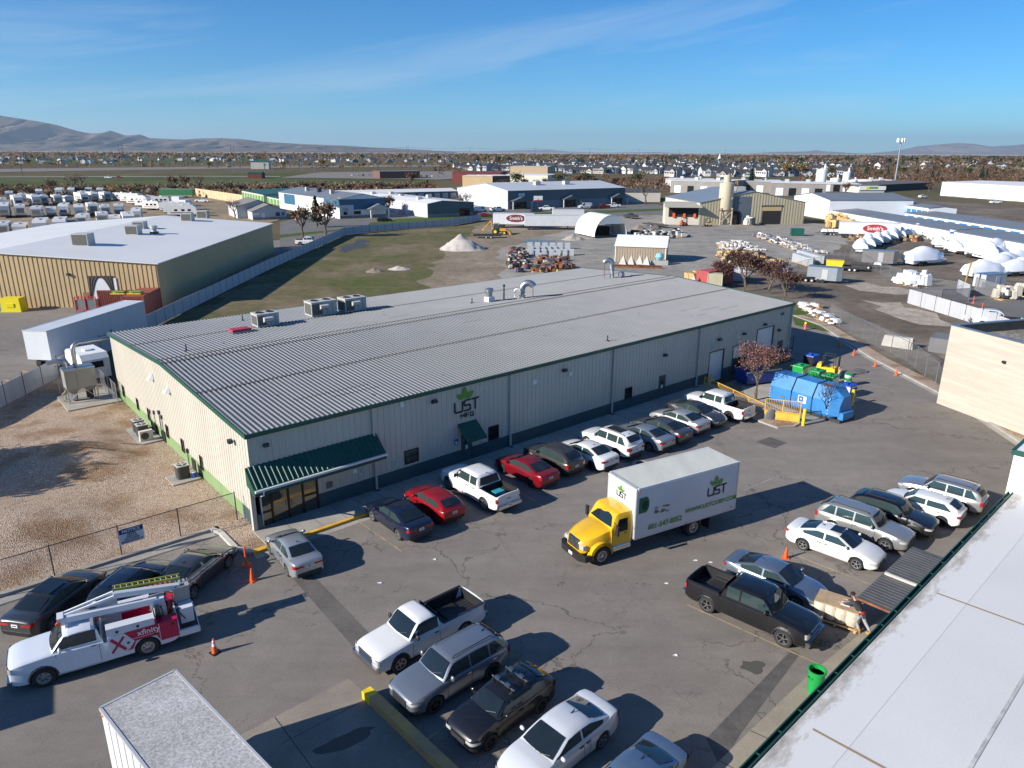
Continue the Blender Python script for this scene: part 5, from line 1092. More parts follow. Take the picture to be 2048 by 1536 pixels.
# fence with the notice sign along the gravel kerb
fp = [bw(-40, 1.75), bw(-28, 1.75), bw(-12.9, 1.75), bw(-9.7, 1.75), bw(-6.6, 1.75), bw(-3.6, 1.75), bw(-.45, 1.75)]
nf = chain_fence('chain_link_fence', 'low chain link fence along the gravel kerb carrying a notice sign', fp, 1.85, post=dark, r=.035)
s0, z0 = onplane(235, 1060, bw(0, 1.75), BA); s1, z1 = onplane(289, 1077, bw(0, 1.75), BA); s1 = max(s1, s0 + 1.1); zt_ = z0; zb_ = max(.75, z1)
t = thing('notice_sign', 'blue and white NOTICE sign for drivers hanging on the low fence', 'sign', bw(s0, 1.68), BA); W_ = s1 - s0; H_ = zt_ - zb_
m = MB(); m.bx(0, W_, -.02, 0, zb_, zt_, mat('sign_face', (.62, .66, .7), .5)); obj('panel', m, t); m = MB(); m.bx(0, W_, -.028, -.02, zt_ - H_ * .33, zt_, mat('notice_blue', (.01, .04, .16), .4)); o_ = obj('header_band', m, t)
rx = Matrix.Rotation(R(90), 4, 'X')
m = MB(); join_into(m, text_mesh('NOTICE', H_ * .27, white, .002, 1.0, .006), white, Matrix.Translation((W_ / 2, -.032, zt_ - H_ * .165)) @ rx); obj('lettering', m, o_)
for k, tx in enumerate(('DRIVERS', 'CHECK-IN', 'WITH SHIPPER', 'BEFORE BACKING IN')): m = MB(); join_into(m, text_mesh(tx, H_ * .16, inkd, .002, .8, .003), inkd, Matrix.Translation((W_ / 2, -.026, zt_ - H_ * (.42 + .15 * k))) @ rx); obj('lettering', m, t)
# condensers on their pads
def condenser(lb, a, b, kind=0):
    t = thing('condenser_unit', lb, 'air conditioner', bw(a, b, .22), BA, 'condensers beside the gable wall'); m = MB()
    if kind == 0:
        m.prism([(.38 * c, .38 * s) for c, s in ((1, .75), (.75, 1), (-.75, 1), (-1, .75), (-1, -.75), (-.75, -1), (.75, -1), (1, -.75))], 0, .85, mat('condenser_dark', (.045, .045, .045), .5)); obj('coil', m, t)
        m = MB(); m.bx(-.39, .39, -.39, .39, .85, .9, hvm); obj('top', m, t); m = MB(); m.lathe([(.3, .9), (.3, .92), (.001, .925)], black, n=16)
        for q in range(4): m.box((.14 * math.cos(q * 1.57), .14 * math.sin(q * 1.57), .93), (.26, .1, .01), hvm, rz=q * 1.57)
        obj('fan', m, t)
    else:
        m.bx(-.45, .45, -.17, .17, 0, .75, mat('pale_unit', (.55, .53, .48), .5)); obj('cabinet', m, t); m = MB(); m.lathe([(.27, 0), (.27, .02), (.001, .02)], dark, n=18, xf=Matrix.Translation((-.1, -.17, .38)) @ rx); obj('fan_grille', m, t)
for (a0, a1, b0, b1) in ((-1.75, -.1, 17.3, 21.4), (-1.95, -.2, 8.7, 10.4), (-4.2, -.1, 28.9, 33.6)):
    patch = MB(); patch.bx(a0, a1, b0, b1, .05, .22, conc, xf=BM); obj('concrete_pad', patch, kind='structure')
condenser('dark condenser farthest along the long pad by the gable wall', -.95, 20.4); condenser('dark condenser between another and the pale slim unit', -1.0, 19.2); condenser('pale slim split unit with one round fan', -1.05, 18.0, 1); condenser('single dark condenser on its own pad beside a blue bucket', -1.05, 9.6)
t = thing('bucket', 'small blue bucket beside the single condenser', 'bucket', bw(-.5, 9.1, .22), 0); m = MB(); m.lathe([(.13, 0), (.16, .36)], MATS['sign_blue'], n=14); obj('pail', m, t); m = MB(); m.lathe([(.165, .36), (.165, .39), (.001, .4)], white, n=14); obj('lid', m, t)
# dust collector
t = thing('dust_collector', 'grey dust collector on steel legs with two bent ducts', 'dust collector', bw(-2.6, 31.4, .22), BA); cm = mat('collector_grey', (.3, .29, .26), .5, .1, var=.1, scale=1)
m = MB(); m.bx(-1.15, 1.15, -.75, .75, 1.25, 2.85, cm); m.bx(-1.18, 1.18, -.78, .78, 2.85, 2.9, steel); m.bx(-1.0, -.3, -.77, -.75, 1.4, 2.6, cm); m.bx(-.3, -.28, -.775, -.75, 1.35, 2.7, dark); obj('cabinet', m, t)
for x in (-.6, .6): m = MB(); m.box((x, 0, .95), (.3, .3, .6), cm, top=(3.7, 4.8)); m.cyl((x, 0, .1), (x, 0, .7), .28, black if x > 0 else steel, n=12); obj('hopper', m, t)
for x in (-1.1, 1.1):
    for y in (-.7, .7): m = MB(); m.bx(x - .05, x + .05, y - .05, y + .05, 0, 1.25, steel); obj('leg', m, t)
m = MB(); m.cyl((-1.1, -.7, .1), (0, -.7, 1.2), .025, steel, n=5); m.cyl((1.1, -.7, .1), (0, -.7, 1.2), .025, steel, n=5); obj('brace', m, t)
def arc(p0, p1, p2, n=8): return [Vector(p0).lerp(Vector(p1), i / n).lerp(Vector(p1).lerp(Vector(p2), i / n), i / n) for i in range(n + 1)]
m = MB(); m.tube([(-.1, 0, 2.9), (-.1, 0, 4.2)] + arc((-.1, 0, 4.3), (-.1, 0, 4.85), (.45, .1, 4.9))[1:] + [(2.7, .3, 4.9)], .19, steel, n=12); obj('duct', m, t, smooth=60)
m = MB(); m.tube(arc((-.8, 0, 2.9), (-.8, 0, 3.7), (-1.6, .2, 3.6)) + [(-2.1, .3, 3.5)], .19, steel, n=12); obj('duct', m, t, smooth=60)
m = MB(); m.tube([(-1.15, -.3, 1.1), (-1.5, -.4, .8), (-1.5, -.4, .3), (-1.2, -.4, .1)], .05, mat('yellow_hose', (.6, .5, .2), .5), n=6); obj('hose', m, t)
# slatted boundary fence and the gate by the collector
slat_fence('long pale slatted fence from the left edge back to the street corner', [(-42.2, 44), (-42.7, 58), (-43.8, 90), (-44.2, 130), G(690, 470)[:2]], 1.9, 2.7)
slat_fence('pale slatted fence behind the grassy lot along the street', [G(690, 470)[:2], G(800, 459)[:2], G(900, 452)[:2], G(962, 441)[:2]], 1.9, 2.9)
chain_fence('chain_link_fence', 'chain link fence and gate beside the dust collector', [bw(-5.5, 34.5), bw(-.3, 34.2)], 1.9, 2.0); chain_fence('chain_link_fence', 'short chain link gate against the rear gable corner', [bw(-.6, 28.2), bw(-.6, 33.8)], 2.0, 1.6)
# camper behind, shrub
P = bw(-.6, 38.6)
t = thing('camper', 'white fibreglass camper with dark window behind the dust collector', 'camper', (P[0], P[1], 0), BA + R(95)); m = MB(); m.prof([(-2.6, .6), (2.4, .6), (2.6, 1.2), (2.3, 2.5), (1.6, 2.8), (-2.2, 2.85), (-2.7, 2.4)], -1.15, 1.15, white); obj('shell', m, t); m = MB(); m.box((-2.66, 0, 1.9), (.1, 1.2, .6), glass); obj('window', m, t)
m = MB(); m.box((-.5, 0, 2.9), (.8, .6, .18), white); obj('roof_vent', m, t)
for s in (1, -1): m = MB(); m.cyl((0, s * .95, .35), (0, s * 1.15, .35), .35, rubber, n=14); obj('wheel', m, t)
# ---------------- foliage ----------------
leafm = {k: mat('leaves_' + k, c, .8, var=.35, scale=1.1, spec=.2) for k, c in dict(brown=(.13, .085, .055), rust=(.165, .085, .05), gold=(.3, .19, .03), olive=(.12, .105, .04), green=(.04, .065, .02), conifer=(.022, .05, .022), plum=(.1, .045, .045), grey=(.2, .165, .13), pink=(.3, .14, .12), tan=(.24, .17, .1)).items()}
def tree_tm(seed, h, rad, leaf, nleaf=900, ls=.22, bare=.5, trunk=.13, shape='round', low=.28, spread=1.0, barkm=bark, depth=4):
    rnd = random.Random(seed); T = Tm(); m = MB(); tips = []
    def grow(p, d, L, r, lv):
        q = p + d * L * .5 + Vector((rnd.uniform(-1, 1), rnd.uniform(-1, 1), 0)) * L * .06; e = p + d * L
        m.tube([p, q, e], [r, r * .8, r * .6], barkm, n=6 if lv < 2 else (4 if lv < 3 else 3))
        if lv >= 2: tips.append((q, L)); tips.append((e, L))
        if lv >= depth: return
        n_ = rnd.randint(3, 4) if lv < 2 else rnd.randint(2, 4)
        for i in range(n_):
            an = 2 * math.pi * (i + rnd.random() * .7) / n_; tilt = rnd.uniform(.35, .85) * spread
            v = Vector((math.cos(an) * math.sin(tilt), math.sin(an) * math.sin(tilt), math.cos(tilt)))
            dd = (v + d * .6 + Vector((0, 0, .12))).normalized(); grow(e if i else e, dd, L * rnd.uniform(.58, .82), r * .55, lv + 1)
    if shape == 'cone':
        m.tube([(0, 0, 0), (0, 0, h * .5), (0, 0, h)], [trunk, trunk * .6, .02], barkm, n=6)
        for i in range(60): z = h * (.12 + .85 * rnd.random()); a = rnd.uniform(0, 6.28); rr = rad * (1.02 - z / h); tips.append((Vector((rr * math.cos(a) * .75, rr * math.sin(a) * .75, z)), rad * .45 * (1.1 - z / h)))
    else:
        grow(Vector((0, 0, 0)), Vector((0, 0, 1)), h * low, trunk, 0)
        zt = max(t_[0].z for t_ in tips); rt = max((t_[0].x ** 2 + t_[0].y ** 2) ** .5 for t_ in tips); k1, k2 = rad / rt * .92, h / zt * .95
        m.v = [(x * (k1 if z > .1 else 1), y * (k1 if z > .1 else 1), z * k2) for x, y, z in m.v]; tips = [(Vector((p.x * k1, p.y * k1, p.z * k2)), L * k1) for p, L in tips]
    T.part('trunk', m)
    c = MB(); ms = leaf if isinstance(leaf, tuple) else (leaf,)
    for i in range(nleaf):
        p, L = rnd.choice(tips); s_ = max(.12, L * .38); p = p + Vector((rnd.gauss(0, 1), rnd.gauss(0, 1), rnd.gauss(0, .8))) * s_
        if p.z < h * .1: continue
        a = Vector((rnd.uniform(-1, 1), rnd.uniform(-1, 1), rnd.uniform(-1, 1))).normalized(); b = a.cross(Vector((rnd.uniform(-1, 1), rnd.uniform(-1, 1), rnd.uniform(-1, 1)))).normalized(); k = ls * rnd.uniform(.5, 1.3)
        c.add([p - a * k, p + b * k * .6, p + a * k, p - b * k * .6], [(0, 1, 2, 3)], leafm[rnd.choice(ms)])
    T.part('crown', c); return T
random.seed(11)
P = bw(-2.6, 35.6); tree_tm(5, 2.4, 1.0, ('conifer', 'green', 'olive'), 900, .13, low=.15, trunk=.06).put('evergreen_shrub', 'dark evergreen shrub behind the dust collector', 'shrub', (P[0], P[1], 0))
P = G(1512, 800); tree_tm(21, 5.2, 2.7, ('pink', 'plum', 'pink', 'brown'), 3600, .075, low=.3, trunk=.1, spread=1.1, depth=5).put('ornamental_tree', 'small tree with pinkish dry leaves between railing and blue compactor', 'tree', (P[0], P[1], 0), 1)
P = G(1655, 838); tree_tm(22, 3.4, 1.9, ('grey',), 60, .05, low=.22, trunk=.05, spread=1.0, depth=5, barkm=mat('dark_twigs', (.03, .026, .025), .9)).put('bare_sapling', 'thin bare sapling in front of the blue compactor', 'tree', (P[0] - .3, P[1] - .2, 0), 1)
pl = tree_tm(31, 5.6, 3.0, ('plum', 'plum', 'brown'), 2200, .16, low=.3, trunk=.14)
for px, lb, s_ in (((1487, 583), 'plum leaved tree with dark trunk on the lawn', 1.15), ((1443, 572), 'low plum leaved tree left of the taller one on the lawn', .75), ((1540, 588), 'wide plum leaved tree nearest the roof end', .95), ((1568, 600), 'plum leaved tree at the fence corner behind the roof end', .8)): P = G(*px); pl.put('plum_tree', lb, 'tree', (P[0], P[1], 0), random.uniform(0, 6), 'plum leaved trees behind the factory', sc=s_)
tree_tm(41, 10, 5, ('brown', 'rust', 'olive'), 5000, .3, low=.3, trunk=.3).put('shadow_caster_tree', 'unseen tree added outside the left edge to cast shadow on the gravel bed', 'tree', (-44, 37, 0), 1, sc=.9)  # unseen tree added so its shadow stands in for a dirt hollow
# ---------------- compactor, railing, bins, forklift ----------------
cq = G(1665, 845); cA = G(1537, 805)
c_ang = math.atan2(*(Vector(G(1640, 838)) - Vector(G(1528, 800)))[1::-1]) if False else math.atan2((G(1655, 842) - G(1530, 803)).y, (G(1655, 842) - G(1530, 803)).x)
t = thing('waste_compactor', 'long blue octagonal waste compactor with dark straps on a slab', 'compactor', (cA.x, cA.y, 0), c_ang); CL = (G(1672, 846) - cA).length
m = MB(); pr = [(0, .5), (.15, .25), (2.3, .25), (2.45, .5), (2.5, 1.6), (1.95, 2.65), (.55, 2.65), (0, 1.6)]
rws = [[(x, y, z) for y, z in pr + pr[:1]] for x in (0, CL * .33, CL * .66, CL - .7)]; end = [(CL, y * .72 + .35, max(.45, z * .72 + .1)) for y, z in pr + pr[:1]]; rws.append(end); m.grid(rws, gblue); m.add(rws[0], [tuple(range(8))], gblue); m.add(end, [tuple(range(7, -1, -1))], gblue)
obj('body', m, t)
for x in (CL * .33, CL * .64): m = MB(); q = [(y * 1.02 - .025, z * 1.012) for y, z in pr]; m.tube([(x, y, z) for y, z in q + q[:1]], .05, black, n=5); obj('strap', m, t)
m = MB(); m.bx(-.3, CL + .3, .1, .35, .02, .25, dark); m.bx(-.3, CL + .3, 2.0, 2.3, .02, .25, dark); m.bx(CL - .1, CL + .35, .4, 1.9, .2, .8, gblue); obj('skid', m, t)
m = MB(); m.box((CL * .5, -.02, 1.15), (.75, .02, .6), white); m.box((CL * .5 - .1, -.035, 1.18), (.4, .01, .45), MATS['sign_blue']); m.lathe([(.001, 0), (.12, 0)], white, n=5, xf=Matrix.Translation((CL * .5 - .1, -.045, 1.18)) @ rx); obj('company_plate', m, t)
m = MB()
for k in range(8): m.box((CL - .78, -.03, .6 + k * .14), (.05, .02, .07), redl if k % 2 else white); m.box((.05, -.03, .6 + k * .12), (.05, .02, .06), redl if k % 2 else white)
m.box((CL * .2, -.02, .9), (.5, .01, .1), rust); m.box((CL * .38, -.02, 1.0), (.4, .01, .07), rust); m.box((CL * .75, .9, 2.66), (.8, .5, .01), rust); obj('reflective_tape', m, t)
# railing on a yellow barrier
r0 = bw(41.3, -.9); r1 = G(1528, 838); r2 = G(1598, 846)
def railing(lb, a, b, h0, h1, grp='yellow railings'):
    a = Vector((a[0], a[1], 0)); b = Vector((b[0], b[1], 0)); d = b - a; L = d.length; t = thing('yellow_railing', lb, 'railing', a, math.atan2(d.y, d.x), grp); m = MB(); m.cyl((0, 0, h1), (L, 0, h1), .03, yellowo, n=6); m.cyl((0, 0, h0), (L, 0, h0), .03, yellowo, n=6); obj('rail', m, t)
    k = 0; n_ = int(L / 2.2) + 1
    for i in range(n_ + 1): m = MB(); x = L * i / n_; m.cyl((x, 0, 0), (x, 0, h1), .035, yellowo, n=6); obj('post', m, t)
    m = MB(); x = .13
    while x < L: m.cyl((x, 0, h0), (x, 0, h1), .012, yellowo, n=4); x += .13
    obj('bars', m, t); return t
railing('long yellow railing behind the last white pickup', r0, r1, .35, 1.25); t = railing('short yellow railing standing on a yellow concrete barrier', r1, r2, .75, 1.75)
d_ = (r2 - r1); L_ = d_.length; m = MB(); m.prism([(0, -.2), (L_, -.2), (L_, .2), (0, .2)], 0, .3, yellowo); m.box((L_ / 2, 0, .5), (L_, .4, .42), yellowo, top=(1, .5)); obj('concrete_barrier', m, t)
P = G(1530, 826)
ti = MB(); isl = [G(1500, 838), G(1555, 858), G(1590, 855), G(1604, 846), G(1540, 822)]; ti.prism([(p.x, p.y) for p in isl], 0, .14, conc); obj('kerb_island', ti, kind='structure'); ti = MB(); c_ = sum(isl, Vector()) / 5; ti.poly([(c_.x + (p.x - c_.x) * .85, c_.y + (p.y - c_.y) * .85, .15) for p in isl], pebble); obj('island_gravel', ti, kind='structure')
t = thing('boulder', 'grey rounded boulder on the gravel island by the yellow barrier', 'boulder', G(1541, 840), .3); m = MB(); m.lathe([(.55, 0), (.52, .35), (.35, .65), (.12, .78), (.001, .8)], mat('boulder_grey', (.14, .14, .14), .9, var=.2, scale=3, bump=.5), n=9, xf=Matrix.Translation((0, 0, .14)) @ Matrix.Diagonal((1.1, .6, 1, 1))); obj('rock', m, t, smooth=50)
def bin_(px, lb, body, lid, col2, rz=None, s_=1):
    P = G(*px); t = thing('recycling_bin', lb, 'bin', (P.x, P.y, 0), BA if rz is None else rz, 'bins beside the compactor', s_); m = MB(); m.box((0, 0, .55), (1.2, .95, .95), body, top=(1.12, 1.12)); m.bx(-.6, .6, -.54, -.52, .35, .9, col2); obj('bin_body', m, t)
    m = MB(); m.box((0, 0, 1.07), (1.4, 1.12, .1), lid, top=(.96, .94)); m.box((0, .1, 1.16), (.5, .3, .12), lid); obj('lid', m, t)
    for x in (-.45, .45): m = MB(); m.cyl((x, -.3, .08), (x, .3, .08), .08, black, n=8); obj('wheels', m, t)
gre = mat('bin_green', (.012, .3, .06), .4); blu = mat('bin_blue', (.01, .06, .4), .4)
for px, lb in (((1600, 752), 'green and white bin first in line behind the compactor'), ((1632, 762), 'green and white bin second in line behind the compactor'), ((1659, 772), 'green bin third in line behind the compactor, beside loose lids')): bin_(px, lb, gre, gre, white)
bin_((1693, 792), 'blue lidded bin with white band at the compactor end', white, blu, blu); bin_((1621, 730), 'low dark blue bin left of the forklift', black, blu, blu)
t = thing('drum', 'green and white banded drum beside the blue lidded bin', 'drum', G(1694, 772), 0); m = MB(); m.cyl((0, 0, 0), (0, 0, .3), .32, gre, n=16); m.cyl((0, 0, .3), (0, 0, .55), .32, white, n=16); m.cyl((0, 0, .55), (0, 0, .85), .32, gre, n=16); m.cyl((0, 0, .85), (0, 0, 1.1), .32, white, n=16); m.cyl((0, 0, 1.1), (0, 0, 1.2), .33, gre, n=16); obj('shell', m, t, smooth=40)
bl = mat('dumpster_blue', (.012, .05, .25), .5, var=.15, scale=1)
P = bw(47.2, -2.7); t = thing('skip', 'dark blue open dumpster by the second roller door', 'dumpster', P, BA + R(-20)); m = MB(); pr = [(-1.9, .2), (1.4, .2), (1.9, 1.3), (-1.9, 1.3)]
m.prof(pr, -.9, -.85, bl); m.prof(pr, .85, .9, bl); m.bx(-1.9, -1.85, -.9, .9, .2, 1.3, bl); m.bx(-1.9, 1.5, -.88, .88, .2, .25, bl); obj('tub', m, t); m = MB()
for s in (-.9, .9): m.bx(-1.95, 1.95, s - .05, s + .05, 1.28, 1.38, steel)
obj('rim', m, t)
def forklift(px, rz, lb, body, cage=dark, mast=black, s_=1, side=False):
    P = G(*px); t = thing('forklift', lb, 'forklift', (P.x, P.y, 0), rz, None, s_); m = MB(); m.box((-.1, 0, .65), (1.7, 1.05, .6), body, top=(.9, .95)); m.box((-.75, 0, 1.0), (.5, 1.0, .5), body, top=(.7, .9)); obj('body', m, t)
    m = MB()
    for x in (-.55, .55):
        for y in (-.48, .48): m.cyl((x, y, .9), (x * .85, y * .95, 2.15), .035, cage, n=5)
    for y in (-.46, .46): m.cyl((-.5, y, 2.15), (.5, y, 2.15), .035, cage, n=5)
    for x in np.linspace(-.45, .45, 6): m.cyl((x, -.46, 2.15), (x, .46, 2.15), .02, cage, n=4)
    obj('overhead_guard', m, t); m = MB(); m.box((-.2, 0, 1.05), (.5, .5, .12), black); m.box((-.45, 0, 1.3), (.12, .5, .5), black); obj('seat', m, t)
    m = MB()
    for y in (-.3, .3): m.bx(.85, .95, y - .05, y + .05, .1, 2.1, mast)
    for z in (.3, 1.1, 2.0): m.bx(.86, .94, -.3, .3, z, z + .08, mast)
    obj('mast', m, t); m = MB(); m.bx(1.0, 2.0, -.3, -.18, .08, .12, black); m.bx(1.0, 2.0, .18, .3, .08, .12, black); m.bx(.97, 1.03, -.45, .45, .1, .6, black); obj('forks', m, t)
    if side:
        m = MB()
        for z in (.2, 1.0): m.cyl((1.1, -.8, z), (1.1, .8, z), .03, yellowo, n=5)
        for y in np.linspace(-.8, .8, 9): m.cyl((1.1, y, .2), (1.1, y, 1.0), .02, whitem, n=5)
        m.cyl((1.1, -.8, .2), (1.1, -.8, 1.3), .04, yellowo); obj('load_backrest', m, t)
    for x, rr in ((.5, .3), (-.6, .25)):
        for y in (-.5, .5): m = MB(); m.cyl((x, y - .1, rr), (x, y + .1, rr), rr, rubber, n=12); obj('wheel', m, t)
forklift((1654, 752), BA + R(-75), 'dark caged forklift with yellow guard rails beyond the compactor', yellow, side=True)
for px, lb, h_ in (((1562, 708), 'dark work table by the far corner door', .8), ((1575, 700), 'tall dark rack cart outside the building corner', 1.3)):
    t = thing('work_cart', lb, 'cart', G(*px), BA); m = MB(); m.bx(-.5, .5, -.35, .35, h_ - .05, h_, dark); m.bx(-.5, .5, -.35, .35, .25, .3, dark); obj('shelf', m, t)
    for x in (-.45, .45):
        for y in (-.3, .3): m = MB(); m.bx(x - .03, x + .03, y - .03, y + .03, 0, h_ + .4 * (x > 0), dark); obj('leg', m, t)
# ---------------- concrete building on the right ----------------
cA = G(1873, 806); cB = G(2048, 873); ca = math.atan2((cB - cA).y, (cB - cA).x); ch = zof(cA, 650)
t = thing('concrete_warehouse', 'pale board-marked concrete building with gravel roof at the right edge', 'building', (cA.x, cA.y, 0), ca); cw = mat('tilt_up_concrete', (.5, .45, .37), .85, col2=(.42, .37, .3), scale=.8, streak=(.25, .25, 3.5), fine=.1)
m = MB(); m.bx(0, 40, 0, .25, 0, ch, cw); m.bx(0, .25, .25, 34, 0, ch, cw); m.bx(.25, 40, 33.75, 34, 0, ch, cw); m.bx(39.75, 40, .25, 33.75, 0, ch, cw); obj('wall', m, t); m = MB(); m.bx(.25, 39.75, .25, 33.75, ch - .9, ch - .8, rooffl); m.bx(.26, .3, .25, 33.7, ch - .8, ch - .05, dark); m.bx(.25, 39.7, .26, .3, ch - .8, ch - .05, dark); obj('roof', m, t)
m = MB(); m.bx(-.06, 40, -.06, .31, ch, ch + .06, steel); m.bx(-.06, .31, -.05, 34, ch, ch + .058, steel); obj('coping', m, t); s_, z_ = onplane(2010, 724, cA, ca); m = MB(); m.box((s_, -.1, z_), (.25, .2, .18), black); obj('wall_light', m, t)
# ---------------- white-roofed building, bottom right ----------------
ZR = 5.0; g0 = G(1500, 1536, ZR); g1 = G(2026, 985, ZR); ga = math.atan2((g1 - g0).y, (g1 - g0).x); gl = (g1 - g0).length
t = thing('white_roofed_warehouse', 'warehouse with broad white membrane roof filling the bottom right', 'building', (g0.x, g0.y, 0), ga); rm = mat('membrane_roof', (.66, .65, .635), .6, col2=(.6, .59, .575), scale=.25, streak=(.5, .5, 1), fine=.03)
m = MB(); m.bx(-16, gl + 20, -40, -.15, 0, ZR - .35, beige); obj('wall', m, t)
m = MB(); m.add([(-16, -.05, ZR), (gl, -.05, ZR), (gl, -16, ZR + .5), (-16, -16, ZR + .5), (gl, -40, ZR), (-16, -40, ZR)], [(3, 2, 1, 0), (5, 4, 2, 3)], rm); m.bx(-16, gl, -.45, -.05, ZR - .3, ZR - .02, rm); obj('roof', m, t)
m = MB(); seam = mat('roof_seam', (.46, .45, .43), .7, var=.3, scale=2)
for y in (-4.0, -7.4, -10.8, -14.2): z = ZR + .5 * (-y) / 16; m.bx(-16, gl, y - .05, y + .05, z + .008, z + .02, seam)
for x in (2.5, 12.4): 
    m.add([(x, -.5, ZR + .024), (x + .09, -.5, ZR + .024), (x + .09, -16, ZR + .512), (x, -16, ZR + .512)], [(3, 2, 1, 0)], mat('rust_stain', (.33, .24, .15), .7))
obj('roof_seam', m, t)
gm_, gnt, gb_ = newmat('roof_edge_grime'); n = gnt.nodes; l = gnt.links
tcn = n.new('ShaderNodeTexCoord'); sx_ = n.new('ShaderNodeSeparateXYZ'); l.new(tcn.outputs['Object'], sx_.inputs[0])
def _n(s, sc3):
    mpn = n.new('ShaderNodeMapping'); mpn.inputs['Scale'].default_value = sc3; l.new(tcn.outputs['Object'], mpn.inputs['Vector']); q = n.new('ShaderNodeTexNoise'); q.inputs['Scale'].default_value = s; q.inputs['Detail'].default_value = 7; q.inputs['Roughness'].default_value = .7; l.new(mpn.outputs[0], q.inputs['Vector']); return q.outputs['Fac']
mrn = n.new('ShaderNodeMapRange'); mrn.inputs['From Min'].default_value = -1.2; mrn.inputs['From Max'].default_value = 0; mrn.inputs['To Min'].default_value = -.32; mrn.inputs['To Max'].default_value = .1; l.new(sx_.outputs['Y'], mrn.inputs['Value'])
ad_ = n.new('ShaderNodeMath'); ad_.operation = 'ADD'; l.new(_n(1.1, (.8, 2.2, 1)), ad_.inputs[0]); l.new(mrn.outputs[0], ad_.inputs[1])
cr = n.new('ShaderNodeValToRGB'); e = cr.color_ramp.elements; e[0].position = .44; e[0].color = (.64, .63, .615, 1); e[1].position = .76; e[1].color = (.22, .2, .18, 1); q = e.new(.53); q.color = (.5, .47, .43, 1); l.new(ad_.outputs[0], cr.inputs[0]); l.new(cr.outputs[0], gb_.inputs['Base Color']); gb_.inputs['Roughness'].default_value = .8
m = MB(); m.add([(-16, -.06, ZR + .008), (gl, -.06, ZR + .008), (gl, -1.5, ZR + .053), (-16, -1.5, ZR + .053)], [(3, 2, 1, 0)], gm_); obj('edge_grime', m, t)
m = MB(); m.bx(-16, gl, .0, .04, ZR - .16, ZR + .02, greent); m.bx(-16, gl, .17, .21, ZR - .16, ZR - .0, greent); m.bx(-16, gl, .04, .17, ZR - .16, ZR - .12, dark)
x = -15
while x < gl: m.bx(x, x + .04, .04, .17, ZR - .04, ZR - .015, greent); x += 1.2
obj('gutter', m, t)
m = MB(); m.bx(gl, gl + 20, -40, .3, ZR - .4, ZR + 2.1, white); obj('raised_wall', m, t); m = MB(); m.bx(gl - .08, gl + 20, .3, .42, ZR + 1.9, ZR + 2.15, greent); m.bx(gl - .08, gl - .01, -40, .42, ZR + 1.9, ZR + 2.15, greent); obj('eave_trim', m, t)
# corrugated dock canopy
corr = mat('corrugated_dark', (.12, .12, .12), .5, .3, var=.12, scale=1.5)
P1, P2, P3, P4 = G(1832, 1102, 1.9), G(1892, 1124, 2.2), G(1785, 1236, 2.2), G(1722, 1206, 1.9)
t = thing('dock_canopy', 'dark corrugated metal canopy over the loading dock beside the gutter', 'canopy', (P4.x, P4.y, 0), math.atan2((P1 - P4).y, (P1 - P4).x)); Lc = (P1 - P4).length; m = MB(); m.box((Lc / 2, -1.25, 2.05), (Lc, 2.9, .05), corr)
for k in range(int(Lc / .24)): m.bx(k * .24, k * .24 + .07, -2.7, .2, 2.075, 2.095, corr)
obj('roof_sheet', m, t); m = MB(); m.bx(-.04, .02, -2.7, .2, 2.0, 2.1, rust); obj('edge_trim', m, t)
for x in (Lc - .1,): m = MB(); m.bx(x - .05, x + .05, .05, .15, 0, 2.03, dark); obj('post', m, t)
m = MB(); m.bx(Lc * .42, Lc * .42 + .12, -1.6, .1, 2.12, 2.24, concl); obj('loose_beam', m, t)
# green bin, low cart by the gutter
t = thing('wheeled_bin', 'bright green open bin standing under the gutter', 'bin', G(1628, 1384), .4); m = MB(); m.lathe([(.26, 0), (.33, 1.0), (.37, 1.02), (.37, 1.08), (.31, 1.08), (.3, .9)], gre, n=16); m.lathe([(.3, .9), (.001, .88)], black, n=16); obj('bin_body', m, t, smooth=35)
for s in (1, -1): m = MB(); m.tube([(s * .36, -.1, .8), (s * .46, 0, .8), (s * .36, .1, .8)], .03, gre, n=6); obj('handle', m, t)
t = thing('bike_rack', 'small black wheeled rack on the pavement below the green bin', 'rack', G(1602, 1424), ga); m = MB()
for k in range(4): m.tube([(k * .28, 0, 0), (k * .28, 0, .4), (k * .28 + .18, 0, .4), (k * .28 + .18, 0, 0)], .03, black, n=5)
obj('hoops', m, t); m = MB(); m.bx(-.05, 1.1, -.05, .05, 0, .05, black); obj('base_rail', m, t)
# bale on a pallet and the man leaning on it
bp = G(1672, 1240); brz = R(-35); t = thing('wrapped_bale', 'cream wrapped bale of stacked bags beside the leaning man', 'bale', (bp.x, bp.y, .16), brz); cream = mat('bag_cream', (.55, .5, .4), .6, var=.15, scale=4)
m = MB()
for i in range(4): m.lathe([(.001, 0), (.28, .03), (.33, .2), (.33, .6), (.27, .78), (.001, .8)], cream, n=10, xf=Matrix.Translation((-.68 + i * .45, -.22, .02)))
for i in range(4): m.lathe([(.001, 0), (.28, .03), (.33, .2), (.33, .6), (.27, .78), (.001, .8)], cream, n=10, xf=Matrix.Translation((-.68 + i * .45, .25, .02)))
obj('bags', m, t, smooth=50); m = MB(); m.box((0, 0, .84), (1.9, 1.15, .05), mat('cardboard', (.42, .3, .18), .8, var=.15, scale=3)); m.box((.3, -.1, .88), (.4, .3, .02), white); obj('cardboard_top', m, t)
t = thing('pallet', 'wooden pallet under the cream wrapped bale', 'pallet', (bp.x, bp.y, .012), brz); m = MB()
for k in range(5): m.bx(-1.0, 1.0, -.6 + k * .27, -.45 + k * .27, .1, .13, wood)
for k in (-.95, 0, .85): m.bx(k, k + .1, -.6, .6, 0, .1, wood)
obj('deck', m, t)
mp_ = G(1716, 1262)
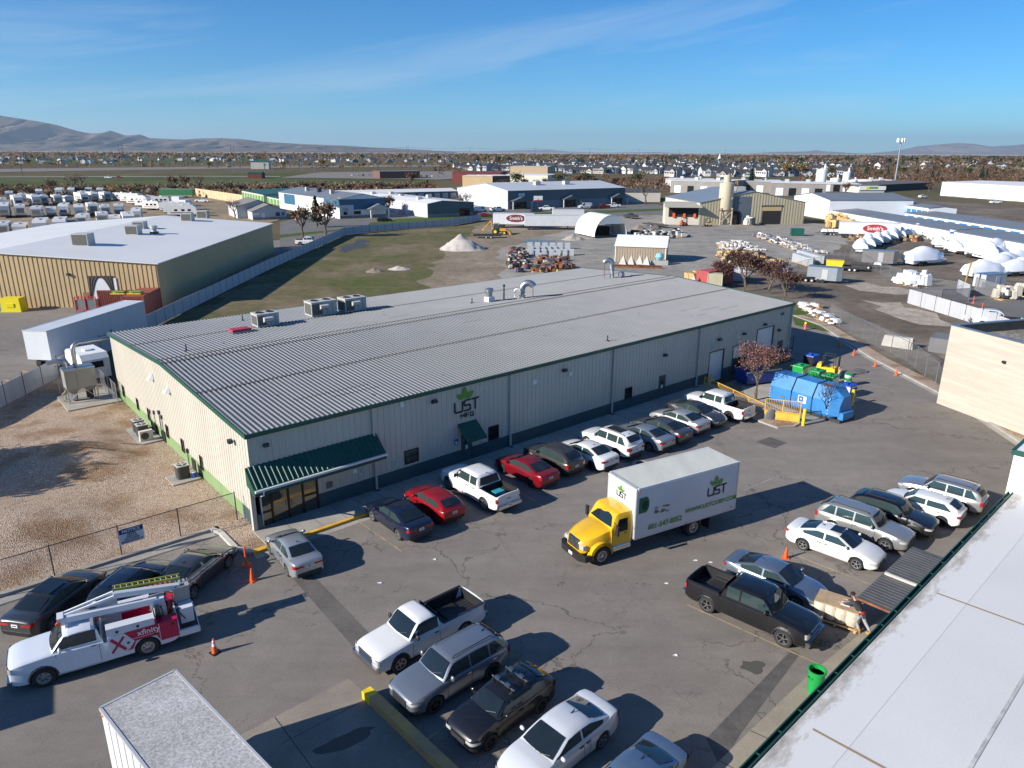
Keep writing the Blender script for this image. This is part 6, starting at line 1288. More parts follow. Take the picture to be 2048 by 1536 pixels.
def skinned(name, J, E_, par, m, lvl=1, root=0):
    me = bpy.data.meshes.new(name); me.from_pydata([j[0] for j in J], E_, []); me.materials.append(m); o = bpy.data.objects.new(name, me); COL.objects.link(o); o.parent = par
    sk = o.modifiers.new('skin', 'SKIN'); sk.use_smooth_shade = True
    bm_ = me.skin_vertices or None
    if not me.skin_vertices: 
        import bmesh; b_ = bmesh.new(); b_.from_mesh(me); b_.verts.layers.skin.verify(); b_.to_mesh(me); b_.free()
    for v, j in zip(me.skin_vertices[0].data, J): v.radius = (j[1], j[1]) if not isinstance(j[1], tuple) else j[1]; v.use_root = False
    me.skin_vertices[0].data[root].use_root = True; sb = o.modifiers.new('sub', 'SUBSURF'); sb.levels = lvl; sb.render_levels = lvl; return o
skinm = mat('skin', (.42, .24, .17), .5); hood_ = mat('charcoal_sweatshirt', (.035, .04, .045), .9); jeans = mat('pale_grey_jeans', (.3, .33, .37), .85); boots = mat('tan_boots', (.38, .22, .06), .7); hair = mat('dark_hair', (.012, .01, .01), .8)
man = thing('person', 'man in charcoal sweatshirt and pale trousers leaning over the bale, pushing', 'person', (mp_.x, mp_.y, .02), R(128))
# faces +X: hips back, trunk bent forward, arms on the bale
Lh, Rh = (.02, .1), (.02, -.1)
J = [((.0, 0, .93), .1), ((.1, 0, 1.08), .11), ((.26, 0, 1.3), .12), ((.36, 0, 1.44), .06), ((.43, 0, 1.52), .06), ((.49, 0, 1.6), (.095, .085)), ((.53, 0, 1.68), .07), ((.33, .2, 1.37), .055), ((.55, .24, 1.2), .045), ((.78, .2, 1.12), .033), ((.86, .2, 1.1), .028), ((.33, -.2, 1.37), .055), ((.55, -.24, 1.2), .045), ((.78, -.2, 1.12), .033), ((.86, -.2, 1.1), .028), ((.0, .1, .88), .085), ((.12, .12, .5), .06), ((-.1, .12, .1), .04), ((.03, .12, .05), .035), ((-.02, -.1, .88), .085), ((-.18, -.12, .5), .06), ((-.5, -.12, .12), .04), ((-.4, -.12, .05), .035)]
E_ = [(0, 1), (1, 2), (2, 3), (3, 4), (4, 5), (5, 6), (2, 7), (7, 8), (8, 9), (9, 10), (2, 11), (11, 12), (12, 13), (13, 14), (0, 15), (15, 16), (16, 17), (17, 18), (0, 19), (19, 20), (20, 21), (21, 22)]
for s in (1, -1):
    wi = 10 if s > 0 else 14
    for k, (dy, L_) in enumerate(((-.03, .07), (-.01, .08), (.01, .078), (.03, .062), (.045 * -1, .045))):
        J += [((.9, s * .2 + dy, 1.1), .009), ((.9 + L_, s * .2 + dy * 1.3, 1.08 - .01 * k), .008)]; n_ = len(J); E_ += [(wi, n_ - 2), (n_ - 2, n_ - 1)]
body = skinned('body', J, E_, man, skinm)
Jt = [((0, 0, .95), .15), ((.12, 0, 1.1), .16), ((.26, 0, 1.3), .17), ((.34, 0, 1.4), .1), ((.33, .2, 1.37), .085), ((.55, .25, 1.2), .07), ((.76, .2, 1.13), .05), ((.33, -.2, 1.37), .085), ((.55, -.25, 1.2), .07), ((.76, -.2, 1.13), .05)]; skinned('sweatshirt', Jt, [(0, 1), (1, 2), (2, 3), (2, 4), (4, 5), (5, 6), (2, 7), (7, 8), (8, 9)], man, hood_)
m = MB(); m.lathe([(.165, -.04), (.17, .03)], mat('red_hem', (.5, .02, .03), .8), n=14, xf=Matrix.Translation((.0, 0, .93)) @ Matrix.Rotation(R(30), 4, 'Y')); obj('red_hem', m, man)
Jl = [((0, 0, .9), .14), ((.0, .1, .84), .115), ((.12, .12, .5), .085), ((-.09, .12, .14), .07), ((-.02, -.1, .84), .115), ((-.18, -.12, .5), .085), ((-.48, -.12, .16), .07)]; skinned('trousers', Jl, [(0, 1), (1, 2), (2, 3), (0, 4), (4, 5), (5, 6)], man, jeans)
for x, y in ((-.08, .12), (-.5, -.12)): m = MB(); m.box((x + .06, y, .06), (.3, .11, .1), boots, top=(.8, .8)); m.cyl((x - .02, y, .08), (x - .01, y, .2), .06, boots, n=8); obj('boot', m, man)
m = MB(); m.lathe([(.115, -.02), (.11, .06), (.06, .12), (.001, .135)], hair, n=12, xf=Matrix.Translation((.48, 0, 1.64)) @ Matrix.Rotation(R(35), 4, 'Y')); obj('hair', m, man, smooth=60)
m = MB()
for s in (1, -1): m.box((.59, s * .035, 1.635), (.015, .025, .012), hair); m.box((.49, s * .1, 1.6), (.04, .02, .06), skinm)
m.box((.605, 0, 1.6), (.04, .025, .04), skinm); m.box((.595, 0, 1.555), (.01, .05, .01), mat('lips', (.3, .1, .09), .5)); obj('face', m, man)
# ---------------- middle distance: buildings ----------------
def V2(p): return Vector((p[0], p[1], 0))
def at_px(A, ang, px):
    lo, hi = 0, 160; d = Vector((math.cos(ang), math.sin(ang), 0)); x0 = Pj(A)[0] < px
    for _ in range(40):
        m_ = (lo + hi) / 2
        if (Pj(A + d * m_)[0] < px) == x0: lo = m_
        else: hi = m_
    return lo
def shed(label, A, B, W, he, rise=0, wm=beige, rm_=whitem, ridge='L', name='warehouse', cat='building', group=None, parts=(), ribs=0, over=.25, base=None, px=True, slope=0, ridgeoff=.5):
    """A left and B right foot of the wall facing us; W metres deep; ridge along the front ('L') or into the depth ('W')"""
    A = G(*A) if px else V2(A)
    if isinstance(B, str):                     # 'angle,right column,left column'
        an_, rp_, lp_ = map(float, B.split(',')); ang = R(an_); L = at_px(A, ang, rp_); W = at_px(A, ang + math.pi / 2, lp_)
    else: B = G(*B) if px else V2(B); d = B - A; L = d.length; ang = math.atan2(d.y, d.x)
    if isinstance(he, tuple): he = zof(A, he[0])
    t = thing(name, label, cat, (A.x, A.y, 0), ang, group); m = MB()
    ro = ridgeoff
    if ridge == 'W':
        pr = [(0, 0), (L, 0), (L, he), (L * ro, he + rise), (0, he)]; m.prof(pr, 0, W, wm)
        rv = [(-over, -over, he - .02), (L * ro, -over, he + rise + .06), (L + over, -over, he - .02), (-over, W + over, he - .02), (L * ro, W + over, he + rise + .06), (L + over, W + over, he - .02)]
    else:
        pr = [(0, 0), (W, 0), (W, he), (W * ro, he + rise), (0, he)]; m.prof(pr, -L, 0, wm, xf=Matrix.Rotation(math.pi / 2, 4, 'Z'))
        rv = [(-over, -over, he - .02), (-over, W * ro, he + rise + .06), (-over, W + over, he - .02), (L + over, -over, he - .02), (L + over, W * ro, he + rise + .06), (L + over, W + over, he - .02)]
    obj('wall', m, t); m = MB(); up = [(x, y, z + .12) for x, y, z in rv]
    f_ = (lambda *q: q) if ridge == 'W' else (lambda *q: q[::-1])
    m.add(rv + up, [f_(6, 7, 10, 9), f_(7, 8, 11, 10), f_(0, 3, 4, 1), f_(1, 4, 5, 2), f_(0, 1, 7, 6), f_(1, 2, 8, 7), f_(3, 9, 10, 4), f_(4, 10, 11, 5), f_(0, 6, 9, 3), f_(2, 5, 11, 8)], rm_); obj('roof', m, t)
    if ribs:
        m = MB(); x = ribs / 2
        while x < L:
            zt = he + (rise * (1 - abs(x - L * ro) / (L * (ro if x < L * ro else 1 - ro))) if ridge == 'W' else 0); m.bx(x - ribs * .17, x + ribs * .17, -.06, 0, 0, zt, wm); x += ribs
        obj('wall_rib', m, t)
    for p in parts:                       # (part, face, a0, a1, z0, z1, material)
        nm, face, a0, a1, z0, z1, mm = p[:7]; dp = p[7] if len(p) > 7 else .06; m = MB()
        if face == 'F': m.bx(a0, a1, -dp, .02, z0, z1, mm)
        elif face == 'L': m.bx(-dp, .02, a0, a1, z0, z1, mm)
        elif face == 'R': m.bx(L - .02, L + dp, a0, a1, z0, z1, mm)
        obj(nm, m, t)
    return t, L, he, ang
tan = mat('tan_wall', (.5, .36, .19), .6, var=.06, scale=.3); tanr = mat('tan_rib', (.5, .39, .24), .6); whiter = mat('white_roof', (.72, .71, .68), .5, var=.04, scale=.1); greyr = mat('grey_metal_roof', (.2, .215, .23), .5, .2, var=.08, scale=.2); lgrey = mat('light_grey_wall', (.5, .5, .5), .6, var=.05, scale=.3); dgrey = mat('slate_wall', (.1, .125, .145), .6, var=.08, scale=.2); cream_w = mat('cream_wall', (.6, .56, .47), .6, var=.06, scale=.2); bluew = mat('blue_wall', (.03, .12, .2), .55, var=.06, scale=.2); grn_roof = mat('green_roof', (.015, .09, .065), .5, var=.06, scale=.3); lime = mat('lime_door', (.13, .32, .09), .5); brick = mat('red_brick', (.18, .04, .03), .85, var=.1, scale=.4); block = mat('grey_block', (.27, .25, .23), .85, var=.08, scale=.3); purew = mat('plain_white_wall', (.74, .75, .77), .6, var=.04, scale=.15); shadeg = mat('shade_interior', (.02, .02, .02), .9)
C_ = G(325, 614); a_ = R(2.6); dA = Vector((math.cos(a_), math.sin(a_), 0)); Ag = C_ - dA * 44; ap = onplane(92, 506, C_, a_)[1]
ec = zof(C_, 528)
s_ = lambda px, py: 44 + onplane(px, py, C_, a_)[0]; z_ = lambda px, py: onplane(px, py, C_, a_)[1]
t, L, he, ang = shed('tan ribbed metal warehouse with white roof on the left', Ag, C_, 58, ec, max(.8, ap - ec), tan, whiter, 'W', px=False, over=.3, ribs=.62)
for nm, x0, x1, z0, z1, mm, dp in (('roller_door', s_(84, 0), s_(142, 0), 0, z_(88, 556), whitem, .05), ('person_door', s_(63, 0), s_(78, 0), 0, 2.1, mat('brown_door', (.25, .13, .07), .6), .05), ('wall_light', s_(35, 0), s_(41, 0), z_(38, 548) - .2, z_(38, 548) + .1, dark, .3), ('eave_trim', 0, 44.2, he - .15, he + .05, dark, .04)):
    if nm == 'eave_trim': continue
    m = MB(); m.bx(x0, x1, -dp - .07, 0, z0, z1, mm); obj(nm, m, t)
dx0, dx1, dz = s_(80, 0), s_(135, 0), z_(88, 552); m = MB(); crt = mat('dark_curtain', (.06, .05, .045), .9, var=.2, scale=2); dm_ = (dx0 + dx1) / 2
m.bx(dx0 - .1, dx1 + .1, -.16, -.12, dz - .3, dz, dark)
for s in (-1, 1):
    e0 = dx0 if s < 0 else dx1; N_ = 8; rows = []
    for k in range(N_ + 1): f = k / N_; z = lerp(dz - .1, .9, f); inner = lerp(dm_, e0 - s * .15, min(1, f * 1.15) ** .6); rows.append([(lerp(e0, inner, q / 6), -.16 - .05 * (q % 2), z) for q in range(7)])
    m.grid(rows, crt); m.grid(rows, crt, flip=True); m.tube([(e0 - s * .1, -.2, .9), (e0, -.22, .1)], .12, crt, n=6)
obj('door_curtain', m, t)
def on_roof(px, py, lb, sx, sy, h, rz=None, group='evaporative coolers on the white roof', z=None):
    zz = he + .1 if z is None else z; p = G(px, py, zz); t_ = thing('rooftop_cooler', lb, 'air conditioner', (p.x, p.y, zz - .15), a_ if rz is None else rz, group); m = MB(); m.bx(-sx / 2, sx / 2, -sy / 2, sy / 2, .3, h, hvm); m.bx(-sx / 2 + .1, sx / 2 - .1, -sy / 2 + .1, sy / 2 - .1, 0, .3, steel); obj('cabinet', m, t_); m = MB(); m.bx(-sx / 2 + .15, sx / 2 - .15, -sy / 2 - .03, -sy / 2, .4, h - .12, grm); m.bx(-sx / 2 - .03, -sx / 2, -sy / 2 + .15, sy / 2 - .15, .4, h - .12, grm); obj('louvre', m, t_)
for px, py, lb, s in ((168, 492, 'largest grille sided cooler on the white roof, nearest the gable', 2.4), (268, 470, 'front cooler of the middle pair on the white roof', 2.1), (281, 460, 'rear cooler of the middle pair on the white roof', 2.0), (376, 443, 'left cooler of the far pair on the white roof', 2.1), (407, 437, 'right cooler of the far pair on the white roof', 2.1)): on_roof(px, py, lb, s, s * .9, s * .85, z=he + 1.0)
p = G(309, 468, he + .9); t_ = thing('exhaust_fan', 'small round exhaust fan right of the middle coolers on the white roof', 'fan', (p.x, p.y, he + .7), 0); m = MB(); m.box((0, 0, .3), (1.1, 1.1, .6), dark); obj('base', m, t_); m = MB(); m.lathe([(.45, .6), (.4, 1.0), (.6, 1.1), (.6, 1.6), (.001, 1.75)], hvm, n=12); obj('housing', m, t_)
def pal(name, lb, cat, px, rz, pieces, group=None, s=1, pxy=True):
    P = G(*px) if pxy else px; t_ = thing(name, lb, cat, (P[0], P[1], 0), rz, group, s)
    for nm, fn in pieces: m = MB(); fn(m); obj(nm, m, t_)
    return t_
yb_ = mat('bin_yellow', (.75, .62, .01), .4)
pal('spill_pallet', 'bright yellow plastic tub stack beside the curtained door', 'tub', (30, 622), a_, (('tub', lambda m: (m.box((0, 0, 1.0), (2.6, 1.6, 1.7), yb_, top=(.92, .9)), m.box((0, -.8, .9), (1.0, .1, .5), yb_))), ('base', lambda m: m.box((0, 0, .08), (2.7, 1.7, .15), yb_))))
pal('spill_pallet', 'blue plastic tub left of the bright yellow one', 'tub', (2, 621), a_, (('tub', lambda m: m.box((0, 0, .55), (2.0, 1.4, .9), blu, top=(.92, .9))), ('base', lambda m: m.box((0, 0, .06), (2.1, 1.5, .1), blu))))
def cont(lb, px, rz, L_, W_, H_, col, nm='shipping_container', group=None, z=0, P=None, doors=True):
    P = G(*px) if P is None else P; t_ = thing(nm, lb, 'container', (P[0], P[1], z), rz, group); m = MB(); m.bx(0, L_, 0, W_, .15, H_, flatp); k = .15
    while k < L_ - .1: m.bx(k, k + .12, -.04, 0, .2, H_ - .08, flatp); k += .28
    k = .15
    while k < W_ - .1: m.bx(-.04, 0, k, k + .1, .2, H_ - .08, flatp); k += .28
    o = obj('body', m, t_, color=col); m = MB()
    for x in (0, L_):
        for y in (0, W_): m.bx(x - .06, x + .06, y - .06, y + .06, 0, H_ + .02, flatp)
    obj('corner_post', m, t_, color=col)
    if doors: m = MB(); [m.cyl((q, -.07, .25), (q, -.07, H_ - .15), .025, steel, n=4) for q in (W_ * .2, W_ * .4, W_ * .6, W_ * .8)]; o = obj('lock_rods', m, t_); o.rotation_euler = (0, 0, R(90)); o.location = (-.02, W_ * 0, 0); o.scale = (1, 1, 1)
    return t_
cont('rust red shipping container by the corner of the tan warehouse', (250, 634), a_ + R(4), 2.6, 6.2, 2.7, (.28, .07, .045), doors=False)
cont('darker red container squeezed behind another beside the tan warehouse', (200, 616), a_, 4.6, 2.4, 2.4, (.2, .05, .035), doors=False)
for k, (x, z, lb) in enumerate(((-46.8 - 4.6, 2.72, 'yellow and green machine part on the red container'), (-46.8 - 2.2, 2.72, 'small yellow frame on the red container edge'))):
    P = G(238 + k * 33, 588, 2.7); pal('machine_frame', lb, 'machine part', (P.x, P.y), a_, (('frame', lambda m: (m.bx(-.9, .9, -.5, .5, 2.75, 2.85, yellow), m.bx(-.8, .8, -.4, .4, 3.0, 3.08, lime))), ('supports', lambda m: [m.bx(x_, x_ + .1, y_, y_ + .1, 2.85, 3.0, dark) for x_ in (-.8, .7) for y_ in (-.4, .3)])), pxy=False)
for k, px in enumerate(((168, 622), (188, 622))):
    pal('rack_cage', ('left' if k == 0 else 'right') + ' red framed cage with dark cloth beside the container', 'cage', px, a_, (('frame', lambda m: [m.bx(x_ - .05, x_ + .05, y_ - .05, y_ + .05, 0, 2.0, mat('frame_red', (.5, .02, .03), .5)) for x_ in (-.7, .7) for y_ in (-.5, .5)] + [m.bx(-.7, .7, -.55, -.45, z_, z_ + .08, MATS['frame_red']) for z_ in (.2, 1.95)]), ('cloth', lambda m: m.bx(-.65, .65, -.45, .45, .3, 1.6, clothm))), group='red framed cages')
# the semi-trailer beyond the fence
def semi(lb, P, rz, L_=14.6, col=None, group=None, text=None, dock=True, H=4.05):
    t_ = thing('semi_trailer', lb, 'trailer', (P[0], P[1], 0), rz, group); c = col or whitem; m = MB(); m.bx(0, L_, -1.28, 1.28, 1.15, H, c); k = .6
    while k < L_: m.bx(k, k + .03, -1.295, 1.295, 1.2, H - .05, c); k += 1.2
    obj('body', m, t_); m = MB()
    for y in (-1.28, 1.28): m.bx(-.02, L_ + .02, y - .04, y + .04, H - .06, H + .03, alu); m.bx(-.02, L_ + .02, y - .03, y + .03, 1.08, 1.2, alu)
    for x in (0, L_): m.bx(x - .04, x + .04, -1.3, 1.3, H - .05, H + .02, alu)
    obj('edge_rail', m, t_)
    for x in (1.3, 2.6): m = MB(); m.cyl((x, -1.2, .5), (x, -.7, .5), .5, rubber, n=14); m.cyl((x, .7, .5), (x, 1.2, .5), .5, rubber, n=14); obj('wheels', m, t_)
    m = MB(); m.bx(L_ - 3, L_ - 2.85, -.8, -.7, .1, 1.15, dark); m.bx(L_ - 3, L_ - 2.85, .7, .8, .1, 1.15, dark); m.bx(.6, 3.4, -.9, .9, .8, 1.1, dark); obj('landing_gear', m, t_)
    return t_
a0 = G(46, 722, 1.15); a1 = G(103, 722, 1.15); dvec = G(245, 606, 4) - G(38, 668, 4); rzs = math.atan2(dvec.y, dvec.x); mid = (a0 + a1) / 2
semi('white semi trailer with grey blue side parked in the left yard', (mid.x, mid.y + .4), rzs, dvec.length, mat('trailer_blue_white', (.6, .62, .65), .4, var=.04, scale=.4))
pt_ = []
for p, q in (((45, 742), (86, 752)), ((10, 760), (47, 772)), ((-40, 778), (8, 792))): line('bay_line', p, q, .12, yellowo, z=.02)
# office and workshops along the street
t, L, he2, ang = shed('white and blue metal workshop with grey roof behind the street trees', (680, 438), '36,772,560', 0, (400,), 1.6, purew, greyr, 'W')
Wb = at_px(G(680, 438), R(126), 560)
for nm, f, a0, a1, z0, z1, mm in (('blue_cladding', 'F', 0, L, he2 * .45, he2 + .1, bluew), ('grey_cladding', 'F', 0, L * .3, 0, he2 * .72, lgrey), ('stone_base', 'F', 0, L, 0, .9, block), ('window', 'F', L * .08, L * .16, 1.2, 2.2, glass), ('window', 'F', L * .3, L * .45, 1.2, 2.3, glass), ('blue_panel', 'L', 0, Wb * .22, he2 * .6, he2, bluew), ('blue_panel', 'L', Wb * .7, Wb * .9, he2 * .35, he2 - .3, bluew), ('roller_door', 'L', Wb * .3, Wb * .38, 0, he2 * .55, whitem), ('roller_door', 'L', Wb * .48, Wb * .56, 0, he2 * .55, whitem), ('person_door', 'L', Wb * .63, Wb * .66, 0, 2.2, bluew)):
    m = MB(); (m.bx(a0, a1, -.08 - (.03 if nm != 'blue_cladding' else 0), 0, z0, z1, mm) if f == 'F' else m.bx(-.08, 0, a0, a1, z0, z1, mm)); obj(nm, m, t)
m = MB(); m.prof([(L * .55, 2.9), (L * .78, 4.3), (L * 1.0, 2.9)], -3.4, -.1, lgrey); m.bx(L * .57, L * .6, -3.3, -3.0, 0, 2.9, white); m.bx(L * .95, L * .98, -3.3, -3.0, 0, 2.9, white); m.add([(L * .53, -3.6, 2.85), (L * .78, -3.6, 4.5), (L * .78, 0, 4.5), (L * .53, 0, 2.85)], [(0, 1, 2, 3)], greyr); m.add([(L * 1.02, -3.6, 2.85), (L * .78, -3.6, 4.5), (L * .78, 0, 4.5), (L * 1.02, 0, 2.85)], [(3, 2, 1, 0)], greyr); obj('porch', m, t)
obj('house_number', (lambda m: (join_into(m, text_mesh('154', 1.1, inkd, .02), inkd, Matrix.Translation((L * .12, -.13, he2 * .5)) @ rx), m)[1])(MB()), t)
for k, x in enumerate((.3, .5, .7)): m = MB(); m.box((L * .3, Wb * x, he2 + 1.6), (1.3, 1.3, 1.6), hvm if k != 1 else dark); obj('roof_unit', m, t)
t, L, h3, ang = shed('small grey office building with twin gables and stone base', (506, 441), '30,574,496', 8, (424,), 2.0, lgrey, mat('shingle_grey', (.2, .19, .18), .85), 'W', parts=[('stone_base', 'F', 0, 24, 0, 1.0, block)] if 0 else ())
m = MB(); m.prof([(-3, 0), (L * .75, 0), (L * .75, h3 + 1.2), (L * .36, h3 + 3.0), (-3, h3 + 1.2)], 8.1, 24, lgrey); obj('rear_wing', m, t); m = MB(); m.add([(-3.6, 7.6, h3 + 1.1), (L * .36, 7.6, h3 + 3.2), (L * .36, 24.5, h3 + 3.2), (-3.6, 24.5, h3 + 1.1), (L * .75 + .6, 7.6, h3 + 1.1), (L * .75 + .6, 24.5, h3 + 1.1)], [(0, 1, 2, 3), (1, 4, 5, 2)], MATS['shingle_grey']); obj('rear_roof', m, t)
for nm, x0, x1, z0, z1, mm in (('stone_base', 0, L, 0, .9, block), ('person_door', L * .26, L * .36, 0, 2.2, white), ('window', L * .68, L * .8, 1.1, 2.2, glass), ('wall_sign', L * .86, L * .94, 1.2, 2.2, MATS['sign_blue']), ('name_board', L * .05, L * .2, 1.6, 2.3, white)): m = MB(); m.bx(x0, x1, -.1, 0, z0, z1, mm); obj(nm, m, t)
for lb, A, B, W_, he_, nd in (('green roofed storage row with eight lime doors', (485, 396), (528, 406), 26, (381,), 8), ('lower green roofed storage row with five doors joining the taller one', (528, 404), (561, 412), 20, (391,), 5)):
    t, L, h4, ang = shed(lb, A, B, W_, he_, .6, cream_w, grn_roof, 'L', name='storage_units', ridgeoff=.9)
    for k in range(nd): m = MB(); m.bx(L * (k + .15) / nd, L * (k + .85) / nd, -.1, 0, .1, h4 * .8, lime); obj('roller_door', m, t)
t, L, h5, ang = shed('long low grey storage row with pale doors behind the workshops', (640, 404), (915, 396), 14, (389,), 1.0, dgrey, whiter, 'L', name='storage_units')
for k in range(16): m = MB(); m.bx(L * (k + .12) / 16, L * (k + .8) / 16, -.1, 0, .1, h5 * .8, lgrey); obj('roller_door', m, t)
Wc = at_px(G(856, 436), R(124), 705)
t, L, h6, ang = shed('grey workshop with bright white roof and yellow bollards by its doors', (856, 436), '34,948,705', Wc, (408,), .8, dgrey, whiter, 'W', ridgeoff=.3)
m = MB(); m.bx(-.1, 0, 0, Wc, 0, h6, lgrey); obj('grey_cladding', m, t)
for k in range(5): m = MB(); m.bx(-.18, -.1, Wc * (.08 + k * .13), Wc * (.08 + k * .13) + 3.2, 0, h6 * .6, whitem); obj('roller_door', m, t)
m = MB(); m.bx(L * .02, L * .98, -.1, 0, 0, 1.2, block); m.bx(L * .68, L * .9, -.12, 0, .2, 2.6, glass); obj('stone_base', m, t)
for x, y in ((.2, .2), (.35, .5), (.2, .8), (.7, .35), (.55, .75)): m = MB(); m.box((L * x, Wc * y, h6 + .9), (1.6, 1.6, 1.3), hvm); obj('roof_unit', m, t)
Wg = at_px(G(1016, 419), R(122), 928)
t, L, h7, ang = shed('very long slate blue warehouse with pale end wall and entrance gables', (1016, 419), '32,1249,928', Wg, (382,), 2.2, dgrey, mat('pale_roof', (.5, .52, .54), .5, var=.05, scale=.1), 'L')
m = MB(); m.prof([(0, 0), (Wg, 0), (Wg, h7), (Wg / 2, h7 + 2.1), (0, h7)], 0, .12, mat('pale_end_wall', (.52, .53, .55), .6, var=.04, scale=.3), xf=Matrix.Rotation(math.pi / 2, 4, 'Z')); obj('end_cladding', m, t)
for x in (.09, .5, .92): m = MB(); m.prof([(L * x - 4.5, 3.0), (L * x, 4.6), (L * x + 4.5, 3.0)], -2.5, -.05, dgrey); m.bx(L * x - 4.3, L * x - 3.9, -2.4, -2.0, 0, 3, lgrey); m.bx(L * x + 3.9, L * x + 4.3, -2.4, -2.0, 0, 3, lgrey); m.bx(L * x - 3, L * x + 3, -.1, 0, 0, 2.6, glass); obj('entrance_gable', m, t)
m = MB(); m.bx(0, L, -.08, 0, 0, 2.9, mat('blue_grey_block', (.2, .24, .28), .8)); obj('stone_base', m, t); m = MB(); m.bx(L * .08, L * .13, -.12, 0, h7 * .68, h7 * .86, mat('pale_sign')); obj('company_sign', m, t)
for x in (.35, .6): m = MB(); m.box((L * x, Wg * .3, h7 + 1.8), (2.4, 2.0, 2.0), hvm); obj('roof_unit', m, t)
shed('low cream building with dark roof beside the long slate warehouse', (1249, 404), (1320, 404), 30, (384,), .6, cream_w, mat('dark_flat_roof', (.06, .065, .07), .8), 'L')
shed('small white outbuilding behind the pale end wall', (915, 396), (940, 397), 12, (376,), .4, purew, whiter, 'L')
# cement plant
Wp = (G(1325, 433) - G(1397, 450)).length
t, L, h8, ang = shed('tan and cream ribbed plant building with blue grey roof by the silo', (1397, 450), (1606, 448), Wp, (406,), 3.2, mat('khaki_wall', (.43, .38, .26), .6, var=.06, scale=.4, streak=(1.5, 1.5, .1)), mat('blue_grey_roof', (.22, .26, .3), .45, .2, var=.06, scale=.2), 'W', ribs=.9)
s8 = lambda px: onplane(px, 440, G(1397, 450), ang)[0]
for nm, x0, x1, z0, z1, mm, dp in (('dark_doorway', s8(1523), s8(1560), 0, 5.2, shadeg, .1), ('half_open_shutter', s8(1523), s8(1560), 4.0, 5.3, tan, .16), ('door_frame', s8(1520), s8(1563), 5.2, 5.6, dark, .18), ('recess_shade', s8(1460), s8(1498), 0, h8 + 1.8, dgrey, .12), ('dark_doorway', s8(1461), s8(1478), 0, 4.0, shadeg, .2)): m = MB(); m.bx(x0, x1, -dp, 0, z0, z1, mm); obj(nm, m, t)  # dark panels paint the shade of the recess and doorways
m = MB(); m.bx(-.1, 0, 0, Wp, 0, h8 + .0, cream_w); obj('cream_cladding', m, t); m = MB(); m.box((L * .48, Wp * .3, h8 + 3.4), (3, 2.4, 1.8), hvm); obj('roof_unit', m, t)
t, L, h9, ang = shed('open fronted cream lean-to shed beside the plant building', (1329, 449), (1398, 450), 8, (411,), .8, cream_w, mat('tan_roof', (.4, .37, .3), .6), 'L')
m = MB(); m.bx(1, L - .5, -.12, 0, h9 * .42, h9 * .92, shadeg); obj('open_front_shade', m, t); m = MB(); [m.box((L * x, -.25, h9 * .5), (.7, .4, 1.2), orange) for x in (.25, .55, .85)]; obj('orange_gear', m, t); m = MB(); m.add([(-.4, -2.6, h9 * .93), (L + .4, -2.6, h9 * .93), (L + .4, 0, h9 + .1), (-.4, 0, h9 + .1)], [(0, 1, 2, 3)], MATS['tan_roof']); obj('front_awning', m, t)  # near-black panel paints the shade inside the open front
P = G(1447, 449); hs1 = zof(P, 415); hs2 = zof(P, 366); hs3 = zof(P, 350)
t = thing('silo', 'tall cream cement silo on braced steel legs', 'silo', (P.x, P.y, 0), 0); rs = 2.1; sil = mat('silo_cream', (.55, .47, .34), .6, var=.05, scale=.3)
m = MB(); m.lathe([(.5, hs1 - 4), (rs, hs1), (rs, hs2), (1.2, hs2 + .2)], sil, n=20); obj('tank', m, t, smooth=40); m = MB(); m.lathe([(1.1, hs2), (1.1, hs3), (.001, hs3 + .1)], sil, n=16); obj('top_filter', m, t, smooth=40); m = MB(); m.bx(2.2, 2.9, -.3, .3, 4, hs2 + .6, mat('ladder_cage', (.4, .33, .2), .6)) if 0 else [m.cyl((2.5 + dx, dy, 3), (2.5 + dx, dy, hs2 + 1), .05, yellowo, n=4) for dx in (0, .5) for dy in (-.3, .3)]
for z in np.arange(4, hs2, 1.2): m.bx(2.45, 3.05, -.33, .33, z, z + .06, yellowo)
obj('ladder', m, t)
for x in (-1.7, 1.7):
    for y in (-1.7, 1.7): m = MB(); m.bx(x - .15, x + .15, y - .15, y + .15, 0, hs1, sil); obj('leg', m, t)
m = MB()
for z0 in (.5, 4.5):
    for y in (-1.7, 1.7): m.cyl((-1.7, y, z0), (1.7, y, z0 + 3.5), .07, sil, n=4); m.cyl((1.7, y, z0), (-1.7, y, z0 + 3.5), .07, sil, n=4)
m.bx(-1.9, 1.9, -1.9, 1.9, 4.2, 4.35, rust); obj('cross_brace', m, t)
# quonset and tan shed
t = thing('fabric_shelter', 'white arched fabric shelter open at the front', 'shelter', (G(1200, 479) + G(1242, 473)) / 2, R(22)); m = MB(); rr = (G(1242, 473) - G(1200, 479)).length * .5; rows = [[(rr * math.cos(a), y, .4 + (rr + .6) * math.sin(a)) for a in np.linspace(0, math.pi, 17)] for y in np.linspace(0, 11, 6)]; fab = mat('shelter_white', (.66, .66, .64), .7, var=.05, scale=.4); m.grid(rows, fab); m.grid([[(x * .985, y, z * .985) for x, y, z in r] for r in rows], fab, flip=True)
top_ = [(rr * math.cos(a), .02, .4 + (rr + .6) * math.sin(a)) for a in np.linspace(.62, math.pi - .62, 9)]; m.add(top_, [tuple(range(9))], fab); obj('cover', m, t, smooth=50); m = MB(); [m.tube([(rr * .97 * math.cos(a), y, .3 + (rr + .6) * .97 * math.sin(a)) for a in np.linspace(0, math.pi, 11)], .06, steel, n=4) for y in (.3, 3.5, 7, 10.7)]; obj('hoop', m, t); m = MB(); m.bx(-3, 3, 6, 10, 0, 2.2, shadeg); obj('shelter_shade_block', m, t)  # near-black block paints the shade deep inside the shelter
Ws = 9
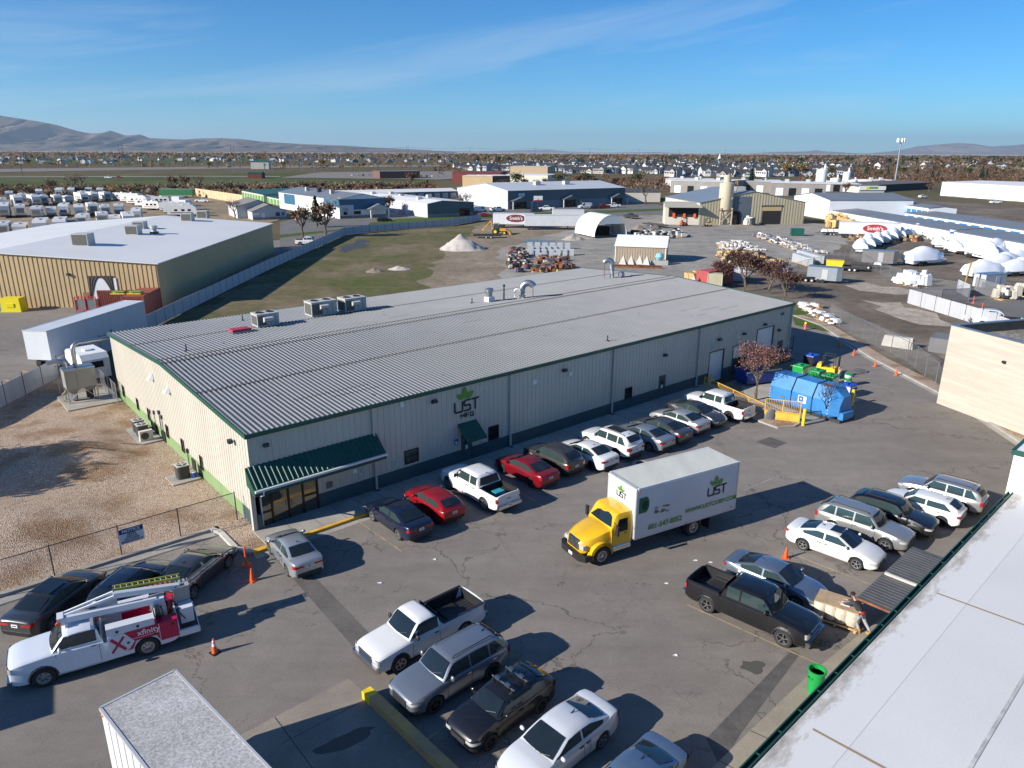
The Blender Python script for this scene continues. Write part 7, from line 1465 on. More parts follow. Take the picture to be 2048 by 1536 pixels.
t, L, hs, ang = shed('tan ribbed shed with bright white metal roof in the middle yard', (1230, 523), (1330, 527), 8.5, (492,), 1.6, mat('shed_tan', (.36, .29, .21), .6, var=.05, scale=.3), whiter, 'L', name='shed', ribs=.5, ridgeoff=.55)
m = MB(); [m.bx(x - .08, x + .08, -.1, .06, 0, hs, white) for x in (0, L)]; obj('corner_trim', m, t); m = MB(); m.bx(-.08, 0, 0, 8.5, 0, hs, cream_w); obj('end_cladding', m, t)
# storage rows, right
dW = G(1893, 486) - G(1628, 433); 
t, L, h1, ang = shed('long white storage row with grey roof facing the plant yard', (1628, 433), (1893, 486), 9, (415,), .5, purew, greyr, 'L', name='storage_units', ridgeoff=.9)
dvn = dW.normalized(); s2 = G(1893, 486) + dvn * 2.2
t, L, h1b, ang = shed('near end section of the white storage row behind the wrapped boats', (s2.x, s2.y), ((s2 + dvn * 55).x, (s2 + dvn * 55).y), 9, h1, .5, purew, greyr, 'L', name='storage_units', ridgeoff=.9, px=False)
m = MB(); m.bx(-2.1, -.1, .4, .5, 0, 2.8, MATS['sign_blue']); m.bx(-2.2, 0, .2, .6, 2.8, 3.2, white); obj('gate_door', m, t)
nrm = Vector((-dvn.y, dvn.x, 0)); f0 = G(1628, 433) + nrm * 19 + dvn * 22
t, L, h2_, ang = shed('far white storage row with a line of bright blue doors', (f0.x, f0.y), ((f0 + dvn * 150).x, (f0 + dvn * 150).y), 9, h1, .5, purew, greyr, 'L', name='storage_units', ridgeoff=.9, px=False)
bdoor = mat('door_blue', (.015, .19, .48), .5)
for k in range(26): m = MB(); m.bx(2 + k * 5.2, 5.2 + k * 5.2, -.1, 0, .1, h1 * .8, bdoor); obj('roller_door', m, t)
f1 = f0 + nrm * 6 - dvn * 14; t, L, h3_, ang = shed('short white storage block with five tall blue doors', (f1.x, f1.y), ((f1 + dvn * 16).x, (f1 + dvn * 16).y), 9, h1 + 1.6, .4, purew, greyr, 'L', name='storage_units', px=False)
for k in range(5): m = MB(); m.bx(1 + k * 3.0, 3.4 + k * 3.0, -.1, 0, .1, h1 + .7, bdoor); obj('roller_door', m, t)
shed('white metal building with grey roof left of the storage rows', (1585, 427), (1655, 440), 28, (391,), 1.5, purew, greyr, 'W')
t, L, hh, ang = shed('wide white block building at the far right edge', (1880, 391), (2140, 411), 45, (364,), .5, cream_w if 0 else purew, whiter, 'L')
for k in range(5): m = MB(); m.bx(L * (.1 + k * .17), L * (.1 + k * .17) + 4, -.1, 0, 0, 4.2, lgrey); obj('roller_door', m, t)
shed('long dark walled building with brown roof near the light tower', (1755, 384), (1862, 378), 30, (370,), .8, mat('dark_brown_wall', (.06, .052, .045), .8), mat('brown_roof', (.12, .1, .085), .8), 'L')
t, L, hh, ang = shed('low shop building with white fascia and green yellow sign', (1718, 386), (1768, 386), 22, (374,), .4, cream_w, greyr, 'L'); m = MB(); m.bx(-.4, L + .4, -.5, -.02, hh - 1.6, hh + .5, white); obj('fascia', m, t); m = MB(); m.box((L * .5, -.55, hh - .4), (L * .42, .06, 1.0), lime); m.box((L * .3, -.6, hh - .4), (2, .06, 1.4), mat('sign_yellow', (.7, .7, .05), .5)); obj('shop_sign', m, t)
for A, B, W_, ty, lb, wm in (((1340, 385), (1450, 389), 35, 361, 'flat roofed grey block unit behind the plant roof', block), ((1452, 384), (1560, 386), 30, 362, 'flat roofed grey block unit between plant silo and pine tree', block), ((1542, 391), (1650, 393), 30, 366, 'grey block unit with four white roller doors', block), ((1640, 383), (1720, 384), 30, 368, 'flat grey unit left of the shop with the fascia', block), ((1330, 372), (1420, 374), 25, 358, 'pale block unit farthest back behind the cream building', lgrey), ((1742, 372), (1792, 372), 25, 361, 'grey building beside the white tanks', lgrey)):
    t, L, hh, ang = shed(lb, A, B, W_, (ty,), .3, wm, whiter, 'L', name='industrial_unit')
    for k in range(4): m = MB(); m.bx(L * (.08 + k * .24), L * (.08 + k * .24) + 3.5, -.1, 0, .1, 3.8, white if k % 2 == 0 else glass); obj('roller_door' if k % 2 == 0 else 'window', m, t)
    for k in range(2): m = MB(); m.box((L * (.3 + k * .4), W_ * .4, hh + .9), (2, 2, 1.5), hvm); obj('roof_unit', m, t)
for px, ty, r_, lb in (((1640, 376), 333, 3.2, 'tallest white tank tower left of the smaller tanks'), ((1668, 378), 353, 2.8, 'middle white tank beside the tallest tower'), ((1690, 377), 340, 2.2, 'slim white tank tower with a thin spout'), ((1704, 378), 357, 2.6, 'rightmost low white tank of the group')):
    P = G(*px); h_ = zof(P, ty); t = thing('storage_tank', lb, 'tank', (P.x, P.y, 0), 0, 'white tanks of the batching plant'); m = MB(); m.cyl((0, 0, 0), (0, 0, h_ * .85), r_, white, n=14); m.lathe([(r_, h_ * .85), (.4, h_ * .92)], white, n=14); obj('shell', m, t, smooth=40); m = MB(); m.cyl((r_ * .5, 0, h_ * .8), (r_ * .5, 0, h_ * 1.12), .5, white, n=8); obj('spout', m, t)
# school-like group
for A, B, W_, ty, lb, wm, rm_ in (((905, 366), (1000, 367), 30, 345, 'dark red brick school wing beyond the storage rows', brick, brick), ((925, 373), (985, 374), 25, 352, 'tan school wing with flat roof in front of the red one', tan, whiter), ((985, 374), (1020, 373), 20, 352, 'dark brown school block joined to the tan wing', mat('brown_block', (.14, .11, .09), .8), whiter), ((1012, 369), (1095, 371), 30, 349, 'pale tan school wing behind the leafless trees', cream_w, whiter), ((1020, 352), (1095, 353), 30, 333, 'tall banded tan hall standing above the school', mat('hall_tan', (.45, .33, .2), .7), cream_w), ((560 + 200, 358), (840, 357), 20, 343, 'brown brick community building left of the school', mat('brown_brick', (.16, .08, .06), .8), greyr), ((496, 357), (524, 357), 12, 347, 'small brick park pavilion with green hip roof', brick, grn_roof), ((502, 338), (538, 338), 18, 324, 'white tiered scorekeeper building at the ball fields', cream_w, grn_roof)):
    shed(lb, A, B, W_, (ty,), 1.2 if rm_ is grn_roof else .3, wm, rm_, 'L', name='school_building' if 'school' in lb else 'building')
# timber wall beside the green units, green container
slat_fence('pale timber fence running toward the green storage rows', [G(392, 392)[:2], G(440, 400)[:2], G(486, 408)[:2]], 3.6, 4, mat('pale_timber', (.55, .42, .25), .8, var=.1, scale=.3), group='timber fences')
t = semi('long green trailer at the back of the storage lot', G(322, 396)[:2], R(0), 15, mat('trailer_green', (.02, .15, .05), .5))
# light tower
P = G(1789, 368); hh = zof(P, 283); t = thing('light_tower', 'tall grey light and antenna mast on the right', 'mast', (P.x, P.y, 0), 0); m = MB(); m.cyl((0, 0, 0), (0, 0, hh), .75, steel, r1=.4, n=10); obj('pole', m, t); m = MB(); [m.box((2.4 * math.cos(a), 2.4 * math.sin(a), hh + .8), (.9, .9, 2.6), white, rz=a) for a in np.linspace(0, 5.3, 7)]; m.lathe([(2.4, hh - .2), (2.4, hh), (.4, hh)], dark, n=12); obj('antenna_head', m, t)
# ---------------- middle distance: vehicles, goods, trailers ----------------
def far_car(kind, bb, rz, lb, color, group=None, name=None, cat=None, sc=1):
    T = car(kind, 0); P, _, _ = fit_loc(bb, T.dims, R(rz)); nm = name or ('parked_pickup' if kind in ('crew', 'regcab') else 'parked_van' if kind == 'van' else 'parked_suv' if 'suv' in kind else 'parked_car')
    T.put(nm, lb, cat or {'parked_pickup': 'pickup truck', 'parked_van': 'van', 'parked_suv': 'suv'}.get(nm, 'car'), P, R(rz), group, color, sc, skip=('wiper', 'antenna', 'door_handle', 'licence_plate', 'lower_grille', 'rear_valance'))
GV = 'vehicles in the yards and lots beyond the factory'
for a in (('crew', (593, 472, 641, 490), 5, 'white crew cab pickup by the fence corner behind the tan warehouse', WHT), ('sedan', (748, 432, 790, 444), 20, 'black car in front of the porch of the workshop', BLK), ('sedan', (906, 435, 931, 443), 15, 'dark car on the street just behind the slatted fence', GRY), ('sedan', (958, 424, 981, 434), 10, 'red car on the street beside the leafless tree', RED),
    ('van', (946, 412, 972, 424), 30, 'small white van beside the pale end wall', WHT), ('crew', (975, 412, 1015, 424), 30, 'white pickup parked at the corner of the slate warehouse', WHT), ('sedan', (1060, 415, 1085, 424), 25, 'dark car below the red and white pole sign', GRY), ('crew', (1079, 410, 1107, 421), 180, 'white pickup near the middle of the slate warehouse', WHT), ('van', (1158, 404, 1182, 418), 200, 'white work van in front of the slate warehouse', WHT), ('suv', (1178, 408, 1198, 418), 200, 'dark suv between the white van and a red truck', GRY), ('crew', (1195, 407, 1215, 417), 200, 'red pickup in front of the slate warehouse', RED), ('crew', (1211, 404, 1242, 416), 190, 'white pickup at the far end of the slate warehouse', WHT),
    ('bigsuv', (1162, 424, 1200, 438), 25, 'dark red suv behind the fabric shelter', (.25, .01, .04, .3)), ('crew', (1155, 438, 1200, 453), 200, 'bright blue pickup beside the fabric shelter', (.01, .06, .4, .2)), ('crew', (1149, 431, 1190, 446), 200, 'teal pickup behind the bright blue one', (.02, .12, .2, .3)),
    ('regcab', (1250, 422, 1274, 440), 120, 'old flatbed pickup left of the open lean-to', GRY), ('regcab', (1950, 618, 2040, 662), 160, 'white single cab work pickup in front of the mesh gate', WHT), ('suv', (1935, 614, 1995, 645), 160, 'white suv behind the single cab work pickup', WHT), ('sedan', (2012, 642, 2110, 690), 160, 'grey green sedan cut by the right edge beside the work pickup', GRY),
    ('suv', (1850, 448, 1878, 462), 200, 'dark suv parked before the blue gate door', BLK), ('suv', (1835, 388, 1856, 397), 20, 'small white box car beside the wide white building', WHT), ('sedan', (1545, 377, 1562, 384), 0, 'white car at the first grey block unit', WHT), ('crew', (1540, 379, 1580, 386), 10, 'long white pickup by the grey block units', WHT), ('suv', (1562, 384, 1582, 391), 10, 'white suv left of the grey block unit with four doors', WHT),
    ('crew', (208, 351, 227, 357), 0, 'white pickup on the field track', WHT), ('suv', (230, 350, 246, 357), 0, 'dark red suv on the field track', RED), ('crew', (393, 396, 416, 404), 180, 'white pickup in front of the timber fence', WHT), ('sedan', (1983, 400, 2000, 407), 0, 'white car at the wide white building', WHT)):
    far_car(*a, group=GV)
random.seed(12)
cols = [WHT, GRY, BLK, SIL, RED, NAV, WHT, SIL]
k = 0
for (x0, x1, y) in ((838, 885, 354), (700, 760, 352), (620, 680, 336)):
    x = x0
    while x < x1: k += 1; far_car(random.choice(('sedan', 'suv')), (x, y - 4, x + 9, y), 95, ordinal(k) + ' tiny parked car from the right in the distant park lots', random.choice(cols), GV); x += 11
# trailers, digger
tr0 = G(987, 456); tr1 = G(1042, 460); W_d = mat('trailer_white', (.62, .63, .65), .45, var=.05, scale=.4)
def side_text(t_, tx, sz, x, z, m_, y=-1.31, back=None, sx=1):
    m = MB(); xf = Matrix.Translation((x, y, z)) @ rx; 
    if back: b_ = MB(); b_.prism([(1.15 * sz * sx * math.cos(a) * 1.9, .62 * sz * math.sin(a) * 1.3) for a in np.linspace(0, 6.0, 18)], -.02, 0, back, xf=Matrix.Translation((x, y + .005, z)) @ rx); obj('sign_oval', b_, t_)
    join_into(m, text_mesh(tx, sz, m_, .01, sx, .01), m_, Matrix.Translation((0, -.03, 0)) @ xf); obj('lettering', m, t_)
maroon = mat('sign_maroon', (.16, .03, .035), .5)
t = semi('white semi trailer with maroon oval store sign behind the digger', (tr0.x, tr0.y + 1.3), math.atan2((tr1 - tr0).y, (tr1 - tr0).x) * .2, 11.5, W_d); side_text(t, "Smith's", 1.3, 6.6, 2.75, white, back=maroon)
m = MB(); m.add([(9.9, -1.3, 1.2), (11.5, -1.3, 3.2), (11.5, -1.3, 1.2)], [(0, 1, 2)], maroon); obj('stripe', m, t)
a0 = G(1049, 460); semi('long plain white semi trailer in the middle of the back yard', (a0.x, a0.y + 1.3), R(1), (G(1149, 457) - a0).length, W_d)
a0 = G(1105, 447); semi('second row white trailer mostly hidden by the long plain one', (a0.x, a0.y + 1.3), R(1), 9.5, W_d)
a0 = G(1680, 476); t = semi('white trailer with maroon oval sign among the timber stacks', (a0.x, a0.y + 1.3), R(-18), 14, W_d); side_text(t, "Smith's", 1.3, 8.2, 2.6, white, back=mat('sign_red', (.35, .03, .03), .5))
P = G(1000, 469); jy = mat('digger_yellow', (.55, .28, .02), .6, var=.15, scale=2)
t = thing('backhoe_loader', 'yellow backhoe loader in front of the store trailer', 'digger', P, R(-8)); m = MB(); m.box((.6, 0, 1.3), (2.2, 1.1, .7), jy, top=(.95, .9)); m.box((-.3, 0, 1.0), (3.4, .8, .5), dark); obj('body', m, t); m = MB(); m.box((-.9, 0, 2.05), (1.3, 1.4, 1.5), glassg, top=(.85, .9)); m.box((-.9, 0, 2.85), (1.4, 1.5, .1), jy); obj('cab', m, t)
m = MB(); [beam(m, (1.0, y, 1.5), (2.6, y, .7), .14, .2, jy) for y in (-.6, .6)]; m.prof([(2.5, .1), (3.2, .1), (2.7, .9), (2.5, .9)], -1.1, 1.1, jy); obj('loader_bucket', m, t); m = MB(); beam(m, (-2.0, 0, 1.0), (-2.4, 0, 3.5), .25, .3, jy); beam(m, (-2.4, 0, 3.5), (-4.3, 0, 1.5), .2, .25, jy); m.box((-4.4, 0, 1.2), (.5, .6, .6), jy); obj('digging_arm', m, t)
for x, r_ in ((1.3, .5), (-1.1, .8)):
    for y in (-.95, .95): m = MB(); m.cyl((x, y - .2, r_), (x, y + .2, r_), r_, rubber, n=14); m.cyl((x, y - .22, r_), (x, y + .22, r_), r_ * .5, yellow, n=10); obj('wheel', m, t)
def flat(lb, px, rz, L_=6, col=dark, load=None, s=1):
    t_ = thing('flatbed_trailer', lb, 'trailer', G(*px), R(rz), 'flat trailers', s); m = MB(); m.bx(0, L_, -1, 1, .6, .75, woodd); m.bx(-1.2, 0, -.05, .05, .55, .65, col); obj('deck', m, t_)
    m = MB(); [m.bx(0, L_, y - .04, y + .04, .55, .95, col) for y in (-1, 1)]; obj('side_rail', m, t_)
    for x in (L_ * .45, L_ * .62): m = MB(); m.cyl((x, -1.25, .35), (x, -1.02, .35), .35, rubber, n=12); m.cyl((x, 1.02, .35), (x, 1.25, .35), .35, rubber, n=12); m.cyl((x, -1.26, .35), (x, -1.2, .35), .17, white, n=8); obj('wheels', m, t_)
    if load: m = MB(); load(m); obj('load', m, t_)
flat('empty black flat trailer left of the yellow digger', (947, 476), 2, 7); flat('flat trailer with timber deck left of the plant lean-to', (1290, 451), -60, 9); flat('trailer loaded with white bags beside the timber stacks', (1640, 470), -5, 5, load=lambda m: [m.box((x, 0, 1.2), (1.4, 1.7, .8), white, top=(.6, .6)) for x in (1, 2.5, 4)])
flat('low black trailer with small coloured lamps right of the plum trees', (1578, 561), -15, 5.5, black); flat('dark tandem trailer beyond the yellow skip', (1672, 540), -25, 5, dark); flat('black trailer with white sacks at its end', (1700, 535), -25, 5, dark, load=lambda m: m.box((4.6, .3, 1.0), (1.4, 1.2, .5), white, top=(.7, .6)))
flat('flat trailer beside the wrapped boats with plank deck', (1835, 512), 10, 7, dark)
def boxtr(lb, px, rz, L_, W_, H_, col, P=None, vn=True, z=.5):
    P = G(*px); t_ = thing('cargo_trailer', lb, 'trailer', (P.x, P.y, 0), R(rz), 'enclosed cargo trailers'); m = MB(); pts = [(0, -W_ / 2), (L_, -W_ / 2), (L_ + (.8 if vn else 0), -W_ * .2), (L_ + (.8 if vn else 0), W_ * .2), (L_, W_ / 2), (0, W_ / 2)]; m.prism(pts, z, H_, flatp); obj('body', m, t_, color=col)
    m = MB(); m.prism([(x * 1.005, y * 1.02) for x, y in pts], H_, H_ + .06, steel); obj('roof', m, t_); m = MB(); m.bx(L_ * .5, L_ * .5 + .9, -W_ / 2 - .03, -W_ / 2, z + .2, H_ - .3, alu); m.bx(L_ + .8, L_ + 1.8, -.06, .06, .45, .55, dark); obj('door', m, t_)
    for x in (L_ * .4, L_ * .55): m = MB(); m.cyl((x, -W_ / 2 - .1, .33), (x, W_ / 2 + .1, .33), .33, rubber, n=12); obj('wheels', m, t_)
boxtr('silver grey cargo trailer with pointed nose in the dirt yard', (1614, 562), -30, 4.6, 2.1, 2.6, (.25, .28, .31)); boxtr('bronze grey cargo trailer with pointed nose beside the wrapped boats', (1722, 528), -22, 5.4, 2.3, 2.8, (.2, .19, .18)); boxtr('pale box trailer with bright graphics behind the mesh gate', (1955, 580), 20, 4.5, 2.1, 2.5, (.45, .46, .48), vn=False)
t = thing('skip', 'bright yellow dumpster behind the silver cargo trailer', 'dumpster', G(1668, 540), R(-20)); m = MB(); m.prof([(-1.4, .5), (1.1, .5), (1.5, 1.8), (-1.5, 1.8)], -1, 1, yellow); obj('tub', m, t); m = MB(); m.bx(-1.5, 1.5, -.8, .8, .1, .5, dark); obj('skid', m, t)
cont('faded red open topped container behind the plum trees', (1415, 575), R(35), 6.0, 2.4, 2.5, (.4, .08, .08), doors=False); cont('small cream container in front of the red one', (1414, 577), R(-15), 2.2, 2.0, 2.3, (.5, .46, .33), doors=False); cont('white container with grey roof beside the red one', (1438, 563), R(-15), 4.2, 2.3, 2.3, (.55, .57, .6), doors=False); cont('dark green dumpster on the yard paving', (1583, 472), R(-10), 3.0, 1.8, 1.9, (.01, .1, .08), doors=False, nm='dumpster')
forklift((1367, 452), R(20), 'orange forklift in front of the open lean-to', mat('forklift_orange', (.5, .1, .03), .5), s_=1.1); forklift((1416, 453), R(190), 'tan forklift beside the silo legs', mat('forklift_tan', (.5, .4, .2), .5), s_=1.1)
# heaps and stacks
def heap(lb, bb, h, m_, n=22, name='gravel_pile', cat='gravel pile', seed=1):
    x0, y0, x1, y1 = bb; a = G(x0, y1 - (y1 - y0) * .25); b = G(x1, y1 - (y1 - y0) * .25); c = (a + b) / 2; rx_ = (b - a).length / 2; ry = rx_ * .8; t_ = thing(name, lb, cat, (c.x, c.y, 0), 0); m = MB(); rows = []
    for i in range(n + 1):
        row = []
        for j in range(n + 1):
            u, v = i / n * 2 - 1, j / n * 2 - 1; d = min(1, math.hypot(u, v)); z = h * max(0, (1 - d)) * (1.05 + .5 * mn.noise(Vector((u * 2.2, v * 2.2, seed)))) + .12 * h * mn.noise(Vector((u * 6, v * 6, seed))) * (d < .95); row.append((u * rx_, v * ry, max(0.01, z) if d < 1 else -.05))
        rows.append(row)
    m.grid(rows, m_, flip=False); obj('heap', m, t_, smooth=70)
palegr = mat('pale_gravel', (.42, .38, .34), .95, col2=(.5, .46, .41), scale=1.2, fine=.15)
heap('big pale gravel pile on the grassy lot edge', (878, 470, 972, 508), 3.1, palegr); heap('low rubble heap left of the fabric shelter', (1122, 466, 1170, 484), 1.3, mat('rubble', (.3, .26, .22), .95, col2=(.42, .38, .33), scale=2), seed=4); heap('dark soil heap in front of the plant', (1290, 452, 1330, 465), 1.6, mat('dark_soil', (.13, .115, .1), .95, var=.2), seed=5); heap('brown soil heap beside a darker one', (1255, 452, 1300, 464), 1.4, mat('brown_soil', (.22, .18, .14), .95, var=.2), seed=6)
heap('dirt mound low in the grassy lot', (730, 532, 770, 548), .7, MATS['brown_soil'], seed=7); heap('pale spoil mound beside the dirt mound', (775, 528, 822, 542), .6, palegr, seed=8)
blk_t = Tm(); m = MB(); m.box((0, 0, .75), (1.2, 1.1, 1.2), mat('block_grey_pale', (.42, .45, .48), .7, var=.08, scale=2)); [m.box((0, 0, .35 + k * .25), (1.22, 1.12, .02), dark) for k in range(4)]; blk_t.part('blocks', m); m = MB(); m.box((0, 0, .08), (1.25, 1.15, .12), wood); blk_t.part('pallet', m)
k = 0
for r_, (a, b, n) in enumerate((((1060, 497), (1135, 498), 6), ((1062, 506), (1120, 505), 6), ((1060, 512), (1142, 511), 7), ((1085, 519), (1108, 519), 2))):
    for i in range(n): P = G(*a).lerp(G(*b), i / (n - 1)); k += 1; blk_t.put('block_stack', f'{ordinal(i + 1)} grey block stack from the left in the {("back", "second", "third", "front short")[r_]} row', 'block pallet', P, R(-5), 'grey block stacks')
pyr = Tm(); m = MB(); m.lathe([(1.0, .2), (.001, 1.9)], concl, n=4); pyr.part('pyramid', m); m = MB(); m.box((0, 0, .1), (1.5, 1.5, .2), woodd); pyr.part('pallet', m)
for px, lb in (((1246, 530), 'first'), ((1262, 530), 'second'), ((1279, 530), 'third'), ((1293, 531), 'fourth')): pyr.put('concrete_pyramid', lb + ' concrete pyramid from the left along the tan shed', 'concrete pyramid', G(*px), .4, 'concrete pyramids')
for px, lb in (((1386, 573), 'left concrete pyramid behind the roof end'), ((1402, 571), 'right concrete pyramid behind the roof end')): pyr.put('concrete_pyramid', lb, 'concrete pyramid', G(*px), .4, 'concrete pyramids')
pal('steel_beam', 'long rust red steel beam lying in front of the tan shed', 'beam', (1221, 535), R(-8), (('beam', lambda m: (m.bx(0, 9.5, -.2, .2, 0, .08, rust), m.bx(0, 9.5, -.04, .04, .08, .5, rust), m.bx(0, 9.5, -.2, .2, .5, .58, rust))),))
pal('water_tank', 'pale blue round tank on concrete block beside the tan shed', 'tank', (1318, 530), 0, (('tank', lambda m: m.lathe([(.001, .9), (.6, 1.1), (.85, 1.6), (.6, 2.2), (.001, 2.4)], mat('tank_cyan', (.2, .48, .6), .4), n=14)), ('block', lambda m: m.box((0, 0, .45), (3.2, 1.1, .9), concl))))
crate = Tm(); m = MB(); [m.bx(-.6, .6, -.5 + k * .2, -.36 + k * .2, 1.0, 1.04, wood) for k in range(6)]; [m.bx(-.6 + a * 1.16, -.56 + a * 1.16, -.5, .54, .05, 1.0, wood) for a in (0, 1)]; m.bx(-.6, .6, -.5, -.47, .1, .95, wood); m.bx(-.55, .55, .5, .53, .1, .95, wood); crate.part('slats', m)
for px, lb, s_ in (((1380, 561), 'brown slatted crate left of the faded red container', 1.3), ((1391, 565), 'pale slatted crate in front of the brown one', 1.5), ((1399, 560), 'tall dark crate beside the faded red container', 1.5)): crate.put('slatted_crate', lb, 'crate', G(*px), .3, 'slatted crates', sc=s_)
# loose yard goods: pallets of bagged stone, lumber, scrap, each a small stack
def goods(name, lbf, cat, quad, n, mats_, sz, group, seed, flat_=.5):
    rnd = random.Random(seed); q = [G(*p) for p in quad]; tms = []
    for v in range(5):
        T = Tm(); m = MB()
        for k in range(rnd.randint(4, 7)): mm = rnd.choice(mats_); s1, s2, s3 = sz * rnd.uniform(.3, .8), sz * rnd.uniform(.3, .8), sz * rnd.uniform(.15, .5) * flat_; m.box((rnd.uniform(-.4, .4) * sz, rnd.uniform(-.4, .4) * sz, .15 + s3 / 2 + rnd.random() * .3 * flat_), (s1, s2, s3), mm, rz=rnd.uniform(-.6, .6), top=(rnd.uniform(.6, 1), rnd.uniform(.6, 1)))
        T.part('load', m); m = MB(); m.box((0, 0, .08), (sz * 1.05, sz * 1.05, .13), wood if v % 2 else woodd); T.part('pallet', m); tms.append(T)
    Q = sorted((q[0].lerp(q[1], u).lerp(q[3].lerp(q[2], u), v) for u, v in ((rnd.random(), rnd.random()) for i in range(n))), key=lambda P: Pj(P)[0])
    for i, P in enumerate(Q):
        tms[i % 5].put(name, f'{lbf}, {ordinal(i + 1)} from left', cat, P, rnd.uniform(-.3, .3) + .3, group)
stone = mat('bagged_stone', (.5, .47, .42), .8, var=.1, scale=2); pink = mat('pink_stone', (.45, .36, .29), .85, var=.15, scale=2)
GG = {'a': 'pale stone pallets in the paved yard', 'b': 'pallets of slabs along the paved yard', 'c': 'lumber and crate piles', 'd': 'scrap piles behind the factory'}
goods('stone_pallet', 'pale stone pallet in the left yard patch', 'pallet', ((1432, 485), (1478, 484), (1540, 504), (1445, 502)), 62, (stone, pink, white, concl), 1.3, GG['a'], 1, .5)
goods('stone_pallet', 'slab pallet in the long diagonal yard row', 'pallet', ((1502, 472), (1540, 470), (1650, 508), (1610, 508)), 80, (stone, pink, concl, steel), 1.3, GG['b'], 2, .7)
goods('lumber_stack', 'yellow lumber stack right of the faded red container', 'lumber', ((1432, 512), (1480, 508), (1565, 530), (1475, 545)), 64, (wood, wood, mat('yellow_lumber', (.6, .4, .15), .8), woodd, dark), 1.6, GG['c'], 3, 1.2)
goods('block_pallet', 'pale block pallet beyond the lumber stacks', 'pallet', ((1530, 538), (1548, 533), (1580, 545), (1560, 552)), 10, (concl, steel, white), 1.4, 'pale block pallets beyond the lumber', 4, 1.6)
goods('timber_stack', 'brown timber stack beside the trailer with the oval sign', 'lumber', ((1655, 445), (1705, 442), (1712, 456), (1660, 460)), 14, (wood, mat('yellow_lumber'),), 2.4, 'brown timber stacks', 5, 2.0)
goods('scrap_timber', 'rusty brown timber pile in front of the wrapped boats', 'scrap pile', ((1695, 478), (1800, 468), (1860, 480), (1740, 490)), 62, (rust, woodd, woodd, dark, wood), 1.9, 'timber and scrap before the boats', 6, 1.0)
goods('scrap_heap', 'dark scrap heap on the earth strip behind the factory', 'scrap pile', ((1022, 500), (1046, 500), (1062, 548), (1018, 548)), 44, (black, dark, rust, MATS['sign_blue'], concl, black), 1.4, GG['d'], 7, 1.0)
goods('scrap_heap', 'brown pile of frames and drums right of the earth strip', 'scrap pile', ((1065, 520), (1130, 519), (1140, 542), (1070, 548)), 44, (rust, woodd, dark, steel, yellow, rust), 1.4, GG['d'] + ' right', 8, 1.0)
goods('paving_pallet', 'pallet of kerb pieces in front of the plant building', 'pallet', ((1262, 470), (1360, 465), (1375, 478), (1270, 478)), 30, (concl, concl, dark), 2.0, 'kerb pieces in front of the plant', 9, 1.0)
goods('steel_rack', 'steel rack beside the plant entrance', 'rack', ((1480, 448), (1500, 448), (1504, 452), (1482, 452)), 6, (steel, concl, dark), 2.0, 'steel racks by the plant entrance', 10, 2.2)
goods('wrapped_stack', 'white wrapped stack on the dirt yard left of the mesh gate', 'stack', ((1790, 560), (1850, 562), (1870, 580), (1800, 568)), 7, (shrink, shrink, white), 2.2, 'white wrapped stacks', 11, 1.6)
goods('rubble_bag', 'torn white sack of rubble along the fence behind the roof end', 'sack', ((1600, 612), (1625, 610), (1680, 655), (1655, 656)), 16, (shrink, concl, white, woodd), 1.3, 'torn white sacks along the fence', 12, .7)
goods('yard_machine', 'small machine or drum beside the gate trailer', 'machine', ((1985, 590), (2047, 585), (2060, 600), (1990, 605)), 12, (dark, concl, cream, steel), 1.3, 'machines beside the gate trailer', 13, 2.2)
tube_t = Tm(); m = MB(); m.cyl((0, 0, 0), (0, 0, 1.2), .45, concl, n=14); m.cyl((0, 0, 1.19), (0, 0, 1.22), .33, dark, n=12); tube_t.part('pipe', m)
for k, px in enumerate(((1447, 499), (1456, 496), (1463, 499), (1471, 496), (1480, 499), (1487, 496))): tube_t.put('concrete_pipe', ordinal(k + 1) + ' upright concrete pipe from the left among the stone pallets', 'pipe', G(*px), 0, 'upright concrete pipes')
for a, b, n, lb in (((1592, 523), (1618, 532), 6, 'front'), ((1600, 516), (1640, 528), 8, 'back')):
    for i in range(n): blk_t.put('block_stack', f'{ordinal(i + 1)} white block stack in the {lb} line by the cargo trailer', 'block pallet', G(*a).lerp(G(*b), i / (n - 1)), R(-30), 'white block lines by the cargo trailer', sc=1.2)
# wrapped boats
def boat_tm(seed, L_=7, h=2.6):
    T = Tm(); m = MB(); rnd = random.Random(seed); rows = []; n = 12; pk = rnd.uniform(.35, .6)
    for i in range(n + 1):
        u = i / n; wv = 1.3 * min(1, (1.05 - u) * 2.6) ** .6 * (.9 + .1 * min(1, u * 5)); top_ = h * (.72 + .28 * math.exp(-((u - pk) / .3) ** 2)) * (1 if u < .9 else .85); row = []
        for j in range(9): f = j / 8; a = (f - .5) * 2; zz = 1.0 + (top_ - 1.0) * (1 - abs(a) ** 2.4) + .05 * rnd.uniform(-1, 1); row.append((u * L_, a * wv * (1.0 if abs(a) < 1 else 1), zz if abs(a) < 1 else .85))
        rows.append(row)
    m.grid(rows, shrink, flip=False); m.add(rows[0], [tuple(range(9))], shrink); m.add(rows[-1], [tuple(range(8, -1, -1))], shrink); T.part('shrink_wrap', m, smooth=60)
    m = MB(); m.prof([(.2, .85), (L_, .9), (L_ - 1, .45), (.3, .35)], -.9, .9, purew); T.part('hull', m); m = MB(); m.bx(-.2, L_ + 1.2, -.06, .06, .28, .38, black); m.bx(.4, 3.5, -1.0, 1.0, .25, .33, black); T.part('trailer_frame', m)
    m = MB(); [m.cyl((x, y - .1, .32), (x, y + .1, .32), .32, rubber, n=12) for x in (1.6, 2.4) for y in (-1.05, 1.05)]; T.part('wheels', m); return T
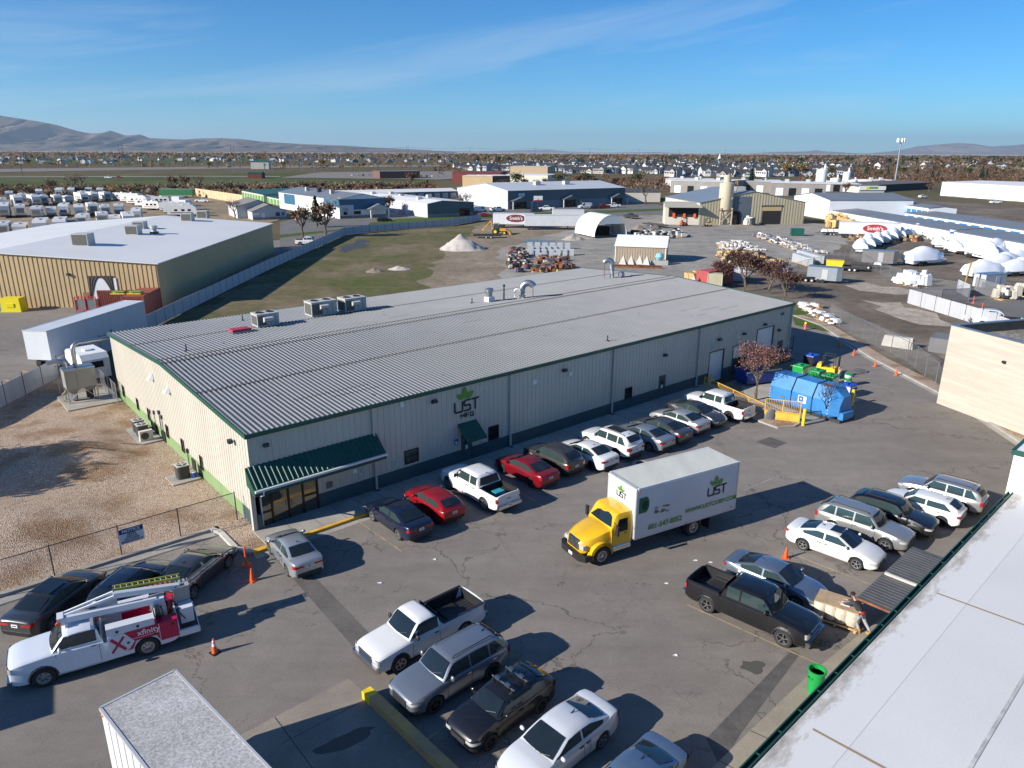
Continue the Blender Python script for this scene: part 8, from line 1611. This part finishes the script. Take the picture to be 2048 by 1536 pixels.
bt_ = [boat_tm(s, L_, h) for s, L_, h in ((1, 7, 2.6), (2, 7.5, 3.0), (3, 6.5, 2.7))]
bs = [(1722, 508, 70), (1738, 501, 70), (1752, 494, 65), (1768, 489, 65), (1784, 484, 65), (1800, 480, 65), (1816, 478, 65), (1832, 476, 62), (1812, 532, 20), (1895, 502, -100), (1938, 512, -95), (1880, 484, 70), (1925, 478, 60), (1950, 482, 60), (1975, 492, 50), (1990, 502, 40), (2010, 500, 40), (2030, 510, 40), (1930, 556, 15), (1955, 545, 15), (1985, 535, 20), (2010, 528, 20), (2035, 540, 15), (2000, 552, 15), (2040, 520, 20), (2060, 560, 15), (1880, 498, 70), (1905, 488, 60), (1960, 512, 30), (1980, 520, 30), (2028, 550, 15), (2055, 500, 30)]
for k, (px, py, rz) in enumerate(bs): bt_[k % 3].put('wrapped_boat', f'{ordinal(k + 1)} white shrink wrapped boat, counting from the left group to the right edge', 'boat', G(px, py), R(rz), 'white shrink wrapped boats', sc=random.uniform(1.0, 1.2) * (1.2 if k in (8, 10) else 1))
# rv storage lot
rvw = mat('rv_white', (.66, .65, .62), .45, var=.05, scale=.6)
def rv_tm(L_, H_, kind, acc):
    T = Tm(); m = MB(); nose = .9 if kind == 1 else .35
    pr = [(0, .7), (L_ - .3, .7), (L_ + nose * .4, 1.3), (L_, H_ - .5), (L_ - nose, H_), (.2, H_), (0, H_ - .3)]; m.prof(pr, -1.22, 1.22, rvw); T.part('shell', m); m = MB(); m.prof([(L_ + nose * .4 + .02, 1.32), (L_ + .02, H_ - .7), (L_ + .0, H_ - .7), (L_ + nose * .4, 1.32)], -.85, .85, acc); m.bx(L_ * .1, L_ * .9, -1.25, 1.25, 1.1, 1.35, acc); T.part('graphics', m)
    for x in (.25, .5, .72): m = MB(); m.bx(L_ * x, L_ * x + .9, -1.25, 1.25, 1.7, 2.3, glass); T.part('window', m)
    m = MB(); m.box((L_ * .5, 0, H_ + .14), (.8, .7, .28), white); m.box((L_ * .8, .3, H_ + .06), (.4, .4, .12), dark); m.box((L_ * .2, -.2, H_ + .06), (.4, .4, .12), white); T.part('roof_vent', m)
    for x in (L_ * .35, L_ * .47): m = MB(); m.cyl((x, -1.2, .35), (x, -.95, .35), .35, rubber, n=10); m.cyl((x, .95, .35), (x, 1.2, .35), .35, rubber, n=10); T.part('wheels', m)
    m = MB(); m.bx(L_, L_ + 1.2, -.05, .05, .5, .6, dark); m.bx(0, L_, -.9, .9, .5, .7, black); T.part('chassis', m); return T
tnv = mat('rv_tan', (.35, .29, .22), .5); gyv = mat('rv_grey', (.14, .15, .16), .4)
rvs = [rv_tm(7.5, 3.2, 0, gyv), rv_tm(8.5, 3.5, 1, mat('rv_navy', (.03, .05, .12), .4)), rv_tm(6.5, 3.1, 0, tnv), rv_tm(9, 3.6, 1, tnv), rv_tm(5.5, 2.7, 0, white)]
rows_ = [([(22, 398), (46, 402), (80, 395)], -55), ([(5, 412), (32, 411), (64, 410), (85, 408), (112, 408), (133, 406), (157, 404), (181, 402), (206, 400)], -50), ([(14, 432), (42, 432), (80, 435), (105, 432), (134, 430), (160, 432), (184, 428), (210, 430), (240, 426)], -60), ([(15, 470), (48, 470), (90, 468), (128, 466), (172, 452), (205, 448), (232, 452), (256, 452), (278, 440)], -62), ([(124, 393), (146, 392), (180, 390), (203, 391), (165, 397)], -60)]
k = 0
for r_, (pts, rz) in enumerate(rows_):
    for i, px in enumerate(pts): k += 1; rvs[(k * 7 + r_) % 5].put('camper_trailer', f'{ordinal(i + 1)} camper from the left in the {("back corner", "third", "second", "front", "far back")[r_]} row of the storage lot', 'camper', G(*px), R(rz + random.uniform(-5, 5)), 'campers in the storage lot', sc=random.uniform(1.08, 1.25))
for k, px in enumerate(((230, 401), (245, 405), (258, 409), (275, 414), (290, 420), (322, 424), (330, 428), (338, 433), (282, 405), (305, 410))): rvs[(k * 3) % 5].put('camper_trailer', f'{ordinal(k + 1)} long camper from the left parked sideways near the green trailer', 'camper', G(*px), R(-12 if k < 5 else 8), 'campers in the storage lot', sc=1.05)
for px, lb in (((345, 412), 'left'), ((357, 420), 'right')): cont(lb + ' of the two white storage boxes in front of the green trailer', px, R(-30), 4.5, 2.4, 3.6, (.6, .62, .66), doors=False)
P = G(137, 460); pal('open_shelter', 'small open metal carport with grey roof in the storage lot', 'shelter', (118, 470), R(20), (('roof', lambda m: m.box((2, 2, 3.3), (4.6, 4.6, .15), greyr)), ('wall', lambda m: (m.bx(0, .1, 0, 4, 0, 3.2, dark), m.bx(0, 4, 3.9, 4, 0, 3.2, dark))), ('post', lambda m: [m.bx(x, x + .12, y, y + .12, 0, 3.2, steel) for x in (0, 4) for y in (0, 4)])))
# mesh and slatted fences on the right
slat_fence('pale slatted fence in front of the white pickups on the right', [G(1814, 607)[:2], G(1960, 652)[:2], G(2048, 688)[:2], G(2120, 715)[:2]], 2.1, 2.8)
slat_fence('short pale slatted fence behind the mesh gate', [G(1912, 584)[:2], G(1936, 596)[:2]], 2.0, 2.8)
chain_fence('mesh_gate', 'grey cloth covered gate between the slatted fences', [G(1814, 604), G(1880, 606), G(1936, 604)], 2.0, 4, clothm, .05); chain_fence('mesh_gate', 'second cloth covered gate panel by the timber pole', [G(1948, 583), G(1992, 597)], 2.2, 4, clothm, .05)
pts = [G(1658, 642), G(1700, 668), G(1752, 692), G(1812, 722), G(1870, 772), G(1876, 800)]
chain_fence('chain_link_fence', 'galvanised chain link fence along the right kerb to the concrete wall', pts, 2.3, 3.0, r=.04)
chain_fence('chain_link_fence', 'chain link fence between the dirt yard and the wrapped boats', [G(1545, 560), G(1600, 545), G(1700, 516), G(1760, 548), G(1860, 582), G(1912, 590)], 2.0, 3.2, r=.035)
chain_fence('chain_link_fence', 'chain link fence in front of the white storage row', [G(1628, 440), G(1700, 455), G(1800, 474), G(1890, 492)], 2.2, 4, r=.04)
P = G(1925, 583); t = thing('timber_pole', 'leaning yellowish timber pole by the mesh gate', 'pole', P, 0); m = MB(); m.cyl((0, 0, 0), (.5, 0, 4.6), .13, mat('pole_wood', (.35, .24, .06), .8), n=8); obj('pole', m, t)
P = G(1610, 660); t = thing('fire_hydrant', 'faded red hydrant with yellow cap on the lawn', 'hydrant', (P.x, P.y, .05), 0); m = MB(); m.cyl((0, 0, 0), (0, 0, .75), .15, mat('faded_red', (.6, .16, .14), .6), n=10); m.cyl((-.25, 0, .5), (.25, 0, .5), .08, MATS['faded_red'], n=8); obj('barrel', m, t); m = MB(); m.lathe([(.18, .75), (.12, .92), (.001, .98)], yellow, n=10); obj('cap', m, t)
t = thing('concrete_block', 'row of broken concrete blocks and cages beyond the chain link fence', 'concrete block', G(1795, 694), R(-40)); m = MB(); m.box((0, 0, .6), (3.2, 1.0, 1.2), concl, top=(.9, .7)); obj('block', m, t); m = MB(); m.bx(3, 9, 0, 3.2, 0, 1.6, clothm); obj('cage', m, t)
P = G(1076, 424); hp = zof(P, 397); t = thing('pole_sign', 'red and white sign on a pole before the slate warehouse', 'sign', P, R(10)); m = MB(); m.cyl((0, 0, 0), (0, 0, hp), .15, dark, n=6); obj('pole', m, t); m = MB(); m.box((0, 0, hp), (3.2, .2, 1.8), white); obj('panel', m, t); m = MB(); m.box((0, -.12, hp - .7), (3.1, .04, .4), redl); obj('red_band', m, t)
for px, lb, cl_ in (((1690, 400), 'green cab flatbed truck far behind the storage rows', (.01, .06, .04, 0)), ((1712, 404), 'white cab semi truck far behind the storage rows', WHT), ((1735, 405), 'dark blue cab truck beside the white cab semi', NAV), ((1770, 407), 'white dump truck in the far yard', WHT), ((1795, 409), 'dark dump truck with white body at the far yard edge', GRY)):
    t = thing('lorry', lb, 'truck', G(*px), R(200), 'trucks in the far yard'); m = MB(); m.prof([(0, .8), (2.6, .8), (2.6, 1.7), (1.5, 2.0), (1.2, 3.1), (0, 3.1)], -1.15, 1.15, flatp); obj('cab', m, t, color=cl_); m = MB(); m.bx(-6, -.3, -1.2, 1.2, 1.2, 2.4, whitem if 'white' in lb else dark); obj('body', m, t); m = MB(); m.bx(1.3, 1.5, -1.0, 1.0, 2.1, 2.9, glass); obj('windshield', m, t); m = MB(); [m.cyl((x, -1.15, .5), (x, 1.15, .5), .5, rubber, n=10) for x in (1.6, -3.2, -4.6)]; obj('wheels', m, t)
P = G(1780, 412); t = thing('excavator', 'orange excavator with folded arm behind the storage rows', 'digger', P, R(150)); m = MB(); m.box((0, 0, 1.6), (2.6, 2.2, 1.4), mat('digger_yellow')); obj('body', m, t); m = MB(); beam(m, (1, 0, 2), (3.5, 0, 4.6), .4, .5, MATS['digger_yellow']); beam(m, (3.5, 0, 4.6), (6, 0, 2.2), .3, .4, MATS['digger_yellow']); obj('arm', m, t); m = MB(); m.box((0, 0, .45), (3.4, 2.6, .8), dark); obj('tracks', m, t)
# ---------------- mountains ----------------
def mrange(name, pts, D, depth, col, seed, nv=40, rough=.42):
    m = MB(); m.ms = []; xs = np.linspace(pts[0][0], pts[-1][0], 420); rows = []
    for v in range(nv + 1):
        f = v / nv; row = []
        for x in xs:
            yy = interp(pts, x); d = D * (1 + .08 * mn.noise(Vector((x * .004, seed, 0)))); az = (x - 1024) / F_PX; g0 = Vector((az * d, d, 0)); hz = zof(g0 * 1.0, yy); s_ = (f - .7) * depth
            p = g0 + Vector((0, s_, 0)); k = (f / .7) ** 1.25 if f <= .7 else max(0, 1 - (f - .7) / .3)
            nz_ = mn.noise(Vector((p.x / depth * 13, p.y / depth * 3, seed))) * .6 + mn.noise(Vector((p.x / depth * 34, p.y / depth * 8, seed + 3))) * .3 + mn.noise(Vector((p.x / depth * 55, p.y / depth * 22, seed + 5))) * .14
            h = hz * k * (1 - min(.8, rough * abs(nz_) * 5) * (1 - k ** 4)) if hz > 0 else 0; row.append((p.x, p.y, max(-.5, h)))
        rows.append(row)
    m.grid(rows, col, flip=True); return obj(name, m, smooth=180, kind='structure')
def farmat(n_, a, b, sc_): return mat(n_, a, .95, col2=b, scale=sc_, var=.12, spec=.1)
mrange('mountain_range', [(-900, 262), (-500, 232), (-200, 222), (0, 226), (60, 231), (100, 238), (125, 242), (160, 249), (200, 262), (225, 267), (245, 266), (262, 261), (290, 271), (318, 269), (335, 276), (400, 279), (430, 277), (470, 276), (510, 278), (545, 283), (620, 288), (700, 291), (760, 295), (860, 300), (910, 304)], 17000, 7000, farmat('range_rock', (.25, .19, .135), (.055, .052, .045), .0028), 2.3)
mrange('distant_hills', [(640, 304), (740, 296), (800, 297), (850, 301), (950, 303), (1020, 301), (1090, 299), (1130, 303), (1200, 305), (1300, 304), (1350, 307)], 42000, 9000, farmat('hill_rock', (.2, .17, .14), (.16, .14, .12), .0008), 5.1)
mrange('distant_hills', [(1460, 308), (1520, 304), (1580, 303), (1602, 300), (1622, 306), (1700, 307), (1760, 301), (1790, 293), (1830, 289), (1870, 286), (1900, 288), (1930, 293), (1970, 291), (1990, 289), (2020, 288), (2048, 284), (2200, 279), (2400, 300)], 34000, 9000, MATS['hill_rock'], 7.7)
# ---------------- distant houses ----------------
hroof = mat('dark_shingle', (.045, .047, .052), .85, var=.2, scale=.05); hw_ = mat('house_wall', (.5, .5, .5), .7, objcol=True)
def house_tm(seed):
    rnd = random.Random(seed); T = Tm(); m = MB(); w_, d_, h_ = rnd.uniform(12, 15), rnd.uniform(9, 11), rnd.choice((5.4, 3.2, 5.6)); rs_ = d_ * .32
    m.prof([(0, 0), (d_, 0), (d_, h_), (d_ / 2, h_ + rs_), (0, h_)], -w_, 0, hw_, xf=Matrix.Rotation(math.pi / 2, 4, 'Z')); gx = w_ * rnd.choice((.12, .5)); gw_ = w_ * .4
    m.prof([(gx, 0), (gx + gw_, 0), (gx + gw_, h_ * .9), (gx + gw_ / 2, h_ * .9 + gw_ * .42), (gx, h_ * .9)], -2.2, .5, hw_); T.part('wall', m, col=True)
    m = MB(); rv = [(-.4, -.4, h_ - .1), (-.4, d_ / 2, h_ + rs_ + .12), (-.4, d_ + .4, h_ - .1), (w_ + .4, -.4, h_ - .1), (w_ + .4, d_ / 2, h_ + rs_ + .12), (w_ + .4, d_ + .4, h_ - .1)]; m.add(rv, [(0, 3, 4, 1), (1, 4, 5, 2)], hroof)
    z = h_ * .9; m.add([(gx - .4, -2.5, z - .1), (gx + gw_ / 2, -2.5, z + gw_ * .42 + .12), (gx + gw_ + .4, -2.5, z - .1), (gx - .4, d_ / 2, z - .1), (gx + gw_ / 2, d_ / 2, z + gw_ * .42 + .12), (gx + gw_ + .4, d_ / 2, z - .1)], [(0, 1, 4, 3), (1, 2, 5, 4)], hroof); m.box((w_ * .8, d_ * .6, h_ + rs_), (.8, .8, 1.6), hw_); T.part('roof', m)
    m = MB()
    for x in np.linspace(gx + gw_ * .3, gx + gw_ * .7, 2): m.box((x, -2.24, h_ * .62), (1.3, .08, 1.2), glass)
    for x in (.62, .78, .93) if gx < w_ * .3 else (.1, .25, .4): m.box((w_ * x, -.03, h_ * .65), (1.2, .08, 1.3), glass)
    m.box((gx + gw_ / 2, -2.24, 1.1), (gw_ * .7, .08, 2.2), white); T.part('window', m); return T
hts = [house_tm(s) for s in range(5)]; hc = [(.55, .55, .54), (.35, .37, .4), (.6, .58, .52), (.42, .4, .37), (.3, .34, .4), (.66, .66, .66)]
random.seed(21); nh = 0
for nm, y, x0, x1, dx in (('nearest row of the dark roofed subdivision', 353, 1330, 1690, 34), ('second row of the dark roofed subdivision', 347, 1130, 1690, 29), ('third row of the dark roofed subdivision', 341, 930, 1660, 26), ('fourth row of the dark roofed subdivision', 336, 910, 1680, 24), ('fifth row of the dark roofed subdivision', 331, 1000, 1700, 22), ('farthest row of the dark roofed subdivision', 326.5, 990, 1680, 19), ('scattered homes among trees on the right', 338, 1760, 2060, 44), ('farther homes among trees on the right', 328, 1700, 2060, 37), ('scattered homes beyond the left fields', 327, -10, 240, 46), ('far homes beyond the left fields', 321, 0, 760, 38), ('homes behind the ball fields', 324, 560, 900, 34)):
    x = x0; i = 0
    while x < x1:
        i += 1; P = G(x + random.uniform(-3, 3), y + random.uniform(-.5, .5)); hts[(i * 3 + int(y)) % 5].put('house', f'{ordinal(i)} house from the left in the {nm}', 'house', P, R(random.choice((-15, 20, -40, 5))), nm, random.choice(hc), skip=('window',) if y < 330 else ()); x += dx * random.uniform(.85, 1.15)
# ---------------- distant trees ----------------
tv = {}
for k, (nm, lf, h_, r_, n_, ls) in enumerate((('brown leaved', ('brown', 'rust', 'tan'), 9, 4, 420, .45), ('rust leaved', ('rust', 'brown'), 8, 3.6, 400, .45), ('bare grey', ('grey', 'tan'), 10, 4, 260, .3), ('olive', ('olive', 'green'), 9, 4.2, 480, .5), ('golden', ('gold', 'olive'), 9, 4.5, 600, .5), ('dark evergreen', ('conifer',), 9, 2.4, 420, .5), ('grey brush', ('grey', 'brown', 'tan'), 4, 2.8, 420, .3), ('rusty brush', ('rust', 'brown'), 3, 2.6, 380, .3))):
    tv[nm] = tree_tm(60 + k, h_, r_, lf, n_, ls, low=.2 if 'brush' not in nm else .1, trunk=.22, spread=1.1, depth=3, shape='cone' if 'ever' in nm else 'round')
def belt(where, pts, kinds, group, jy=0, sc=(.7, 1.2)):
    Q = sorted((x + random.uniform(-4, 4), y + random.uniform(-jy, jy)) for x, y in pts); ct = {}
    for x, y in Q: kd = random.choice(kinds); ct[kd] = ct.get(kd, 0) + 1; P = G(x, y); tv[kd].put('shrub' if 'brush' in kd else 'tree', f'{ordinal(ct[kd])} {kd} {"bush" if "brush" in kd else "tree"} from the left {where}', 'shrub' if 'brush' in kd else 'tree', P, random.uniform(0, 6), group, sc=random.uniform(*sc))
rowp = lambda x0, x1, n_, y0, y1=None: [(lerp(x0, x1, (i + .5) / n_), lerp(y0, y1 or y0, (i + .5) / n_)) for i in range(n_)]
belt('in the brush line behind the storage lot', rowp(0, 860, 46, 393, 380), ('grey brush', 'rusty brush', 'rusty brush'), 'bushes behind the storage lot', 2, (.8, 1.25))
belt('rising behind the storage lot brush', [(150, 390), (165, 389), (110, 390), (345, 384), (372, 384), (400, 384), (240, 389), (560, 380), (640, 379), (20, 395)], ('bare grey', 'brown leaved', 'grey brush'), 'trees above the storage lot brush', 1, (.75, 1.05))
belt('between the school and the slate warehouse', rowp(990, 1330, 26, 380, 372), ('bare grey', 'brown leaved', 'rust leaved', 'rusty brush', 'olive'), 'trees behind the slate warehouse', 3, (.6, 1.05))
belt('among the subdivision houses', rowp(930, 1700, 34, 343) , ('brown leaved', 'rust leaved', 'bare grey'), 'trees among the subdivision', 8, (.5, .8))
belt('on the wooded rise at the right', rowp(1600, 2080, 34, 352, 356) + rowp(1700, 2080, 26, 344) + rowp(1640, 2080, 26, 334), ('brown leaved', 'bare grey', 'olive', 'rust leaved', 'brown leaved', 'dark evergreen'), 'trees on the wooded rise', 4, (.7, 1.15))
belt('behind the subdivision on the skyline', rowp(880, 1700, 34, 320), ('brown leaved', 'bare grey', 'rust leaved', 'dark evergreen'), 'trees on the skyline behind the subdivision', 1.5, (.9, 1.6))
belt('around the left fields and ball park', rowp(0, 900, 40, 326, 338), ('bare grey', 'brown leaved', 'olive', 'bare grey'), 'trees around the left fields', 7, (.6, 1.0))
for nm, px, s_, lb in (('golden', (646, 340), 1.3, 'bright golden tree standing alone behind the ball park'), ('golden', (568, 338), 1.0, 'yellow olive tree left of the bright golden one'), ('rust leaved', (822, 375), 1.1, 'orange brown tree at the edge of the field left of the school'), ('golden', (1570, 353), 1.25, 'left one of two large golden willows behind the block units'), ('golden', (1600, 353), 1.3, 'right one of two large golden willows behind the block units'), ('dark evergreen', (1500, 384), 1.35, 'big olive pine above the plant roof'), ('brown leaved', (606, 475), .85, 'left brown street tree with forked trunk behind the tan warehouse'), ('brown leaved', (653, 475), 1.0, 'right brown street tree with forked trunk behind the tan warehouse'), ('dark evergreen', (634, 455), .95, 'dark pine behind the two brown street trees'), ('rust leaved', (776, 430), .8, 'rust coloured tree between the workshop and the white roofed one'), ('bare grey', (928, 431), .75, 'pale leafless tree at the corner of the white roofed workshop'), ('bare grey', (1290, 410), .9, 'grey tree in front of the low cream building'), ('rust leaved', (1690, 392), .8, 'rusty tree left of the shop with the white fascia'), ('rust leaved', (1857, 384), .6, 'small rusty tree by the long dark walled building'), ('bare grey', (470, 438), .6, 'small grey tree at the corner of the grey office')):
    P = G(*px); tv[nm].put('tree', lb, 'tree', P, 1.0, None, sc=s_)
# thickets and brush nobody could count
patch_g('brush_verge', [(1590, 372), (1600, 338), (1700, 327), (2300, 330), (2300, 380), (1880, 362), (1700, 366)], MATS['dry_brush_ground'], .12); patch_g('brush_verge', [(985, 384), (985, 372), (1340, 352), (1340, 384)], MATS['dry_brush_ground'], .12)
rnd = random.Random(19); m = MB(); lm = [leafm[k] for k in ('brown', 'rust', 'tan', 'grey', 'olive', 'brown', 'rust')]
for x0, x1, y0, y1, n_ in ((-60, 865, 379, 399, 900), (1600, 2100, 336, 366, 800), (990, 1335, 358, 384, 320), (870, 1700, 322, 352, 260), (0, 900, 320, 336, 260)):
    for i in range(n_):
        u = rnd.random(); y = rnd.uniform(y0, y1) - (9 * u if x0 < 0 else 0); P = G(lerp(x0, x1, u), y); k = rnd.uniform(1.0, 2.6) * (1.6 if y < 345 else 1); mm = rnd.choice(lm)
        for q in range(10):
            c = P + Vector((rnd.gauss(0, k * .7), rnd.gauss(0, k * .7), k * rnd.uniform(.1, 1.2))); a = Vector((rnd.uniform(-1, 1), rnd.uniform(-.5, .5), rnd.uniform(-1, 1))).normalized(); b = a.cross(Vector((0, 1, .3))).normalized(); s_ = k * .33; m.add([c - a * s_, c + b * s_ * .8, c + a * s_, c - b * s_ * .8], [(0, 1, 2, 3)], mm)
obj('brush_thicket', m, kind='stuff')
# woodland too far to count
rnd = random.Random(9); m = MB(); lm = [leafm[k] for k in ('brown', 'brown', 'rust', 'grey', 'olive', 'tan', 'conifer', 'grey')]
for i in range(6500):
    d = 1250 + 3600 * rnd.random() ** 1.1; x = rnd.uniform(-.85, .85) * d
    if x / d < -.05 and d < 1900: continue
    k = 7 + rnd.random() * 6; mm = rnd.choice(lm)
    for q in range(9):
        c = Vector((x + rnd.gauss(0, k * .3), d + rnd.gauss(0, k * .3), k * rnd.uniform(.25, 1.0))); a = Vector((rnd.uniform(-1, 1), rnd.uniform(-.4, .4), rnd.uniform(-1, 1))).normalized(); b = a.cross(Vector((0, 1, .2))).normalized(); s_ = k * .24; m.add([c - a * s_, c + b * s_, c + a * s_, c - b * s_], [(0, 1, 2, 3)], mm)
obj('distant_woodland', m, kind='stuff')
m = MB()
for i in range(330):
    d = 1400 + 2600 * rnd.random(); x = rnd.uniform(-.8, .8) * d; m.prof([(0, 0), (13, 0), (13, 3.5), (6.5, 6.5), (0, 3.5)], 0, 9, rnd.choice((lgrey, dgrey, dgrey, MATS['shingle_grey'], cream_w)), xf=Matrix.Translation((x, d, 0)) @ Matrix.Rotation(rnd.uniform(0, 3), 4, 'Z'))
obj('distant_suburb', m, kind='stuff')
# ---------------- power lines, masts ----------------
pp = []
for i, (x, yb, yt) in enumerate(((243, 315, 285), (466, 314, 288), (655, 312, 290), (815, 311, 291), (940, 310, 293), (1070, 310, 294), (1180, 310, 295), (1278, 310, 297), (1358, 310, 298), (1450, 310, 299), (1530, 310, 300))):
    P = G(x, yb); h_ = zof(P, yt); t = thing('power_pylon', f'{ordinal(i + 1)} steel power pylon from the left on the horizon', 'pylon', P, 0, 'power pylons on the horizon'); pp.append((P, h_))
    for s in (-1, 1): m = MB(); m.cyl((s * 5, 0, 0), (s * 5, 0, h_ * (1 if s > 0 else .93)), .75, dark, r1=.45, n=5); obj('pole', m, t)
    m = MB(); m.bx(-8, 8, -.3, .3, h_ * .82, h_ * .82 + .9, dark); obj('cross_arm', m, t)
m = MB()
for (a, ha), (b, hb) in zip(pp[:-1], pp[1:]):
    for s in (-7, 0, 7): m.tube([a.lerp(b, f) + Vector((s, 0, lerp(ha, hb, f) * .83 - 14 * 4 * f * (1 - f) * .5)) for f in np.linspace(0, 1, 7)], .16, dark, n=3)
tag(obj('power_line', m), 'sagging wires strung between the horizon pylons', 'power line')
for i, (x, yb, yt) in enumerate(((413, 345, 313), (467, 347, 316), (485, 345, 318), (530, 349, 320), (545, 345, 322), (603, 344, 322), (628, 343, 322), (95, 338, 312), (165, 336, 316), (240, 334, 312), (45, 350, 330))):
    P = G(x, yb); h_ = zof(P, yt); t = thing('field_light_pole', f'{ordinal(i + 1)} tall pole of the set around the fields and ball park', 'pole', P, 0, 'poles around the ball park'); m = MB(); m.cyl((0, 0, 0), (0, 0, h_), .3, steel if i < 7 else woodd, n=5); obj('pole', m, t); m = MB(); m.box((0, 0, h_), (3.2, .4, .9 if i < 7 else .3), dark); obj('lamp_bar', m, t)
P = G(1438, 330); h_ = zof(P, 307); t = thing('church_steeple', 'slim white church steeple above the skyline trees', 'steeple', P, 0); m = MB(); m.bx(-2.5, 2.5, -2.5, 2.5, 0, h_ * .6, white); obj('tower', m, t); m = MB(); m.lathe([(2.4, h_ * .6), (.05, h_)], white, n=6); obj('spire', m, t)
# air
hz_, hnt, hb_ = newmat('haze_air'); hn = hnt.nodes; hn.remove(hb_); pv = hn.new('ShaderNodeVolumePrincipled'); pv.inputs['Color'].default_value = (.62, .8, 1, 1); pv.inputs['Density'].default_value = 2.3e-5; pv.inputs['Anisotropy'].default_value = .2; hnt.links.new(pv.outputs[0], hn['Material Output'].inputs['Volume'])
m = MB(); m.bx(-70000, 70000, -300, 62000, -1.02, 1400, hz_); obj('haze', m, kind='stuff')
